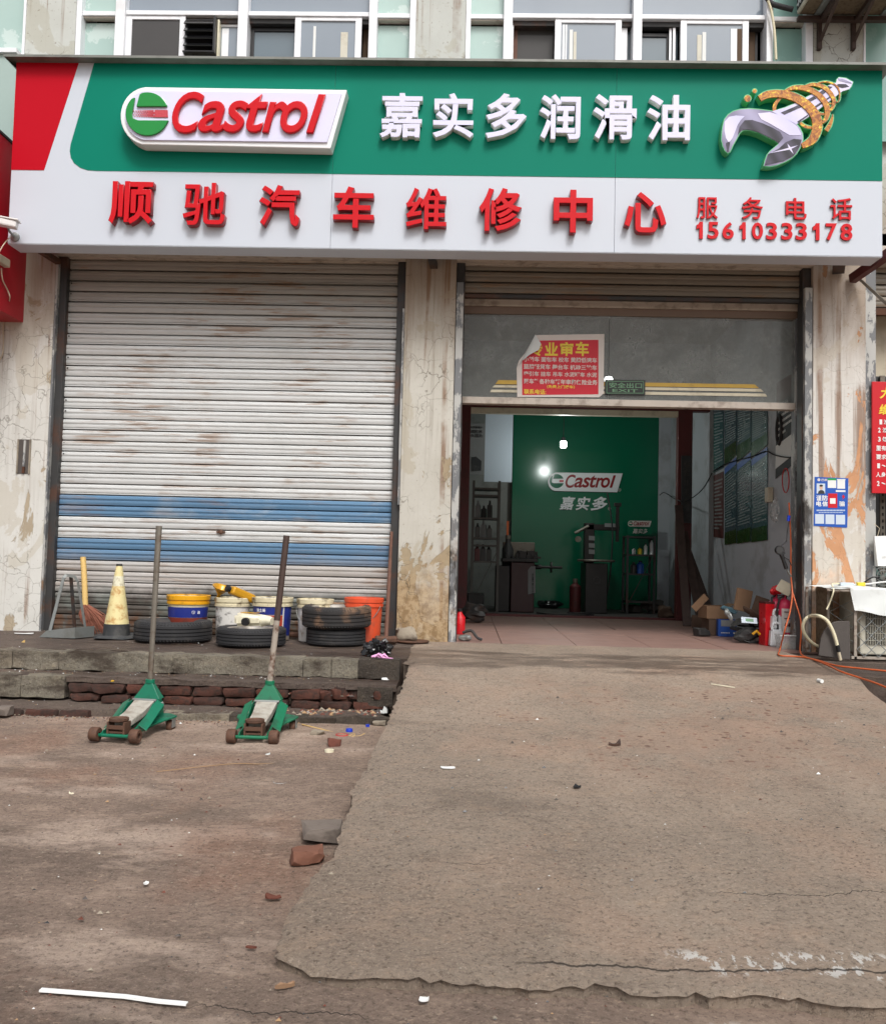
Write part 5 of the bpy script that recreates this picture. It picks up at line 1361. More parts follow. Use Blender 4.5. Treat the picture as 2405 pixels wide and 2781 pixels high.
bm = bmesh.new(); bmesh.ops.create_icosphere(bm, subdivisions=4, radius=1)
for v in bm.verts:
    q = v.co; k = 1+mnoise.noise(q*2.1)*.5+abs(mnoise.noise(q*5.2))*.55-abs(mnoise.noise(q*9+Vector((4, 0, 0))))*.3
    v.co = Vector((q.x*.085*k, q.y*.06*k, max(q.z*.062*k, -.045)+.045))
me = bpy.data.meshes.new('bin_bag'); bm.to_mesh(me); bm.free(); me.materials.append(M['shiny_black']); o = link(me, 'plastic_bag', None, 25)
q = PZ(1022, 1784, 0); o.location = (q.x, q.y+.05, 0); tag(o, 'crumpled glossy black plastic bag beside the stacked tyres', 'bag')
q = PZ(1020, 1789, 0)
m = MB(); 
for k, (x, y) in enumerate(((0, 0), (.03, .01), (.055, .0), (.02, -.015))): m.tube([(x-.03, y, .012), (x, y+.012, .02+.004*k), (x+.03, y-.008, .008)], [.006, .011, .004], 6)
m.tube([(.03, 0, .008), (.115, -.008, .006)], .004, 5); o = m.build('plastic_tie', M['pink_plastic'], None, 50); o.location = (q.x, q.y, 0); tag(o, 'twist of pink plastic tape at the platform edge', 'litter')

# ================================================================== trolley jacks
def jack(label, px, py, rz, green, arm, Hh, lean, polem, pole2=None, wing=True):
    p = PG(px, py); z = zg(p.y)
    t = thing('trolley_jack', label, 'trolley jack', (p.x, p.y, z+.0), rz, 'green trolley jacks in the yard')
    Wd, Ln, rw = .098, .50, .038          # half width, length, wheel radius (front end at y=0, handle end at y=+Ln)
    for s_ in (-1, 1):                    # side plates
        prof = [(-.015, .045), (.02, .065), (.10, .075), (.24, .125), (.34, .185), (.46, .20), (.50, .165), (.50, .085), (.40, .045), (.05, .028), (-.01, .030)]
        m = MB(); x0 = s_*(Wd-.030); x1 = x0+s_*.006; a, b_ = min(x0, x1), max(x0, x1)
        n_ = len(prof); m.add([(a, y, z_) for y, z_ in prof]+[(b_, y, z_) for y, z_ in prof],
              [tuple(range(n_))[::-1], tuple(range(n_, 2*n_))]+[(i, (i+1) % n_, n_+(i+1) % n_, n_+i) for i in range(n_)])
        sp = m.build('side_plate', green, t, None, .0015, fixn=True)
        m = MB(); pts = [(.13, .085), (.20, .115), (.30, .165), (.385, .205), (.37, .215), (.27, .185), (.17, .135), (.11, .10)]
        a, b_ = (x1, x1+s_*.040)
        vs = [(x1+s_*.001, y, z_) for y, z_ in pts[:4]]; vs2 = [(x1+s_*.042, y, z_-.03) for y, z_ in pts[:4]]
        m.add(vs+vs2+[(v[0], v[1], v[2]-.004) for v in vs+vs2], [(0, 1, 5, 4), (1, 2, 6, 5), (2, 3, 7, 6), (8, 12, 13, 9), (9, 13, 14, 10), (10, 14, 15, 11), (4, 5, 13, 12), (5, 6, 14, 13), (6, 7, 15, 14), (0, 4, 12, 8), (3, 11, 15, 7)])
        m.build('fender', green, t, None, .0015, fixn=True)
    m = MB(); m.tube([(-Wd-.01, 0, rw), (Wd+.01, 0, rw)], .011, 10); m.build('front_axle', green, t, 40)
    for s_ in (-1, 1):
        m = MB(); c = (s_*(Wd+.008), 0, rw); sw = s_*.0
        m.lathe([(.012, -.024), (rw-.004, -.024), (rw, -.019), (rw, .019), (rw-.004, .024), (.018, .024), (.016, .006), (.001, .006)] if s_ > 0 else [(.001, -.006), (.016, -.006), (.018, -.024), (rw-.004, -.024), (rw, -.019), (rw, .019), (rw-.004, .024), (.012, .024)], 24, c, 'x', wob=1)
        m.build('front_wheel', M['rusty_iron'], t, 40)
    # cross plate, lift arm, saddle
    m = MB()
    pr = [(.40, .215), (.42, .20), (.10, .085), (.06, .10), (.07, .125)]
    vs = []
    for (hw, y, z0_, z1_) in ((.056, .40, .155, .195), (.050, .25, .105, .146), (.046, .12, .085, .122), (.045, .10, .08, .112)):
        vs += [(-hw, y, z0_), (hw, y, z0_), (hw, y, z1_), (-hw, y, z1_)]
    m.add(vs, [(0, 1, 2, 3), (15, 14, 13, 12)]+[(4*i+k, 4*(i+1)+k, 4*(i+1)+(k+1) % 4, 4*i+(k+1) % 4) for i in range(3) for k in range(4)])
    m.build('lift_arm', arm, t, None, .004, fixn=True)
    m = MB(); m.box(-.045, .045, .01, .075, .05, .062); m.box(-.048, -.038, .0, .09, .045, .118); m.box(.038, .048, .0, .09, .045, .118); m.box(-.04, .04, -.002, .006, .075, .10)
    m.build('saddle_yoke', M['rusty_iron'], t, None, .002)
    m = MB(); m.lathe([(.001, .118), (.045, .118), (.052, .124), (.052, .138), (.044, .138), (.040, .132), (.001, .132)], 24, (0, .045, 0), wob=1); m.build('saddle', M['rusty_iron'], t, 40)
    m = MB(); m.tube([(-.066, .40, .195), (.066, .40, .195)], .009, 8); m.tube([(-.10, .42, .17), (.10, .42, .17)], .012, 8); m.build('pivot_pin', M['galvanised'], t, 40)
    m = MB(); m.box(-.068, .068, .425, .44, .19, .203); m.box(-.068, .068, .47, .485, .185, .197); m.build('cross_bar', green, t, None, .002)
    # rear wing with castors
    m = MB(); m.add([(-.155, .38, .093), (.155, .38, .093), (.165, .46, .098), (.10, .52, .10), (-.10, .52, .10), (-.165, .46, .098)]+[(-.155, .38, .083), (.155, .38, .083), (.165, .46, .088), (.10, .52, .09), (-.10, .52, .09), (-.165, .46, .088)],
        [(0, 1, 2, 3, 4, 5), (11, 10, 9, 8, 7, 6)]+[(i, 6+i, 6+(i+1) % 6, (i+1) % 6) for i in range(6)])
    for s_ in (-1, 1): m.add([(s_*.07, .22, .055), (s_*.155, .38, .092), (s_*.07, .38, .10), (s_*.07, .22, .045), (s_*.15, .38, .082), (s_*.07, .38, .085)], [(0, 1, 2), (5, 4, 3), (0, 3, 4, 1)])
    m.build('rear_wing', green, t, None, .0015, fixn=True)
    for s_ in (-1, 1):
        m = MB(); m.lathe([(.001, -.016), (.030, -.016), (.033, -.012), (.033, .012), (.030, .016), (.001, .016)], 20, (s_*.138, .44, .033), 'x', wob=1); m.build('castor', M['rusty_iron'], t, 40)
        m = MB(); m.box(s_*.138-.022, s_*.138-.018, .415, .455, .025, .083); m.box(s_*.138+.018, s_*.138+.022, .415, .455, .025, .083); m.tube([(s_*.138-.024, .44, .033), (s_*.138+.024, .44, .033)], .006, 8); m.build('castor_fork', M['galvanised'], t)
    # handle socket (pyramid) and handle
    m = MB(); z0_ = .20
    q = [(-.072, .425), (.072, .425), (.072, .505), (-.072, .505)]; q2 = [(-.020, .455), (.020, .455), (.020, .49), (-.020, .49)]
    m.add([(x, y, z0_) for x, y in q]+[(x, y, z0_+.095) for x, y in q2]+[(x, y, z0_+.115) for x, y in q2], [(0, 1, 5, 4), (1, 2, 6, 5), (2, 3, 7, 6), (3, 0, 4, 7), (4, 5, 9, 8), (5, 6, 10, 9), (6, 7, 11, 10), (7, 4, 8, 11), (8, 9, 10, 11), (3, 2, 1, 0)])
    m.lathe([(.026, z0_+.092), (.026, z0_+.118)], 16, (0, .472, 0)); m.build('handle_socket', green, t, None, .002, fixn=True)
    hs_ = Vector((0, .472, z0_+.11)); he = hs_+Vector((lean[0], lean[1], Hh)); md = hs_.lerp(he, .42)
    if pole2: 
        m = MB(); m.tube([hs_, md], [.0165, .0165], 12); m.build('lower_handle', pole2, t, 40)
        m = MB(); m.tube([md, he], [.0175, .0175], 12); m.build('handle', polem, t, 40)
    else:
        m = MB(); m.tube([hs_, md, he], [.0155, .0155, .0175], 12); m.build('handle', polem, t, 40)
    # hydraulic body
    m = MB(); m.box(-.055, .055, .40, .50, .06, .19); m.tube([(0, .2, .08), (0, .41, .11)], .028, 12); m.build('hydraulic_unit', green, t, None, .004)
    # warning sticker
    MB().box(.0735, .0742, .44, .48, .15, .178).build('sticker', M['paper_white'], t)
    MB().box(.0743, .0746, .447, .473, .156, .163).build('sticker_print', M['cone_black'], t)
    for o in [c for c in bpy.data.objects if c.parent == t]:      # compact body: short wheelbase, wide stance
        keep = o.name.split('.')[0] in ('front_wheel', 'castor', 'castor_fork', 'saddle'); vv = o.data.vertices
        cy = sum(v.co.y for v in vv)/len(vv); cx = sum(v.co.x for v in vv)/len(vv)
        for v in vv:
            if keep: v.co.y += cy*.80-cy; v.co.x += cx*1.08-cx
            else: v.co.y *= .80; v.co.x *= 1.08
            if 'handle' in o.name or not keep: v.co.z = v.co.z*.9 if v.co.z < .35 else v.co.z-.035
            elif 'saddle' in o.name: v.co.z *= .9
    return t
jack('bright green trolley jack with clean grey lift arm and upright steel handle', 312, 2016, -.12, M['jack_green'], M['worn_grey_paint'], .90, (.0, .04), M['grey_steel'])
jack('darker green trolley jack with leaning two tone rusty handle, nearer the ramp', 686, 2020, .0, M['jack_green_old'], M['worn_grey_paint'], .86, (.06, .03), M['dark_pole'], M['rust_paint'])

# ================================================================== loose things on the yard and ramp
def onyard(px, py): p = PG(px, py); return (p.x, p.y, zg(p.y))
def onramp(px, py): p = PR(px, py); return (p.x, p.y, zr(p.y))
o = chunk('concrete_block', M['concrete_dark'], (.165, .14, .065), onyard(872, 2295), 12, .25, 40); o.location.y += .05; tag(o, 'angular grey concrete block against the broken ramp edge', 'block')
o = chunk('broken_brick', M['brick_orange'], (.125, .075, .055), onyard(834, 2345), 5, .35, 30); tag(o, 'orange broken brick lying in front of the grey block', 'brick')
o = chunk('broken_brick', M['brick_dark'], (.075, .05, .055), onyard(908, 2030), 8, .3); tag(o, 'small dark red brick fragment tied with cord near the second jack', 'brick')
o = chunk('stone', M['concrete_lump'], (.085, .05, .03), onyard(862, 1998), 21); tag(o, 'flat grey stone in the yard between the jack and the blue cap', 'stone')
o = chunk('stone', M['concrete_lump'], (.08, .05, .03), onyard(1030, 1970), 24); tag(o, 'flat stone in the corner where the lowest step meets the ramp', 'stone')
o = chunk('stone', M['concrete_dark'], (.12, .09, .06), onyard(2, 1945), 31); tag(o, 'grey stone at the left end of the lowest step', 'stone')
p = onyard(894, 2047); m = MB(); m.lathe([(.024, 0), (.024, .022), (.019, .022), (.019, 0)], 28, p, wob=1); tag(m.build('tape_roll', M['jug_cream'], None, 40), 'cream roll of tape lying in the yard', 'tape')
p = onyard(948, 1990); m = MB(); m.lathe([(.001, .0), (.019, .0), (.021, .014), (.017, .024), (.001, .026)], 18, p, wob=1); tag(m.build('bottle_stopper', M['blue_cap'], None, 40), 'bright blue plastic cap beside the red loop', 'cap')
p = onyard(998, 1974); m = MB(); m.lathe([(.001, .0), (.012, .0), (.012, .014), (.001, .015)], 14, p, wob=1); tag(m.build('bottle_stopper', M['blue_cap'], None, 40), 'smaller faded blue cap nearer the ramp corner', 'cap')
p = Vector(onyard(928, 2000)); m = MB(); m.tube([p+Vector((.032*math.cos(a), .032*math.sin(a), .007)) for a in [k*pi/10 for k in range(21)]], .005, 6); tag(m.build('red_loop', M['red_wire'], None, 60), 'small red plastic loop on the ground by the blue cap', 'ring')
cable('twine', [Vector(onyard(x, y))+Vector((0, 0, .006)) for x, y in ((820, 1970), (880, 1985), (930, 1998), (958, 2004), (962, 1996), (950, 2002), (975, 2002), (990, 1995))], .0032, M['straw'], 'thin yellow cord lying across the yard to the red loop', 'cord')
cable('twine', [Vector(onyard(x, y))+Vector((0, 0, .004)) for x, y in ((748, 2030), (780, 2042), (798, 2052), (790, 2066), (760, 2074), (700, 2077), (640, 2076), (560, 2083), (480, 2092), (425, 2098))], .002, M['wood_tan'], 'thin brown cord curling across the yard below the second jack', 'cord')
# white plastic strip
pts = [(110, 2696), (200, 2703), (300, 2711), (340, 2714), (430, 2727), (508, 2734)]
m = MB(); Q = [Vector(onyard(x, y)) for x, y in pts]; prev = None; vs = []
for i, q in enumerate(Q):
    d = (Q[min(i+1, len(Q)-1)]-Q[max(i-1, 0)]).normalized(); s_ = Vector((-d.y, d.x, 0))*.0075
    for (k, h) in ((-1, .001), (-.9, .006), (-.2, .006), (0, .002), (.2, .006), (.9, .006), (1, .001)): vs.append(q+s_*k+Vector((0, 0, h+.004)))
m.add(vs, [(i*7+j, i*7+j+1, (i+1)*7+j+1, (i+1)*7+j) for i in range(len(Q)-1) for j in range(6)]); tag(m.build('plastic_strip', M['paper_white'], None, None), 'long white plastic trim strip lying on the yard in front', 'strip')
# flat litter: name, label, category, pixels of the centre, size, material, ground
def scrap(name, label, cat, px, py, w_, d_, mat, rz=0, fn=onyard, th=.0015, curl=.004, z=None, seed=0):
    p = Vector(fn(px, py)) if z is None else PZ(px, py, z)
    r_ = random.Random(int(px*7+py)); n = 9; pts = [(math.cos(a)*w_/2*r_.uniform(.8, 1.05), math.sin(a)*d_/2*r_.uniform(.8, 1.05)) for a in [2*pi*k/n+.5 for k in range(n)]]
    M_ = Matrix.Translation(p+Vector((0, 0, .004))) @ Matrix.Rotation(rz, 4, 'Z')
    m = MB(); m.add([(x, y, th+curl*abs(r_.gauss(0, 1))) for x, y in pts]+[(x, y, 0) for x, y in pts]+[(0, 0, th+.002)], [(i, (i+1) % n, 2*n) for i in range(n)]+[(i, n+i, n+(i+1) % n, (i+1) % n) for i in range(n)])
    m.xf(M_); return tag(m.build(name, mat, None, None), label, cat)
scrap('paper_scrap', 'white rectangular paper slip lying high on the ramp', 'paper', 1216, 2088, .075, .04, M['paper_white'], 0, onramp)
scrap('paper_scrap', 'tiny white printed label on the ground in front of the ramp', 'paper', 1152, 2720, .03, .024, M['paper_white'], .3)
p = onyard(762, 2125); m = MB(); m.lathe([(.001, .0025), (.030, .0025), (.034, .005), (.036, .001)], 28, p, wob=1); tag(m.build('plastic_disc', M['clear_plastic'], None, 40), 'round clear plastic disc lying in the yard', 'litter')
scrap('cigarette_butt', 'orange and white cigarette butt lying by the ramp corner', 'litter', 772, 2686, .055, .012, M['cardboard'], .4, th=.006)
scrap('leaf', 'dry red brown leaf curled by the ramp edge', 'leaf', 742, 2442, .055, .025, M['leaf_dry'], .2, curl=.008)
scrap('leaf', 'small dry leaf on the yard near the ramp corner', 'leaf', 683, 2578, .035, .014, M['leaf_dry'], 0, curl=.004)
scrap('paper_scrap', 'bent white and grey plastic tab in front of the second jack', 'paper', 727, 2052, .03, .028, M['cloth_white'], 0, curl=.006)
scrap('shell_fragment', 'small white crumpled scrap alone in the middle of the yard', 'litter', 397, 2403, .022, .02, M['paper_white'], 0)
scrap('shell_fragment', 'pale folded scrap at the left of the yard', 'litter', 194, 2158, .024, .018, M['jug_cream'], 0, curl=.004)
scrap('plastic_scrap', 'white scrap stuck under the ramp lip near its left end', 'litter', 1015, 2655, .04, .018, M['paper_white'], 0, fn=onyard)
scrap('black_tangle', 'dark crumpled scrap in the middle of the ramp', 'litter', 1668, 2026, .06, .05, M['steel_dark'], 0, onramp, curl=.012)
scrap('black_tangle', 'small black tangle of wire on the ramp', 'litter', 1565, 2141, .035, .025, M['black_plastic'], 0, onramp, curl=.012)
p = Vector(onramp(2222, 1853)); m = MB(); m.tube([p+Vector((-.004, .0, .012)), p+Vector((.004, -.04, .012))], .012, 12); tag(m.build('bottle_stopper', M['paper_white'], None, 40), 'small white cylindrical cap lying on the ramp at the right', 'cap')
m = MB(); m.tube([Vector(onramp(1930, 1860))+Vector((0, 0, .006)), Vector(onramp(1994, 1870))+Vector((0, 0, .006))], .003, 5); tag(m.build('thin_stick', M['jug_cream'], None), 'thin pale stick lying near the top of the ramp', 'stick')
scrap('yellow_scrap', 'bright yellow scrap caught between the bricks of the second step', 'litter', 306, 1852, .028, .012, M['yellow_scrap'], 1.2, z=-.15)
scrap('yellow_scrap', 'small yellow crumb on the platform by the left pillar', 'litter', 64, 1746, .028, .02, M['straw'], 0, z=0, curl=.012)
scrap('paper_scrap', 'lilac printed packet lying at the foot of the steps by the ramp', 'paper', 1046, 1912, .075, .028, M['label_lilac'], .25, z=-.262)
scrap('paper_scrap', 'tangled white plastic below the lilac packet', 'paper', 1042, 1938, .05, .03, M['cloth_white'], .25, z=-.275, curl=.016)
scrap('paper_scrap', 'white crumpled tissue on the second step by the ramp', 'paper', 1045, 1848, .055, .02, M['paper_white'], 0, z=-.125, curl=.008)
scrap('slate_shard', 'grey tile shard leaning in the rubble beside the ramp', 'rubble', 980, 1895, .15, .05, M['slate'], .1, z=-.24, curl=.03)
scrap('slate_shard', 'long tan plank piece against the brick step behind the second jack', 'rubble', 645, 1895, .28, .03, M['wood_tan'], 0, z=-.25, curl=.02)
m = MB(); a, b_ = PZ(34, 1892, -.28), PZ(222, 1897, -.28); m.bar(a+Vector((0, 0, .008)), b_+Vector((0, 0, .008)), .02, .012)
for k in range(5): q = a.lerp(b_, .15+.16*k); m.bar(q+Vector((0, .02, .01)), q+Vector((.12, .03, .016)), .008, .008)
tag(m.build('wiper_blade', M['black_plastic'], None), 'old black wiper blades lying on the lowest step', 'wiper blade')
for (x0_, x1_, lbl) in ((60, 130, 'white torn paper at the foot of the left pillar'), (140, 215, 'white torn paper strip under the dustpan lip')):
    scrap('paper_scrap', lbl, 'paper', (x0_+x1_)/2-30, 1722, .17, .05, M['paper_white'], 0, z=0.0, curl=.003)
# grit and crumbs scattered over yard, steps and drive
m = MB(); gm = [M['paper_white'], M['leaf_dry'], M['black_plastic'], M['concrete_lump'], M['wood_tan'], M['brick_dark'], M['slate']]
gr = random.Random(5)
def crumb(p, s_, mi):
    k = [Vector((gr.uniform(-1, 1)*s_, gr.uniform(-1, 1)*s_, 0)) for _ in range(3)]
    m.add([p+Vector((-s_, -s_*.6, 0)), p+Vector((s_, -s_*.5, 0)), p+Vector((gr.uniform(-.3, .3)*s_, s_*.8, 0)), p+Vector((gr.uniform(-.4, .4)*s_, 0, s_*gr.uniform(.3, .9)))], [(0, 1, 3), (1, 2, 3), (2, 0, 3), (0, 2, 1)], mi)
for i in range(5200):
    X, Y = gr.uniform(-4.2, 3.6), -1.95-3.6*gr.random()**1.1
    e = interp(LP_, 'y', 'x', Y) if LP_[-1].y < Y < LP_[0].y else None
    onr = e is not None and X > e+.04
    z = zr(Y) if onr else zg(Y)
    if onr and z < zg(Y)+.03: z = zg(Y)+.03
    if RP_[-1].y < Y < RP_[0].y and X > interp(RP_, 'y', 'x', Y)-.03: continue
    if Y >= RP_[0].y-.02 and X > RP_[0].x-.03: continue
    if e is not None and abs(X-e) < .05: continue
    if Y < -4.2 and X > -.9 and Y < -4.35: z = zg(Y)
    mi = gr.choice([0, 1, 2, 3, 3, 4, 5, 6, 6, 5, 2, 6]) if X > -1 else gr.choice([0, 1, 2, 3, 3, 4, 5, 6, 6, 3]); s_ = gr.uniform(.0015, .005) if gr.random() < .93 else gr.uniform(.006, .011)
    if mi in (0,) and gr.random() < .5: mi = 3
    crumb(Vector((X, Y, z+.001)), s_, mi)
for i in range(1500):      # thicker along the foot of the steps and the ramp edge
    if gr.random() < .5: X, Y = gr.uniform(-4, -.6), -1.9-abs(gr.gauss(0, .06)); z = zg(Y)
    else:
        Y = gr.uniform(-4.0, -1.95); X = interp(LP_, 'y', 'x', Y)-abs(gr.gauss(0, .07))-.01; z = zg(Y)
    crumb(Vector((X, Y, z)), gr.uniform(.002, .009), gr.choice([3, 3, 4, 5, 6, 6, 1]))
for i in range(900):
    X = gr.uniform(-3.9, -.5); c = gr.choice([(-1.35, -1.5, -.128), (-1.6, -1.82, -.285), (-1.25, 0, .0)]); Y = gr.uniform(c[1], c[0]); crumb(Vector((X, Y, c[2]+.001)), gr.uniform(.0015, .006), gr.choice([0, 3, 3, 4, 5, 6, 6]))
for i in range(420):
    X = gr.uniform(-1.3, -.5); Y = gr.uniform(-1.84, -1.5); crumb(Vector((X, Y, -.285 if Y < -1.62 else -.2)), gr.uniform(.006, .02), gr.choice([3, 5, 5, 4, 6]))
tag(m.build('gravel', gm), 'scattered grit, crumbs and chips over the yard and ramp', 'gravel', kind='stuff')
# ================================================================== notices and neighbour on the right
# blue notice on the right pillar
nt_ = thing('blue_notice', 'blue printed police notice with portrait photo stuck on the right pillar', 'notice', tuple(PY(2255, 1365, -.003)))
MB().prism(poly([(2211, 1295), (2302, 1299), (2299, 1433), (2208, 1428)], -.003), -.0045, -.001).build('sheet', M['poster_blue'], nt_, None, 0, True)
def patch(box, mat, name, k=1, par=nt_, Y=-.0045):
    a, b, c, d = box; return MB().prism(poly([(a, b), (c, b+(c-a)*.015), (c, d+(c-a)*.015), (a, d)], Y), Y-.0012*k, Y+.0004*(k-1)).build(name, mat, par, None, 0, True)
ph = patch((2216, 1313, 2239, 1340), M['board_white'], 'photo')
def disc(cx, cy, rx, ry, mat, name, par, Y, k=2):
    return MB().prism(poly([(cx+rx*math.cos(t*pi/8), cy+ry*math.sin(t*pi/8)) for t in range(16)], Y), Y-.0012*k, Y-.0012*(k-1)).build(name, mat, par, None, 0, True)
disc(2228, 1324, 4.6, 6.2, M['skin_print'], 'face_print', nt_, -.0045); disc(2228, 1319, 4.8, 3, M['black_plastic'], 'hair_print', nt_, -.0045, 3)
MB().prism(poly([(2219, 1341), (2221, 1334), (2226, 1331), (2231, 1331), (2236, 1334), (2238, 1341)], -.0045), -.0045-.0024, -.0045-.0012).build('jacket_print', M['cone_black'], nt_, None, 0, True)
disc(2222, 1303, 4, 4, M['poster_paper'], 'badge_print', nt_, -.0045, 1)
txt('巴南', 'heading_print', M['poster_paper'], nt_, (2229, 1300, 2245, 1307), -.0045, .001, bold=.02)
for b in ((2246, 1302, 2269, 1325), (2272, 1303, 2293, 1327)): patch(b, M['paper_white'], 'pasted_slip')
patch((2246, 1299, 2269, 1304), M['poster_green'], 'slip_heading', 2); patch((2271, 1301, 2294, 1304), M['paper_white'], 'slip_heading', 2); patch((2268, 1331, 2294, 1336), M['paper_white'], 'pasted_slip')
patch((2247, 1340, 2272, 1379), M['sign_crimson'], 'red_slip', 1); patch((2252, 1353, 2267, 1368), M['paper_white'], 'slip_window', 2)
for ch, b in (('谨', (2215, 1345, 2229, 1360)), ('防', (2231, 1345, 2246, 1360)), ('电', (2215, 1361, 2229, 1375)), ('信', (2231, 1361, 2246, 1375)), ('骗', (2277, 1361, 2292, 1375))):
    txt(ch, 'character_print', M['paper_white'], nt_, b, -.0045, .0012, bold=.03)
for (y, x0, x1, n_) in ((1384, 2216, 2294, 20), (1391, 2222, 2288, 16)):
    m = MB(); 
    for k in range(n_): x = x0+(x1-x0)*k/n_; m.prism(poly([(x, y), (x+(x1-x0)/n_*.7, y), (x+(x1-x0)/n_*.7, y+(4 if y == 1384 else 2)), (x, y+(4 if y == 1384 else 2))], -.0045), -.0057, -.0045)
    m.build('small_print', M['board_white'], nt_, None, 0, True)
for b in ((2212, 1396, 2236, 1422), (2240, 1397, 2264, 1423), (2268, 1398, 2293, 1424)): patch(b, M['board_white'], 'white_square')
m = MB(); m.prism(poly([(2288, 1343), (2293, 1349), (2290, 1353), (2285, 1358), (2288, 1351), (2284, 1350)], -.0045), -.0057, -.0045); m.build('red_mark', M['sign_crimson'], nt_, None, 0, True)

# neighbouring bay
XB0, XB1 = 3.195, 5.4
nbay = thing('neighbour_bay', 'neighbouring shop bay with rolled shutter and dark doorway to the right', 'shopfront', (3.7, .1, 0))
zz = PY(2390, 835, .1).z
MB().box(XB0, XB0+.09, .02, .12, -.1, 3.15).build('guide_channel', M['track'], nbay, None, .003, True)
ms = slat_mesh(XB1-XB0-.1, M['slat_dark'], .095); z = zz
while z < 3.2:
    o = bpy.data.objects.new('slat', ms); COL.objects.link(o); o.parent = nbay; o.location = (XB0+.09-3.7, .03, z); z += .095
zq = PY(2390, 860, .15).z; zr_ = PY(2390, 1022, .3).z
MB().box(XB0+.09, XB1, .1, .14, zq, zz-.004).build('bottom_rail', M['rust'], nbay, None, .003, True)
MB().box(XB0+.09, XB1, .34, .36, zr_, zq+.2).build('cream_panel', M['plastic_beige'], nbay, None, 0, True)
MB().box(XB0+.09, XB1, .30, .36, zr_-.05, zr_).build('rail', M['steel_dark'], nbay, None, .003, True)
MB().box(XB0+.09, XB1, .9, .95, -.1, 3.2).build('dark_interior', M['dark_gap'], nbay, None, 0, True)
MB().box(XB0, XB1, .12, .9, -.06, -.01).build('floor_slab', M['floor_dark'], nbay, None, 0, True)
MB().box(XB1, XB1+.4, 0, .42, -.3, 3.3).build('pillar', M['pillar_mid'], nbay, None, 0, True)
X_ = PY(2394, 1380, .28).x
m = MB(); m.box(X_-.02, X_+.02, .27, .29, -.01, zr_); pp = m.build('slotted_post', M['grey_steel'], nbay, None, 0, True)
m = MB()
for k in range(24): m.box(X_-.006, X_+.006, .266, .2695, .4+k*.055, .425+k*.055)
m.build('post_slots', M['dark_gap'], pp, None, 0, True)
for (x0_, x1_) in ((-6.5, -3.92),):
    MB().box(x0_, x1_, .15, .3, -.35, 3.3).build('neighbour_wall', M['pillar_left'], bld)
MB().box(XB0+.09, XB1, -.02, .12, 3.16, 3.3).build('soffit', M['alu_old'], nbay, None, .004, True)

# red sign with numbered rules
rs = thing('red_rules_sign', 'red sign with gold heading and numbered white lines hung at the right edge', 'sign', tuple(PY(2400, 1180, -.02)))
q0, q1 = PY(2367, 1036, -.02), PY(2367, 1339, -.02)
MB().box(q0.x, q0.x+.62, -.02, -.0, q1.z, q0.z).build('board', M['sign_crimson'], rs, None, .002, True)
k = mpp(q0)
def rl(s, px, py, h, mat, sp=1.0, it=0, n=1):
    for i, ch in enumerate(s):
        c = PY(px+h*sp*(i+.5), py, -.02)
        o = fit_text(ch, 'character_print', mat, rs, c, h*k*(.9 if ord(ch) > 255 else .5), h*k*(.95 if ch not in '、' else .4), .002, .03, it)
GO = M['poster_yellow']
rl('大众', 2384, 1067, 34, GO, 1.1, .2); rl('维修', 2382, 1112, 30, GO, 1.1, .2)
for (s, x, y) in (('1、', 2383, 1146), ('2、', 2379, 1168), ('3、', 2379, 1193), ('里有车', 2377, 1217), ('要求事', 2377, 1241), ('1、18', 2377, 1265), ('人身体', 2376, 1289), ('2、必', 2376, 1313)):
    rl(s, x, y, 14, M['paper_white'], 1.0)
rl('注意', 2397, 1146, 14, M['paper_white']); rl('注意', 2394, 1168, 14, M['paper_white']); rl('招工', 2394, 1193, 14, M['paper_white'])

# paper bag hanging
p0, p1 = PY(2376, 1455, -.03), PY(2404, 1537, -.03)
pb = thing('paper_bag', 'white paper carrier bag hanging below the red sign', 'bag', (p0.x+.06, -.03, p1.z), ry=-.06)
h = p0.z-p1.z
m = MB(); m.add([(-.055, -.03, 0), (.075, -.035, -.005), (.075, .03, -.005), (-.055, .03, 0), (-.06, -.008, h), (.07, -.008, h), (.07, .008, h), (-.06, .008, h)], [(3, 2, 1, 0), (0, 1, 5, 4), (1, 2, 6, 5), (2, 3, 7, 6), (3, 0, 4, 7)])
m.build('body', M['paper_white'], pb, None, .002); MB().box(-.02, .02, -.034, -.031, .07, .072).build('print_line', M['slate'], pb)
m = MB(); m.tube([(-.03, 0, h), (-.01, 0, h+.06), (-.05, .0, h+.1)], .003, 5); m.build('string', M['wire_beige'], pb)
# fan head standing in the bay
p = PY(2392, 1565, .2)
fn = thing('desk_fan', 'small pale green electric fan behind the caged unit', 'fan', (p.x, .2, p.z))
m = MB()
for r_ in (.05, .075, .10): m.tube([(r_*math.cos(a), -.03, r_*math.sin(a)) for a in [k*pi/12 for k in range(25)]], .004, 5)
for k in range(12): a = k*pi/6; m.bar((0, -.035, 0), (.1*math.cos(a), -.03, .1*math.sin(a)), .003, .003)
m.build('grille', M['galvanised'], fn); m = MB()
for k in range(3): a = k*2.1; m.add([(0, 0, 0), (.08*math.cos(a), -.005, .08*math.sin(a)), (.085*math.cos(a+.7), .01, .085*math.sin(a+.7))], [(0, 1, 2), (2, 1, 0)])
m.build('blades', M['frost_b'], fn); MB().box(-.012, .012, 0, .02, -.45, 0).build('stem', M['galvanised'], fn); MB().box(-.07, .07, -.06, .06, -.47, -.45).build('foot', M['galvanised'], fn)
MB().box(XB0+.12, XB0+1.2, .13, .5, -.01, PY(2392, 1565, .2).z-.47).build('cabinet', M['floor_dark'], nbay, None, .004, True)

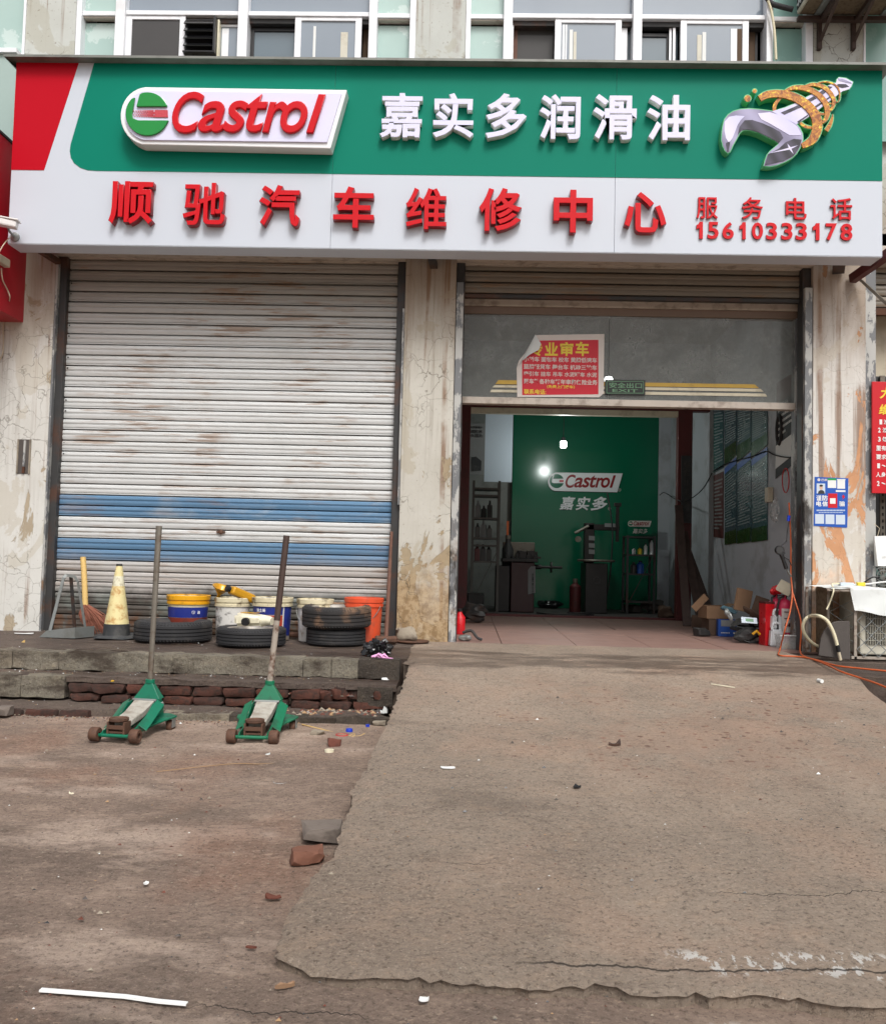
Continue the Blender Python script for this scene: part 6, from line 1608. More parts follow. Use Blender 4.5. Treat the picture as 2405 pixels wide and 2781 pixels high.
# ================================================================== caged air conditioner, bottom right
Yc0 = -.46
cg = thing('caged_air_conditioner', 'beige outdoor air conditioner in a rusty wire cage at the right edge', 'air conditioner', (3.35, -.3, 0))
xl = PY(2316, 1750, Yc0).x; xc = PY(2348, 1750, Yc0+.03).x
zb_, zt_ = PY(2330, 1798, Yc0).z, PY(2330, 1600, Yc0).z
zb_ = 0.0
MB().box(xc-.035, xc+.85, Yc0+.04, -.04, .03, zt_-.02).build('case', M['ac_beige'], cg, None, .01, True)
g0, g1 = PY(2350, 1660, Yc0+.035), PY(2405, 1752, Yc0+.035)
MB().box(g0.x, g0.x+.6, Yc0+.034, Yc0+.0385, g1.z, zt_-.06).build('grille_opening', M['dark_gap'], cg, None, 0, True)
m = MB(); x = g0.x+.004
while x < g0.x+.6: m.box(x, x+.0035, Yc0+.028, Yc0+.033, g1.z, zt_-.06); x += .0125
zz_ = g1.z+.03
while zz_ < zt_-.08: m.box(g0.x, g0.x+.6, Yc0+.024, Yc0+.028, zz_, zz_+.003); zz_ += .055
m.build('fan_guard', M['ac_beige'], cg, None, 0, True)
m = MB(); m.box(xl, xl+.022, Yc0-.012, Yc0+.012, 0, zt_); m.build('corner_post', M['rust_paint'], cg, None, .002, True)
m = MB(); m.box(xl-.2, xl-.18, -.06, -.04, 0, zt_); m.box(xl-.11, xl-.095, Yc0+.2, Yc0+.22, 0, zt_); m.build('back_post', M['rust_paint'], cg, None, .002, True)
m = MB(); m.box(xl-.2, xl+.9, Yc0-.012, Yc0+.01, zt_-.02, zt_); m.box(xl-.02, xl+.9, Yc0-.012, Yc0+.01, .0, .02); m.build('top_rail', M['rust_paint'], cg, None, .002, True)
# wire mesh diamonds
m = MB(); s_ = .105
def zig(x0_, z0_, x1_, z1_, Y): m.tube([(x0_, Y, z0_), (x1_, Y-.004, z1_)], .0033, 5)
for i in range(9):
    for j in range(5):
        xa, za = xl+.02+i*s_, .02+j*s_
        if za+s_ > zt_+.04: continue
        h = s_/2
        zig(xa, za+h, xa+h, za+s_ if za+s_ < zt_ else zt_, Yc0-.012); zig(xa+h, za+s_ if za+s_ < zt_ else zt_, xa+s_, za+h, Yc0-.012); zig(xa, za+h, xa+h, za, Yc0-.016); zig(xa+h, za, xa+s_, za+h, Yc0-.016)
for j in range(4):
    za = .02+j*s_; h = s_/2
    m.tube([(xl, Yc0, za), (xl-.05, Yc0+.1, za+h), (xl, Yc0, za+s_)], .0033, 5); m.tube([(xl-.1, Yc0+.2, za), (xl-.05, Yc0+.1, za+h), (xl-.1, Yc0+.2, za+s_)], .0033, 5)
m.build('wire_mesh', M['galvanised'], cg, None, 0, True)['kind'] = 'stuff'
# speckled block wall behind the cage's side
MB().box(PY(2240, 1700, -.05).x, xl-.1, -.2, -.002, 0, zt_).build('render_block', M['pebbledash'], bld, None, .004)
# cloth cover
ct = thing('cover_cloth', 'white plastic cloth draped over the caged air conditioner', 'cloth', (xl+.3, Yc0, zt_))
nx, ny = 40, 24; x0_, x1_ = PY(2237, 1585, Yc0+.1).x, xl+.95
vs = []
for j in range(ny+1):
    for i in range(nx+1):
        X = x0_+(x1_-x0_)*i/nx; v = j/ny
        f = nz(X, v, 6, 1)*.008+nz(X, v*2, 17, 5)*.003
        if v < .45: Y = -.03+(Yc0-.02+.03)*(v/.45); Z = zt_+.012+f+.01*math.sin(X*9)
        else:
            dd = (v-.45)/.55; Y = Yc0-.025-.018*dd-.012*math.sin(X*14+dd*3)*dd; drop = .185 if X > xl-.02 else .0
            if X < xl-.02: Y = Yc0-.02; drop = .012
            Z = zt_+.012+f-dd*(drop+.03*nz(X, 0, 3, 7)*(1 if drop > .05 else 0)-.03*max(0, (xl+.15-X))*(1 if drop > .05 else 0))
        vs.append((X, Y, Z))
m = MB(); m.add(vs, [(j*(nx+1)+i, j*(nx+1)+i+1, (j+1)*(nx+1)+i+1, (j+1)*(nx+1)+i) for j in range(ny) for i in range(nx)])
m.build('sheet', M['cloth_white'], ct, 80, 0, True)
# power strip things on the cloth
p = PY(2300, 1573, Yc0+.12)
o = MB().box(p.x-.06, p.x+.04, Yc0+.1, Yc0+.15, zt_+.02, zt_+.045).build('socket_box', M['board_white'], None, None, .004); tag(o, 'small white socket box lying on the cloth', 'socket')
o = MB(); o.box(p.x+.06, p.x+.12, Yc0+.08, Yc0+.12, zt_+.02, zt_+.05); o = o.build('plug', M['poster_yellow'], None, None, .006); tag(o, 'yellow plug connector lying on the cloth beside the socket box', 'plug')
cable('power_cable', [Vector((p.x-.06, Yc0+.12, zt_+.035)), Vector((p.x-.14, Yc0+.06, zt_+.03)), PY(2262, 1605, Yc0-.03), PY(2250, 1640, Yc0-.0), PY(2243, 1655, Yc0)], .006, M['hose_cream'], 'cream cable drooping from the socket box down the cage side', 'cable', n=8)
cable('power_cable', [Vector((p.x+.04, Yc0+.12, zt_+.03)), Vector((p.x+.14, Yc0+.08, zt_+.04)), Vector((p.x+.28, Yc0+.06, zt_+.06)), Vector((p.x+.5, Yc0+.06, zt_+.05))], .006, M['paper_white'], 'white cable running right along the top of the cloth', 'cable', n=8)
cable('power_cable', [Vector((p.x+.12, Yc0+.16, zt_+.03)), Vector((p.x+.2, Yc0+.14, zt_+.09)), Vector((p.x+.27, Yc0+.15, zt_+.07)), Vector((p.x+.4, Yc0+.16, zt_+.03))], .006, M['wire_black'], 'black cable looped over the cloth beside the yellow plug', 'cable', n=8)
# leaning slate board and cream hose
q = [PZ(2222, 1780, 0), PZ(2307, 1791, 0)]
Yb = q[1].y+.02
ol = [(2222, 1780), (2224, 1760), (2228, 1735), (2236, 1715), (2250, 1700), (2262, 1690), (2275, 1687), (2306, 1687), (2308, 1791), (2290, 1790)]
o = MB().prism(poly(ol, Yb), Yb, Yb+.022).build('slate_board', M['slate'], None, None, .003); tag(o, 'dark grey board with rounded corner leaning in front of the right pillar', 'board')
o.data.transform(Matrix.Translation((0, 0, .0)))
Yh = Yb-.03
hp = [(2225, 1757, -.1), (2205, 1747, -.14), (2185, 1725, -.18), (2179, 1700, -.2), (2186, 1682, -.22), (2200, 1673, -.25), (2222, 1673, Yh+.02), (2243, 1685, Yh), (2258, 1710, Yh), (2268, 1738, Yh), (2272, 1755, Yh)]
cable('garden_hose', [PY(x, y, Y) for x, y, Y in hp], .013, M['hose_cream'], 'thick cream hose looped around the grey board by the right pillar', 'hose', n=12)
cable('hose_connector', [PY(2272, 1752, Yh), PY(2276, 1770, Yh)], .015, M['black_plastic'], 'black coupling joining the cream hose over the grey board', 'hose coupling', n=12)
cable('hose_end', [PY(2275, 1768, Yh), PY(2281, 1793, Yh)], .012, M['wire_beige'], 'short dull hose end below the black coupling', 'hose', n=12)
# gully at the right of the ramp
MB().box(RP_[0].x+.002, 5.5, RP_[0].y, -.0, -.3, -.02).build('platform', M['platform'])['kind'] = 'structure'

# ================================================================== in the doorway, right side
XW = 2.855
def wallposter(name, label, a, b, c, d, mat, X=XW-.004, th=.004, parts=()):
    q = [PX(*t_, X) for t_ in (a, b, c, d)]
    t = thing(name, label, 'poster', tuple(q[0]))
    m = MB(); m.add([v for v in q]+[v+Vector((th, 0, 0)) for v in q], [(0, 1, 2, 3), (7, 6, 5, 4)]+[(i, 4+i, 4+(i+1) % 4, (i+1) % 4) for i in range(4)])
    m.build('sheet', mat, t, None, 0, True, fixn=True)
    def uv(u, v, dx=.0012): 
        top = q[0].lerp(q[1], u); bot = q[3].lerp(q[2], u); r_ = top.lerp(bot, v); return r_-Vector((dx, 0, 0))
    def quad(u0, v0, u1, v1, mt, nm, dx=.0012):
        mm = MB(); p_ = [uv(u0, v0, dx), uv(u1, v0, dx), uv(u1, v1, dx), uv(u0, v1, dx)]; mm.add(p_, [(0, 1, 2, 3)]); mm.add([v+Vector((.0008, 0, 0)) for v in p_], [(3, 2, 1, 0)]); return mm.build(nm, mt, t, None, 0, True)
    return t, quad, uv
def rules(quad_uv, t, n, v0, v1, mat, seed):
    r_ = random.Random(seed); m = MB()
    for k in range(n):
        v = v0+(v1-v0)*k/n; h = (v1-v0)/n*.42; e = r_.choice([.92, .92, .6, .8, .92]); u = .08+r_.choice([0, 0, .05])
        while u < e:
            w2 = r_.uniform(.03, .07); p_ = [quad_uv(u, v), quad_uv(min(u+w2, .95), v), quad_uv(min(u+w2, .95), v+h), quad_uv(u, v+h)]
            m.add(p_, [(0, 1, 2, 3)]); u += w2+.02
    o = m.build('print_rows', mat, t, None, 0, True); o['kind'] = 'stuff'
PT = [('first', 1935, 1963, 1112, 1112, 1265, 1282), ('second', 1965, 1997, 1112, 1112, 1262, 1275)]
tops = [(1966, 1998), (2000, 2037), (2039, 2082)]
nm = ['farthest', 'middle', 'nearest']
for i, (a, b) in enumerate(tops):
    t, quad, uv = wallposter('safety_poster', f'{nm[i]} of the three glossy green bottomed posters in the upper row on the workshop wall', (a, 1100), (b, 1096), (b, 1246-((b-1966)*.33)), (a, 1266-((a-1966)*.33)), M['poster_teal'])
    quad(0, .72, 1, 1, M['poster_grass'], 'grass_print', .001); rules(uv, t, 15, .05, .68, M['poster_text'], i)
    t, quad, uv = wallposter('safety_poster', f'{nm[i]} of the three blue topped posters in the lower row on the workshop wall', (a, 1272-((a-1966)*.33)), (b, 1252-((b-1966)*.33)), (b, 1478-(b-1966)*.10), (a, 1480-(a-1966)*.10), M['poster_teal'])
    quad(0, 0, 1, .08, M['poster_blue'], 'heading_band', .001); quad(0, .84, 1, 1, M['poster_grass'], 'grass_print', .001); rules(uv, t, 20, .12, .80, M['poster_text'], i+7)
t, quad, uv = wallposter('safety_poster', 'narrow dark poster at the far end of the upper wall row', (1936, 1104), (1963, 1101), (1963, 1270), (1936, 1285), M['poster_teal']); rules(uv, t, 18, .05, .9, M['poster_text'], 31)
t, quad, uv = wallposter('safety_poster', 'narrow reddish poster at the far end of the lower wall row', (1936, 1292), (1962, 1280), (1962, 1462), (1936, 1458), M['maroon']); rules(uv, t, 14, .1, .9, M['poster_text'], 33)
t, quad, uv = wallposter('tyre_poster', 'dark tyre advertisement poster nearest the doorway on the workshop wall', (2108, 1040), (2150, 1015), (2150, 1262), (2104, 1300), M['cone_black'])
quad(0, 0, 1, .22, M['maroon'], 'red_field', .001); rules(uv, t, 5, .3, .62, M['paper_white'], 40)
c = uv(.5, .28); fit_text('售后大礼', 'heading_print', M['paper_white'], t, c, .24, .07, .001, .03, ax=(0, -1, .0), up=(0, 0, 1))
m = MB(); c = uv(.25, .52); m.tube([c+Vector((-.004, .06*math.cos(a), .13*math.sin(a))) for a in [k*pi/12 for k in range(25)]], .018, 6); m.build('tyre_print', M['black_rubber'], t, None, 0, True)
quad(.0, .66, 1, .9, M['paper_white'], 'white_patch', .0015)  # plain white band across the lower part of the poster
# small switch box, wires, bags on the wall
p = PX(2091, 1344, XW-.01); o = MB().box(XW-.05, XW, p.y-.05, p.y+.05, p.z-.07, p.z+.07).build('switch_box', M['plastic_beige'], None, None, .006); tag(o, 'beige wooden-edged switch box on the workshop wall', 'switch')
cable('wall_cable', [PX(x, y, XW-.015) for x, y in ((1935, 1280), (1965, 1262), (2000, 1250), (2040, 1240), (2078, 1226), (2098, 1234), (2120, 1240), (2145, 1243))], .006, M['wire_black'], 'black cable strung across the posters on the workshop wall', 'cable')
bm = bmesh.new(); bmesh.ops.create_icosphere(bm, subdivisions=3, radius=1); p = PX(2103, 1385, XW-.06)
for v in bm.verts: q_ = v.co; kk = 1+mnoise.noise(q_*2)*.3; v.co = Vector((q_.x*.035*kk, q_.y*.055*kk*(1.2-.5*q_.z), q_.z*.11*kk))
me = bpy.data.meshes.new('bag'); bm.to_mesh(me); bm.free(); me.materials.append(M['clear_plastic']); o = link(me, 'plastic_bag', None, 60); o.location = p; tag(o, 'clear plastic bag hanging on the workshop wall under the switch box', 'bag')
cable('red_wire_coil', [PX(2132+9*math.cos(a), 1305+33*math.sin(a), XW-.03-.01*math.sin(a*3)) for a in [k*.7 for k in range(22)]], .005, M['red_wire'], 'hanging coil of red wire inside the right door jamb', 'wire coil')
# air hose down the jamb, and out over the drive
cable('air_hose', [PY(2141, 1365, .2), PY(2144, 1420, .2), PY(2146, 1480, .18), PY(2146, 1560, .15), PY(2150, 1610, .1), PY(2144, 1660, .0), PY(2130, 1710, -.1), PZ(2116, 1765, .01), PZ(2112, 1776, .012), PZ(2120, 1781, .012), PZ(2160, 1783, .012), PZ(2200, 1789, .012), PZ(2245, 1806, .012), PR(2280, 1823, .012), PR(2330, 1840, .012), PR(2378, 1856, .03), PR(2430, 1878, .03)],
      .006, M['hose_orange'], 'orange air hose from the doorway jamb running lower across the top of the ramp', 'hose', n=10)
cable('air_hose', [PY(2148, 1600, .12), PY(2160, 1640, .05), PY(2172, 1680, -.0), PY(2174, 1720, -.05), PZ(2171, 1768, .012), PZ(2185, 1784, .012), PZ(2225, 1795, .012), PZ(2270, 1808, .012), PZ(2330, 1815, .012), PZ(2430, 1825, .012)],
      .006, M['hose_orange'], 'orange air hose nearer the right pillar, running along the wall foot', 'hose', n=10)
inf = thing('tyre_inflator', 'black tyre inflator gun with round gauge hanging on the air hose', 'inflator', tuple(PY(2115, 1494, .1)))
c = PY(2115, 1494, .1)
m = MB(); m.lathe([(.034, -.014), (.037, -.01), (.037, .01), (.033, .014), (.001, .014)], 24, (0, 0, 0), 'y'); m.xf(Matrix.Translation(c)); m.build('gauge', M['black_plastic'], inf, 40, 0, True)
m = MB(); m.lathe([(.001, .0), (.028, 0)], 24, (0, 0, 0), 'y', wob=1); m.xf(Matrix.Translation(c+Vector((0, -.0155, 0)))); m.build('dial', M['steel_dark'], inf, 40, 0, True)
m = MB(); m.tube([PY(2120, 1505, .1), PY(2126, 1522, .1), PY(2134, 1545, .1)], [.018, .015, .017], 10); m.bar(PY(2118, 1508, .09), PY(2128, 1500, .09), .02, .02); m.tube([PY(2126, 1512, .1), PY(2140, 1520, .1), PY(2148, 1536, .1)], .004, 6)
m.build('grip', M['black_plastic'], inf, 40, 0, True)
m = MB(); m.tube([PY(2136, 1547, .1), PY(2140, 1556, .11), PY(2146, 1566, .12)], [.008, .010, .008], 10); m.build('coupling', M['galvanised'], inf, 40, 0, True)
m = MB(); m.tube([PY(2118, 1484, .1), PY(2134, 1470, .13), PY(2137, 1440, .15), PY(2141, 1415, .17)], .005, 8); m.build('feed_hose', M['black_rubber'], inf, 60, 0, True)
m = MB(); m.tube([PY(2139, 1415, .17), PY(2141, 1400, .17)], .013, 10); m.build('blue_valve', M['blue_cap'], inf, 60, 0, True)

# extinguishers, jugs, tub, boxes
def extinguisher(label, px, py, Rr, H, mat, rz, YY=.44):
    b_ = (PY(px, py, YY).x, YY, 0); t = thing('fire_extinguisher', label, 'fire extinguisher', b_, rz, 'fire extinguishers by the right jamb')
    m = MB(); m.lathe([(Rr*.94, 0), (Rr, .01), (Rr, H*.84), (Rr*.93, H*.91), (Rr*.6, H*.97), (.02, H), (.016, H+.03)], 32, wob=1); m.build('cylinder', mat, t, 40)
    m = MB(); n_ = 12; vs = []
    for k in range(n_+1):
        a = -pi/2-.75+1.5*k/n_
        for z_ in (H*.3, H*.8): vs.append(((Rr+.001)*math.cos(a), (Rr+.001)*math.sin(a), z_))
    m.add(vs, [(2*k, 2*k+2, 2*k+3, 2*k+1) for k in range(n_)]); lb = m.build('label', M['poster_paper'], t, 60)
    m = MB()
    for k in range(3): m.box(-.03, .03, -Rr-.003, -Rr+.004, H*.72-k*.055, H*.74-k*.055)
    m.box(-.024, -.006, -Rr-.004, -Rr+.003, H*.42, H*.5); m.box(.004, .022, -Rr-.004, -Rr+.003, H*.42, H*.5); m.build('label_print', M['maroon'], lb)
    m = MB(); m.box(-.015, .015, -.015, .015, H+.005, H+.035); m.bar((0, 0, H+.04), (.10, -.01, H+.065), .02, .006); m.bar((0, 0, H+.02), (.09, -.01, H+.03), .02, .006); m.build('valve_lever', M['black_plastic'], t, None, .002)
    m = MB(); m.tube([(-.01, -.01, H+.02), (-.06, -.04, H+.01), (-Rr-.012, -.04, H-.08), (-Rr-.016, -.05, H*.5), (-Rr-.008, -.05, .1)], .009, 8); m.build('hose', M['black_rubber'], t, 50)
    return t
extinguisher('faded pink fire extinguisher with printed label nearest the right jamb', 2128, 1722, .068, .40, M['ext_pink'], .1)
extinguisher('second faded fire extinguisher standing behind the white jugs', 2103, 1716, .060, .40, M['ext_pink'], .3, .50)
b_ = (PY(2080, 1732, .48).x, .48, 0); t = thing('red_tin', 'tall bright red square tin beside the fire extinguishers', 'tin', b_, .15)
MB().box(-.04, .04, -.06, .06, 0, .37).build('body', M['ext_red'], t, None, .004); MB().box(-.041, .041, -.061, .061, .355, .372).build('rim', M['maroon'], t)
def jug(label, px, py, w_, H, z0_=0, rz=0, dy=0):
    b_ = base(px, py); t = thing('plastic_jug', label, 'jug', (b_[0], b_[1]+dy, z0_), rz, 'white plastic jugs in the doorway')
    bm = bmesh.new(); bmesh.ops.create_cube(bm, size=1)
    for v in bm.verts: v.co = Vector((v.co.x*w_, v.co.y*w_*.6, (v.co.z+.5)*H*.72))
    for v in bm.verts:
        if v.co.z > .05: v.co.x *= .86
    bmesh.ops.bevel(bm, geom=bm.edges[:], offset=.012, segments=2, affect='EDGES'); me = bpy.data.meshes.new('body'); bm.to_mesh(me); bm.free(); me.materials.append(M['jug_white']); link(me, 'body', t, 50)
    m = MB(); m.tube([(-w_*.3, 0, H*.70), (-w_*.24, 0, H*.95), (.0, 0, H), (w_*.24, 0, H*.95), (w_*.32, 0, H*.68)], .012, 8); m.build('handle', M['jug_white'], t, 60)
    return t
jug('white jug with side ridge standing in front of the extinguishers', 2106, 1756, .115, .20)
jug('white handled jug on top of the lower white jug', 2108, 1755, .11, .165, .145, .15)
b_ = base(2143, 1762); t = thing('plastic_tub', 'clear plastic tub of small parts beside the white jugs', 'tub', b_, .03)
m = MB(); m.add([(-.085, -.05, 0), (.085, -.05, 0), (.085, .06, 0), (-.085, .06, 0), (-.1, -.062, .115), (.1, -.062, .115), (.1, .075, .115), (-.1, .075, .115)], [(0, 1, 5, 4), (1, 2, 6, 5), (2, 3, 7, 6), (3, 0, 4, 7), (3, 2, 1, 0)])
m.build('tub_wall', M['clear_plastic'], t); m = MB(); m.box(-.104, .104, -.066, -.058, .108, .116); m.build('tub_lip', M['cloth_white'], t)
rock_ = rock('content', M['straw'], (.06, .05, .05), (0, 0, 0), 9); rock_.parent = t; rock_.location = (-.03, -.01, .004)
def carton(label, px, py, w_, d_, h_, mat, rz=0, z0_=0, open_=True, name='cardboard_box', ry=0, dy=0, rx=0, YY=None):
    b_ = base(px, py) if YY is None else (PY(px, py, YY).x, YY, 0); t = thing(name, label, 'box', (b_[0], b_[1]+dy+d_/2, z0_), rz, None, None, rx, ry)
    m = MB(); th = .005
    m.box(-w_/2, w_/2, -d_/2, d_/2, 0, th); m.box(-w_/2, w_/2, -d_/2, -d_/2+th, th, h_); m.box(-w_/2, w_/2, d_/2-th, d_/2, th, h_); m.box(-w_/2, -w_/2+th, -d_/2+th, d_/2-th, th, h_); m.box(w_/2-th, w_/2, -d_/2+th, d_/2-th, th, h_)
    m.build('carton', mat, t, None, .001)
    if open_:
        m = MB(); m.bar((-w_/2, 0, h_), (-w_/2-.05, 0, h_+.05), .004, d_*.9, up=(1, 0, 1)); m.build('flap', mat, t)
        m = MB(); m.bar((w_/2, 0, h_), (w_/2+.06, 0, h_+.02), .004, d_*.9, up=(1, 0, 1)); m.build('flap', mat, t)
    return t
carton('tan cardboard box with open flaps stacked on a darker box', 1946, 1700, .24, .2, .12, M['cardboard'], .15, .16, YY=1.35)
carton('darker cardboard box at the bottom of the stack by the wall', 1952, 1705, .22, .2, .155, M['cardboard_dark'], .1, 0, False, YY=1.35)
bb_ = carton('blue printed box filled with scrap, beside the black junk', 1975, 1729, .17, .14, .16, M['box_blue'], -.05, 0, False)
fit_text('●●●●●●', 'print_row', M['paper_white'], bb_, (-.02, -.0715, .035), .08, .010, .001, world=False); fit_text('■', 'print_mark', M['paper_white'], bb_, (.06, -.0715, .035), .014, .014, .001, world=False)
MB().box(-.06, .07, -.0725, -.0705, .095, .155).build('torn_patch', M['pale_box'], bb_)
carton('crumpled brown cardboard sheet on the scrap heap', 2012, 1650, .16, .02, .2, M['cardboard'], .3, .26, False, 'cardboard_sheet', .2, .0, YY=.95)
carton('folded dark cardboard leaning against the workshop wall', 2055, 1660, .14, .015, .2, M['cardboard_dark'], -.5, .2, False, 'cardboard_sheet', .3, .0, YY=.8)
rr = random.Random(11)
J = [('black car bumper piece lying across the scrap heap', 'black_plastic', (2030, 1700), (.26, .05, .03), .5, .10), ('broken black headlamp housing on the scrap heap', 'shiny_black', (2048, 1690), (.13, .1, .09), -.4, .12),
     ('black plastic duct piece in the scrap heap', 'black_plastic', (2005, 1708), (.2, .05, .04), -.8, .12), ('dark metal lever lying before the red tin', 'steel_dark', (2050, 1745), (.16, .03, .03), .2, .0),
     ('flat black bracket at the front of the scrap heap', 'black_plastic', (2020, 1738), (.17, .06, .03), -.2, .0), ('black rubber hose piece in the scrap heap', 'black_rubber', (2068, 1722), (.15, .04, .04), .5, .06),
     ('green tinted plastic cover in the scrap heap', 'poster_teal', (1978, 1655), (.2, .05, .06), .2, .25), ('broken grey plastic tray in the scrap heap', 'can_grey', (2000, 1690), (.16, .07, .02), .7, .2),
     ('brown torn packaging on top of the scrap heap', 'cardboard_dark', (2035, 1660), (.2, .02, .07), -.6, .18), ('black fan shroud part at the back of the heap', 'shiny_black', (2065, 1700), (.15, .12, .05), .2, .05),
     ('silver and black spray can on the scrap heap', 'galvanised', (1987, 1668), (.05, .05, .12), 0, .16), ('black wiring block at the front of the heap', 'black_plastic', (2075, 1748), (.10, .06, .03), .1, 0),
     ('crumpled dark cover low in the heap', 'steel_dark', (2035, 1722), (.28, .12, .12), .2, 0)]
for i, (lb, mt, (px, py), sz_, rz_, z_) in enumerate(J):
    b_ = PY(px, py, .62+z_*1.2); z_ = max(0, b_.z-sz_[2]*.5); o = rock('scrap_part', M[mt], sz_, (b_.x, b_.y, z_), i*3.1, rz_, 3, .3); tag(o, lb, 'scrap part', 'scrap parts heaped inside the doorway'); o.rotation_euler = (rr.uniform(-.5, .5), rr.uniform(-.5, .5), rz_)
b_ = PY(2033, 1685, .5); o = MB().box(-.065, .065, -.03, .03, 0, .003).build('printed_card', M['board_white']); o.location = b_; o.rotation_euler = (.9, .05, -.1); tag(o, 'white card with green print lying on the black scrap', 'card')
o2 = MB().box(-.03, .035, -.014, .016, .003, .0042).build('green_print', M['exit_green'], o)
b_ = PY(2052, 1718, .45); m = MB(); m.tube([b_-Vector((.03, 0, .015)), b_+Vector((0, -.01, .015)), b_+Vector((.03, 0, -.015))], .012, 8); tag(m.build('curved_grip', M['gold'], None, 50), 'yellow curved plastic handle on the front of the scrap heap', 'handle')
# top of extinguisher heap: red strap and cream carton
o = rock('red_strap', M['ext_red'], (.14, .06, .09), (PY(2108, 1600, .46).x, .46, .43), 41, .4, 3, .4); tag(o, 'crumpled red strap lying on top of the extinguishers', 'strap')
c1 = carton('small cream carton tipped on top of the extinguishers', 2126, 1600, .12, .07, .10, M['jug_cream'], -.4, .45, False, 'small_carton', .5, .0, YY=.40)

# ================================================================== notices on the transom
YG = YT+.012
rp = thing('red_poster', 'red advertising poster with curled corner stuck on the transom glass', 'poster', tuple(PY(1520, 990, YG)))
out = [(1453, 910), (1640, 907), (1638, 1068), (1626, 1079), (1404, 1078), (1402, 1000), (1408, 980), (1424, 960)]
MB().prism(poly(out, YG), YG-.0008, YG+.0008).build('paper', M['poster_paper'], rp, None, 0, True)
MB().prism(poly([(1464, 925), (1624, 923), (1624, 1071), (1417, 1073), (1417, 978)], YG), YG-.0016, YG-.0008).build('red_field', M['poster_red'], rp, None, 0, True)
cq = poly([(1453, 908), (1468, 935), (1462, 952), (1438, 965), (1418, 980), (1404, 1000)], YG); m = MB()
vs = [(p[0], YG-.002-d_, p[1]) for p, d_ in zip(cq, (.0, .02, .03, .03, .02, .0))]; m.add(vs, [(0, 1, 2, 3, 4, 5)]); m.add([(v[0], v[1]+.001, v[2]) for v in vs], [(5, 4, 3, 2, 1, 0)])
m.build('curled_corner', M['cloth_white'], rp, None, 0, True)
Yt = YG-.0016
for ch, b in (('专', (1443, 930, 1472, 967)), ('业', (1479, 930, 1514, 966)), ('审', (1520, 929, 1556, 967)), ('车', (1562, 928, 1598, 967))): txt(ch, 'character_print', M['poster_yellow'], rp, b, Yt, .001, bold=.03)
for (s, x0_, x1_, y0_, y1_) in (('小轿车 面包车 校车 黄牌低速车', 1421, 1620, 970, 984), ('蓝牌轻货车 舞台车 机动三轮车', 1421, 1620, 990, 1004), ('牵引车 挂车 吊车 水泥罐车 水泥', 1421, 1620, 1010, 1023), ('泵车等各种车辆年审和保险业务', 1421, 1621, 1030, 1044)):
    txt(s, 'text_line', M['poster_paper'], rp, (x0_, y0_, x1_, y1_), Yt, .001, bold=.022, res=1)
txt('（免费上门提车）', 'text_line', M['poster_yellow'], rp, (1484, 1046, 1560, 1055), Yt, .001, bold=.02, res=1)
txt('联系电话:', 'text_line', M['poster_yellow'], rp, (1422, 1057, 1482, 1071), Yt, .001, bold=.022, res=1)
ex = thing('exit_sign', 'dark green rectangular exit sign fixed to the transom', 'sign', tuple(PY(1697, 1051, YG)))
MB().prism(poly([(1642, 1031), (1751, 1032), (1751, 1073), (1642, 1071)], YG-.01), YG-.012, YG+.002).build('plate', M['exit_black'], ex, None, .001, True)
m = MB(); Y_ = YG-.012
for bx_ in ((1646, 1035, 1747, 1036.4), (1646, 1067, 1747, 1068.4), (1646, 1035, 1647.4, 1068), (1745.6, 1035, 1747, 1068)):
    a, b, c, d = bx_; m.prism(poly([(a, b), (c, b), (c, d), (a, d)], Y_), Y_-.001, Y_)
m.build('border_line', M['exit_green'], ex, None, 0, True)
txt('安全出口', 'text_line', M['exit_green'], ex, (1653, 1039, 1742, 1054), Y_, .001, bold=.015); txt('EXIT', 'text_line', M['exit_green'], ex, (1662, 1057, 1731, 1065), Y_, .001, bold=.01)

for i, (x, y, sz_) in enumerate(((2362, 1866, (.22, .12, .10)), (2392, 1884, (.2, .14, .14)), (2378, 1872, (.12, .1, .08)))):
    p = PZ(x, y, -.16); o = chunk('rubble_piece', M['concrete_lump' if i == 1 else 'concrete_dark'], sz_, (p.x+.05, p.y+.06, -.30), 80+i, i*.9)
    tag(o, ['dark broken concrete nearest the corner of the ramp in the gully', 'pale broken concrete at the right edge in the gully', 'small dark fragment between the two gully pieces'][i], 'rubble', 'rubble in the gully beside the ramp')
# ================================================================== workshop interior
Y5 = YB-.25
def zfloor(px, Y): return PY(px, 1500, Y).x
# hanging bulb
YL = 4.1
p = PY(1529, 1206, YL)
lb = thing('hanging_bulb', 'lit white bulb hanging on a thin black wire in the workshop', 'lamp', tuple(p))
m = MB(); m.lathe([(.001, -.05), (.03, -.048), (.040, -.03), (.042, .02), (.036, .035), (.02, .04)], 24, wob=1); m.build('bulb', M['bulb'], lb, 60)
m = MB(); m.lathe([(.022, .035), (.026, .04), (.024, .08), (.012, .09)], 20, wob=1); m.build('lamp_holder', M['black_plastic'], lb, 40)
m = MB(); m.tube([(0, 0, .09), (.004, 0, 3.29-p.z)], .004, 6); m.build('flex', M['wire_black'], lb)
ld = bpy.data.lights.new('bulb_light', 'POINT'); ld.energy = 15; ld.shadow_soft_size = .05; ld.color = (.92, 1, .96)
lo = bpy.data.objects.new('bulb_light', ld); COL.objects.link(lo); lo.parent = lb; lo.location = (0, -.06, -.08)
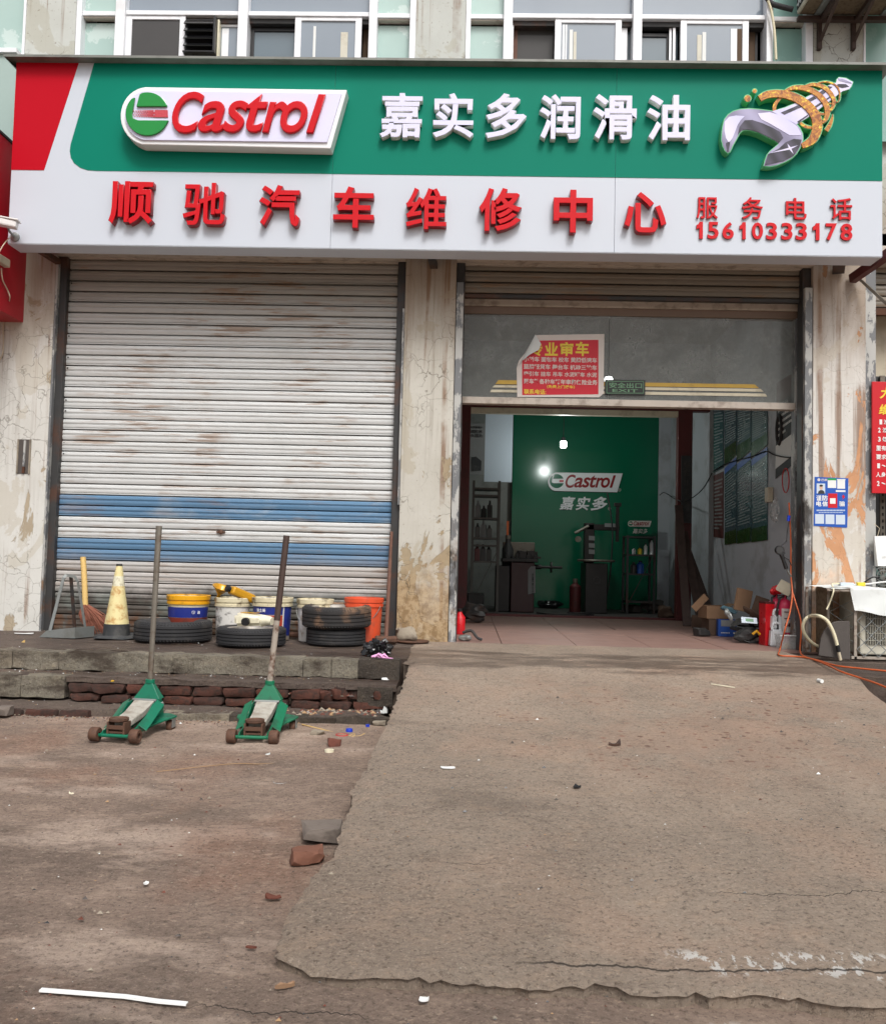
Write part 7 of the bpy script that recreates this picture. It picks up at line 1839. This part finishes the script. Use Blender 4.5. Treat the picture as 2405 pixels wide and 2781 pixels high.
# second lit bulb seen through the transom, near the ceiling of the front bay
p = PY(1652, 1034, 1.9)
l2 = thing('hanging_bulb', 'second lit bulb showing through the transom glass beside the exit sign', 'lamp', tuple(p))
m = MB(); m.lathe([(.001, -.05), (.03, -.048), (.040, -.03), (.042, .02), (.036, .035), (.02, .04)], 24, wob=1); m.build('bulb', M['bulb'], l2, 60)
m = MB(); m.tube([(0, 0, .04), (.0, 0, 3.28-p.z)], .005, 6); m.build('flex', M['wire_black'], l2)
ld2 = bpy.data.lights.new('bulb_light', 'POINT'); ld2.energy = 3; ld2.shadow_soft_size = .05; ld2.color = (.92, 1, .96)
lo2 = bpy.data.objects.new('bulb_light', ld2); COL.objects.link(lo2); lo2.parent = l2; lo2.location = (0, -.06, -.1)

# white board and banner at the left
def flat(name, label, cat, box, Y, mat, th=.02):
    a, b, c, d = box; q0, q1 = PY(a, (b+d)/2, Y), PY(c, (b+d)/2, Y); z1, z0 = PY((a+c)/2, b, Y).z, PY((a+c)/2, d, Y).z
    t = thing(name, label, cat, ((q0.x+q1.x)/2, Y, z0)); MB().box(q0.x, q1.x, Y, Y+th, z0, z1).build('panel', mat, t, None, .002, True); return t
wb = flat('white_board', 'large pale blue white board on the wall left of the green backdrop', 'board', (1316, 1112, 1391, 1309), 4.6, M['board_white'])
bn = flat('oil_banner', 'grey printed banner with black lettering at the far left of the workshop', 'banner', (1274, 1150, 1316, 1290), 4.5, M['pale_box'])
txt('多多级高护', 'text_line', M['cone_black'], bn, (1276, 1158, 1310, 1164), 4.495, .004, res=1); txt('成技术', 'text_line', M['cone_black'], bn, (1277, 1168, 1310, 1177), 4.495, .004, bold=.02); txt('久活力', 'text_line', M['cone_black'], bn, (1277, 1179, 1310, 1188), 4.495, .004, bold=.02)
MB().prism(poly([(1280, 1242), (1292, 1240), (1307, 1252), (1306, 1278), (1281, 1280)], 4.495), 4.493, 4.499).build('oil_can_print', M['cone_black'], bn, None, 0, True)
q = PY(1378, 1400, 4.9); o = MB().box(q.x-.012, q.x+.02, 4.9, 4.93, PY(1378, 1470, 4.9).z, PY(1378, 1415, 4.9).z).build('orange_strip', M['hose_orange']); tag(o, 'thin orange strip on the wall beside the backdrop edge', 'strip')
# dark shelving with bottles, left
def rack(name, label, x0, x1, Y0, Y1, H, zs_, mat, n, seed, items):
    t = thing(name, label, 'shelf', ((x0+x1)/2, Y0, 0))
    for x in (x0, x1):
        for Y in (Y0, Y1): MB().box(x-.015, x+.015, Y-.015, Y+.015, 0, H).build('upright', mat, t, None, 0, True)
    for z in zs_: MB().box(x0-.01, x1+.01, Y0-.01, Y1+.01, z-.012, z+.012).build('shelf_board', mat, t, None, 0, True)
    m = MB(); m.bar((x0, Y0-.02, .1), (x1, Y0-.02, .8), .02, .008); m.build('diagonal_brace', mat, t, None, 0, True)
    return t
xa, xb = zfloor(1282, 4.0), zfloor(1352, 4.0)
zsh = [PY(1320, y, 4.0).z for y in (1327, 1346, 1408, 1462, 1482, 1526)]
rack('bottle_shelf', 'steel rack crammed with oil bottles at the left of the workshop', xa, xb, 4.0, 4.3, zsh[0]+.1, zsh, M['shelf_steel'], 5, 1, None)
rb = random.Random(3); nbt = 0
CM = ['can_grey', 'pale_box', 'steel_dark', 'can_grey', 'maroon', 'can_grey']
def bottle_mesh():
    m = MB(); m.box(-.04, .04, -.03, .03, 0, .16); m.lathe([(.03, .16), (.016, .19), (.016, .22), (.001, .22)], 10, wob=1); return m
base_b = {k: (lambda me, k=k: (me.materials.append(M[k]), me)[1])(bottle_mesh().mesh('bottle')) for k in set(CM)}
rows = {0: 'top', 1: 'second', 2: 'third', 3: 'fourth', 4: 'lowest'}
for r_, z in enumerate((zsh[2]+.012, zsh[3]+.012, zsh[5]+.012)):
    x = xa+.06; i = 0
    while x < xb-.04:
        o = bpy.data.objects.new('oil_bottle', base_b[rb.choice(CM)]); COL.objects.link(o); o.location = (x, 4.08+rb.uniform(-.02, .03), z); o.rotation_euler = (0, 0, rb.uniform(-.3, .3))
        o.scale = (.8, .8, rb.uniform(.7, 1)); tag(o, f'{["leftmost", "second", "third", "fourth", "fifth", "sixth"][i]} oil bottle on the {["upper", "middle", "low"][r_]} shelf of the steel rack', 'bottle', 'oil bottles on the steel rack'); x += .075; i += 1
# tool trolley / wheel balancer, left of centre
def boxthing(name, label, cat, px0, px1, pyt, Y, d_, mat, z0=0, bev=.01):
    x0, x1 = zfloor(px0, Y), zfloor(px1, Y); z1 = PY((px0+px1)/2, pyt, Y).z
    t = thing(name, label, cat, ((x0+x1)/2, Y, z0)); MB().box(x0, x1, Y, Y+d_, z0, z1).build('cabinet', mat, t, None, bev, True); return t, x0, x1, z1
Yw_ = 4.2
t, x0, x1, z1 = boxthing('wheel_balancer', 'dark red wheel balancing machine with a shaft sticking out to the right', 'machine', 1388, 1452, 1527, Yw_, .5, M['dark_red_machine'])
MB().box(x0-.12, x1+.04, Yw_-.03, Yw_+.5, z1, z1+.05).build('top_tray', M['dark_machine'], t, None, .01, True)
MB().box(x0-.1, x1+.02, Yw_+.3, Yw_+.36, z1+.05, PY(1410, 1471, Yw_).z).build('back_board', M['grey_steel'], t, None, .01, True)
m = MB(); rq = random.Random(2)
for k in range(16): 
    xx = rq.uniform(x0-.08, x1); m.box(xx, xx+rq.uniform(.03, .1), Yw_+rq.uniform(0, .2), Yw_+.25, z1+.05, z1+.05+rq.uniform(.02, .1))
m.build('tool_pile', M['dark_machine'], t, None, .003, True)
MB().box(x0-.19, x0-.01, Yw_+.05, Yw_+.45, 0, z1-.05).build('side_cabinet', M['dark_machine'], t, None, .008, True)
zsft = PY(1490, 1541, Yw_).z
m = MB(); m.tube([(x1, Yw_+.2, zsft), (PY(1530, 1541, Yw_).x, Yw_+.2, zsft)], .018, 10); m.tube([(PY(1498, 1541, Yw_).x, Yw_+.2, zsft), (PY(1502, 1541, Yw_).x, Yw_+.2, zsft)], .07, 16); m.tube([(x1, Yw_+.2, zsft), (x1+.1, Yw_+.2, zsft)], .032, 10); m.build('shaft', M['dark_machine'], t, 40, 0, True)
MB().prism(poly([(1433, 1548), (1441, 1538), (1453, 1538), (1453, 1610), (1433, 1614)], Yw_-.003), Yw_-.005, Yw_-.001).build('name_strip', M['pale_box'], t, None, 0, True)
for i, ch in enumerate('BEIJINGSE'): 
    c = PY(1446, 1560+i*6.5, Yw_-.006); fit_text(ch, 'letter_print', M['cone_black'], t, c, .026, .020, .002, .02, ax=(0, 0, 1), up=(-1, 0, 0))
# tyre changer, right of centre
Yk = 4.4
t, x0, x1, z1 = boxthing('tyre_changer', 'dark tyre changing machine with tall column and arm', 'machine', 1590, 1650, 1530, Yk, .5, M['dark_machine'])
m = MB(); m.lathe([(.001, z1+.02), (.24, z1+.02), (.25, z1+.035), (.24, z1+.05), (.001, z1+.05)], 28, ((x0+x1)/2+.02, Yk+.2, 0), wob=1); m.build('turntable', M['grey_steel'], t, 40, 0, True)
xc_ = zfloor(1609, Yk); zt2 = PY(1609, 1418, Yk).z
MB().box(xc_-.07, xc_+.06, Yk+.3, Yk+.45, z1, zt2).build('column', M['dark_machine'], t, None, .01, True)
xr_ = zfloor(1685, Yk); za = PY(1640, 1428, Yk).z
MB().box(xc_-.05, xr_+.03, Yk+.3, Yk+.36, za-.05, za+.03).build('arm', M['dark_machine'], t, None, .01, True)
MB().box(xr_-.02, xr_+.02, Yk+.28, Yk+.32, PY(1685, 1470, Yk).z, PY(1685, 1368, Yk).z).build('hex_shaft', M['dark_machine'], t, None, .004, True)
MB().box(xr_-.045, xr_+.045, Yk+.27, Yk+.33, PY(1685, 1372, Yk).z, PY(1685, 1362, Yk).z).build('shaft_knob', M['dark_machine'], t, None, .006, True)
m = MB(); m.tube([(xc_-.2, Yk+.3, zt2-.14), (xc_-.02, Yk+.3, zt2-.04)], .02, 8); m.lathe([(.04, -.02), (.04, .02)], 14, (xc_-.16, Yk+.28, zt2-.22), 'y'); m.build('regulator', M['grey_steel'], t, 40, 0, True)
for y_ in (1462, 1482, 1499): patch_ = MB().prism(poly([(1598, y_-7), (1614, y_-6), (1614, y_+6), (1598, y_+5)], Yk+.29), Yk+.285, Yk+.299).build('data_plate', M['pale_box'], t, None, 0, True)
MB().prism(poly([(1641, 1421), (1672, 1422), (1672, 1432), (1641, 1431)], Yk+.29), Yk+.285, Yk+.299).build('name_plate', M['pale_box'], t, None, 0, True)
m = MB(); c = PY(1620, 1576, Yk-.004); m.tube([c+Vector((.045*math.cos(a), 0, .045*math.sin(a))) for a in [k*pi/10 for k in range(21)]], .006, 5); m.build('round_emblem', M['can_grey'], t, None, 0, True)

# shelf at the right of the backdrop with mini sign
xa2, xb2 = zfloor(1703, 4.6), zfloor(1776, 4.6)
zs2 = [PY(1740, y, 4.6).z for y in (1459, 1508, 1560)]
rack('tool_shelf', 'dark steel tool shelf at the right of the green backdrop', xa2, xb2, 4.6, 4.9, zs2[0]+.02, zs2+[.15], M['steel_dark'], 4, 2, None)
ms_ = flat('mini_shop_sign', 'small lettered sign plate above the tool shelf', 'sign', (1703, 1413, 1769, 1452), 5.2, M['backdrop_green'])
logo(ms_, F2, 5.19, .008, None, M['poster_paper'], M['letter_red_side'], M['backdrop_green'], M['poster_paper'], ['logo_plate'], 0, dots=False)
txt('嘉实多', 'text_line', M['poster_paper'], ms_, (1717, 1436, 1757, 1449), 5.195, .004, bold=.02, shear=.2)
for i, (px, mt, w_, h_, zz_, lb_) in enumerate(((1722, 'jug_white', .05, .08, 1, 'white container on the middle tool shelf'), (1738, 'poster_yellow', .06, .09, 1, 'yellow box on the middle tool shelf'), (1754, 'paper_white', .05, .14, 1, 'white spray bottle on the middle tool shelf'), (1770, 'jug_white', .05, .2, 1, 'tall white bottle at the end of the middle tool shelf'),
        (1722, 'can_grey', .09, .14, 2, 'grey can on the lower tool shelf'), (1740, 'box_blue', .1, .16, 2, 'blue drum on the lower tool shelf'))):
    x = zfloor(px, 4.65); z = zs2[zz_]+.012
    t = thing('container', lb_, 'container', (x, 4.7, z)); m = MB(); m.lathe([(w_*.5, 0), (w_*.5, h_*.75), (w_*.2, h_*.9), (w_*.2, h_), (.001, h_)], 12, wob=1); m.build('body', M[mt], t, 40)
    m = MB(); m.lathe([(w_*.22, h_*.95), (w_*.22, h_*1.06), (.001, h_*1.06)], 10, wob=1); m.build('cap', M['cone_black'], t, 40)
# clutter along the walls
t = carton('white instrument box with round dials on the floor at the back', 1535, 1650, .25, .16, .16, M['pale_box'], 0, 0, False, 'instrument_box')
for k in (-.07, .03, .09): m = MB(); m.lathe([(.02, 0), (.02, .01)], 12, (0, 0, 0), 'y'); m.xf(Matrix.Translation((k, -.089, .09))); m.build('dial', M['cone_black'], t, 40)
for i, (px, py, s_, mt, lb_) in enumerate(((1495, 1652, (.3, .15, .12), 'shiny_black', 'dark tool heap on the floor beside the white instrument box'), (1780, 1665, (.35, .2, .16), 'slate', 'dusty heap of parts at the right foot of the backdrop'),
        (1285, 1690, (.3, .2, .2), 'steel_dark', 'dark bundle on the floor by the left portal post'), (1805, 1680, (.2, .2, .18), 'cardboard_dark', 'brown bundle on the floor by the right portal post'))):
    b_ = base(px, py); tag(rock('parts_heap', M[mt], s_, b_, i*5+2, 0, 3, .45), lb_, 'heap')
jug('white kettle shaped jug on the floor at the right foot of the backdrop', 1775, 1652, .2, .3)
m = MB()
b_ = base(1855, 1700)
for k, (a, z_, lb_) in enumerate(((.0, 1.35, 'tall dark plank leaning by the right portal post'), (.16, 1.05, 'shorter plank leaning in the corner by the workshop wall'), (.3, .85, 'short dark plank leaning nearest the workshop wall'))):
    x = 2.40+a; m = MB(); m.bar((x, 2.5, 0), (x+.06-.1*k, 3.2, z_), .09, .02); tag(m.build('plank', M['dark_pole'], None, None, .002), lb_, 'plank', 'planks leaning in the corner')
o = MB().bar((pr+.09, 3.30, 1.15), (pr+.09, 3.32, 1.95), .12, .01).build('vertical_banner', M['cone_black']); tag(o, 'narrow dark vertical banner hung on the right portal post', 'banner')
for i, ch in enumerate('创维换服务'): fit_text(ch, 'character_print', M['can_grey'], o, Vector((pr+.09, 3.293, 1.85-i*.11)), .06, .07, .002, .02)
cable('loose_cable', [PY(1790, 1345, YB-.3), PY(1800, 1338, 5.2), PY(1812, 1342, 5.0), PY(1826, 1352, 4.6), PY(1840, 1358, 3.3), PY(1862, 1362, 3.2), PX(1905, 1330, XW-.02), PX(1932, 1285, XW-.02)], .006, M['wire_black'], 'slack black cable crossing from the backdrop wall to the workshop wall', 'cable')
# left foot of doorway: red can and grey machine
b_ = base(1247, 1722); t = thing('red_canister', 'small red canister just inside the left door jamb', 'canister', b_)
m = MB(); m.lathe([(.045, 0), (.05, .01), (.05, .15), (.02, .19), (.02, .21), (.001, .21)], 20, wob=1); m.build('body', M['ext_red'], t, 40); m = MB(); m.lathe([(.022, .2), (.022, .225), (.001, .225)], 12, wob=1); m.build('cap', M['black_plastic'], t, 40)
b_ = base(1262, 1742); o = rock('engine_part', M['galvanised'], (.12, .08, .06), (b_[0], b_[1]+.02, 0), 51); tag(o, 'silver cast metal part in front of the red canister', 'metal part')
cable('black_hose_piece', [Vector((b_[0]-.02, b_[1]+.12, .06)), Vector((b_[0]+.05, b_[1]+.10, .08)), Vector((b_[0]+.10, b_[1]+.04, .03)), Vector((b_[0]+.14, b_[1]+.03, .015))], .012, M['black_rubber'], 'short black rubber hose on the floor beside the silver part', 'hose', n=8)
# green certificate frames on the left inner jamb
q = PY(1250, 1380, .6); o = MB().box(-.13, -.126, .9, 1.1, q.z-.1, q.z+.1).build('certificate', M['poster_green']); 
bpy.data.objects.remove(o)

# more workshop clutter, each its own thing
CL = [('scrap_part', 'dark gearbox casing on the floor by the left portal post', 'scrap part', (1290, 1664), (.22, .2, .25), 'dark_machine'),
      ('scrap_part', 'low dark box of parts under the wheel balancer shaft', 'scrap part', (1478, 1650), (.2, .2, .1), 'steel_dark'),
      ('scrap_part', 'dull metal part beside the tyre changer foot', 'scrap part', (1668, 1650), (.16, .14, .12), 'grey_steel'),
      ('scrap_part', 'dark rag bundle on the floor before the tool shelf', 'scrap part', (1715, 1662), (.3, .16, .1), 'slate'),
      ('scrap_part', 'brown packing piece at the foot of the leaning planks', 'scrap part', (1900, 1706), (.18, .14, .14), 'cardboard_dark'),
      ('scrap_part', 'dark lump beside the cardboard boxes at the wall', 'scrap part', (1905, 1728), (.14, .12, .08), 'steel_dark')]
for i, (nm_, lb_, ct_, (px, py), sz_, mt) in enumerate(CL):
    b_ = base(px, py); tag(chunk(nm_, M[mt], sz_, b_, 60+i, i*.7), lb_, ct_, 'scrap lying about the workshop floor')
for k, (x, lb_, mt, hh) in enumerate(((1378, 'upright gas bottle between the rack and the wheel balancer', 'steel_dark', .95), (1563, 'small upright canister left of the tyre changer', 'maroon', .4))):
    X = zfloor(x, 4.5); t = thing('gas_bottle', lb_, 'cylinder', (X, 4.5, 0)); m = MB(); m.lathe([(.07, 0), (.075, .02), (.075, hh*.85), (.03, hh*.95), (.03, hh), (.001, hh)], 20, wob=1); m.build('cylinder', M[mt], t, 40)
    m = MB(); m.lathe([(.035, hh-.01), (.035, hh+.04), (.001, hh+.04)], 12, wob=1); m.build('valve', M['grey_steel'], t, 40)
cable('floor_hose', [Vector((.9, 4.0, .012)), Vector((1.1, 3.7, .012)), Vector((1.5, 3.8, .012)), Vector((1.6, 4.1, .012)), Vector((1.3, 4.2, .012))], .011, M['black_rubber'], 'black hose curled on the floor before the backdrop', 'hose')
cable('hanging_hose', [Vector((zfloor(1655, 4.4), 4.7, 1.6)), Vector((zfloor(1668, 4.4), 4.6, 1.1)), Vector((zfloor(1660, 4.4), 4.5, .5)), Vector((zfloor(1650, 4.4), 4.5, .2))], .010, M['black_rubber'], 'black hose hanging beside the tyre changer column', 'hose')
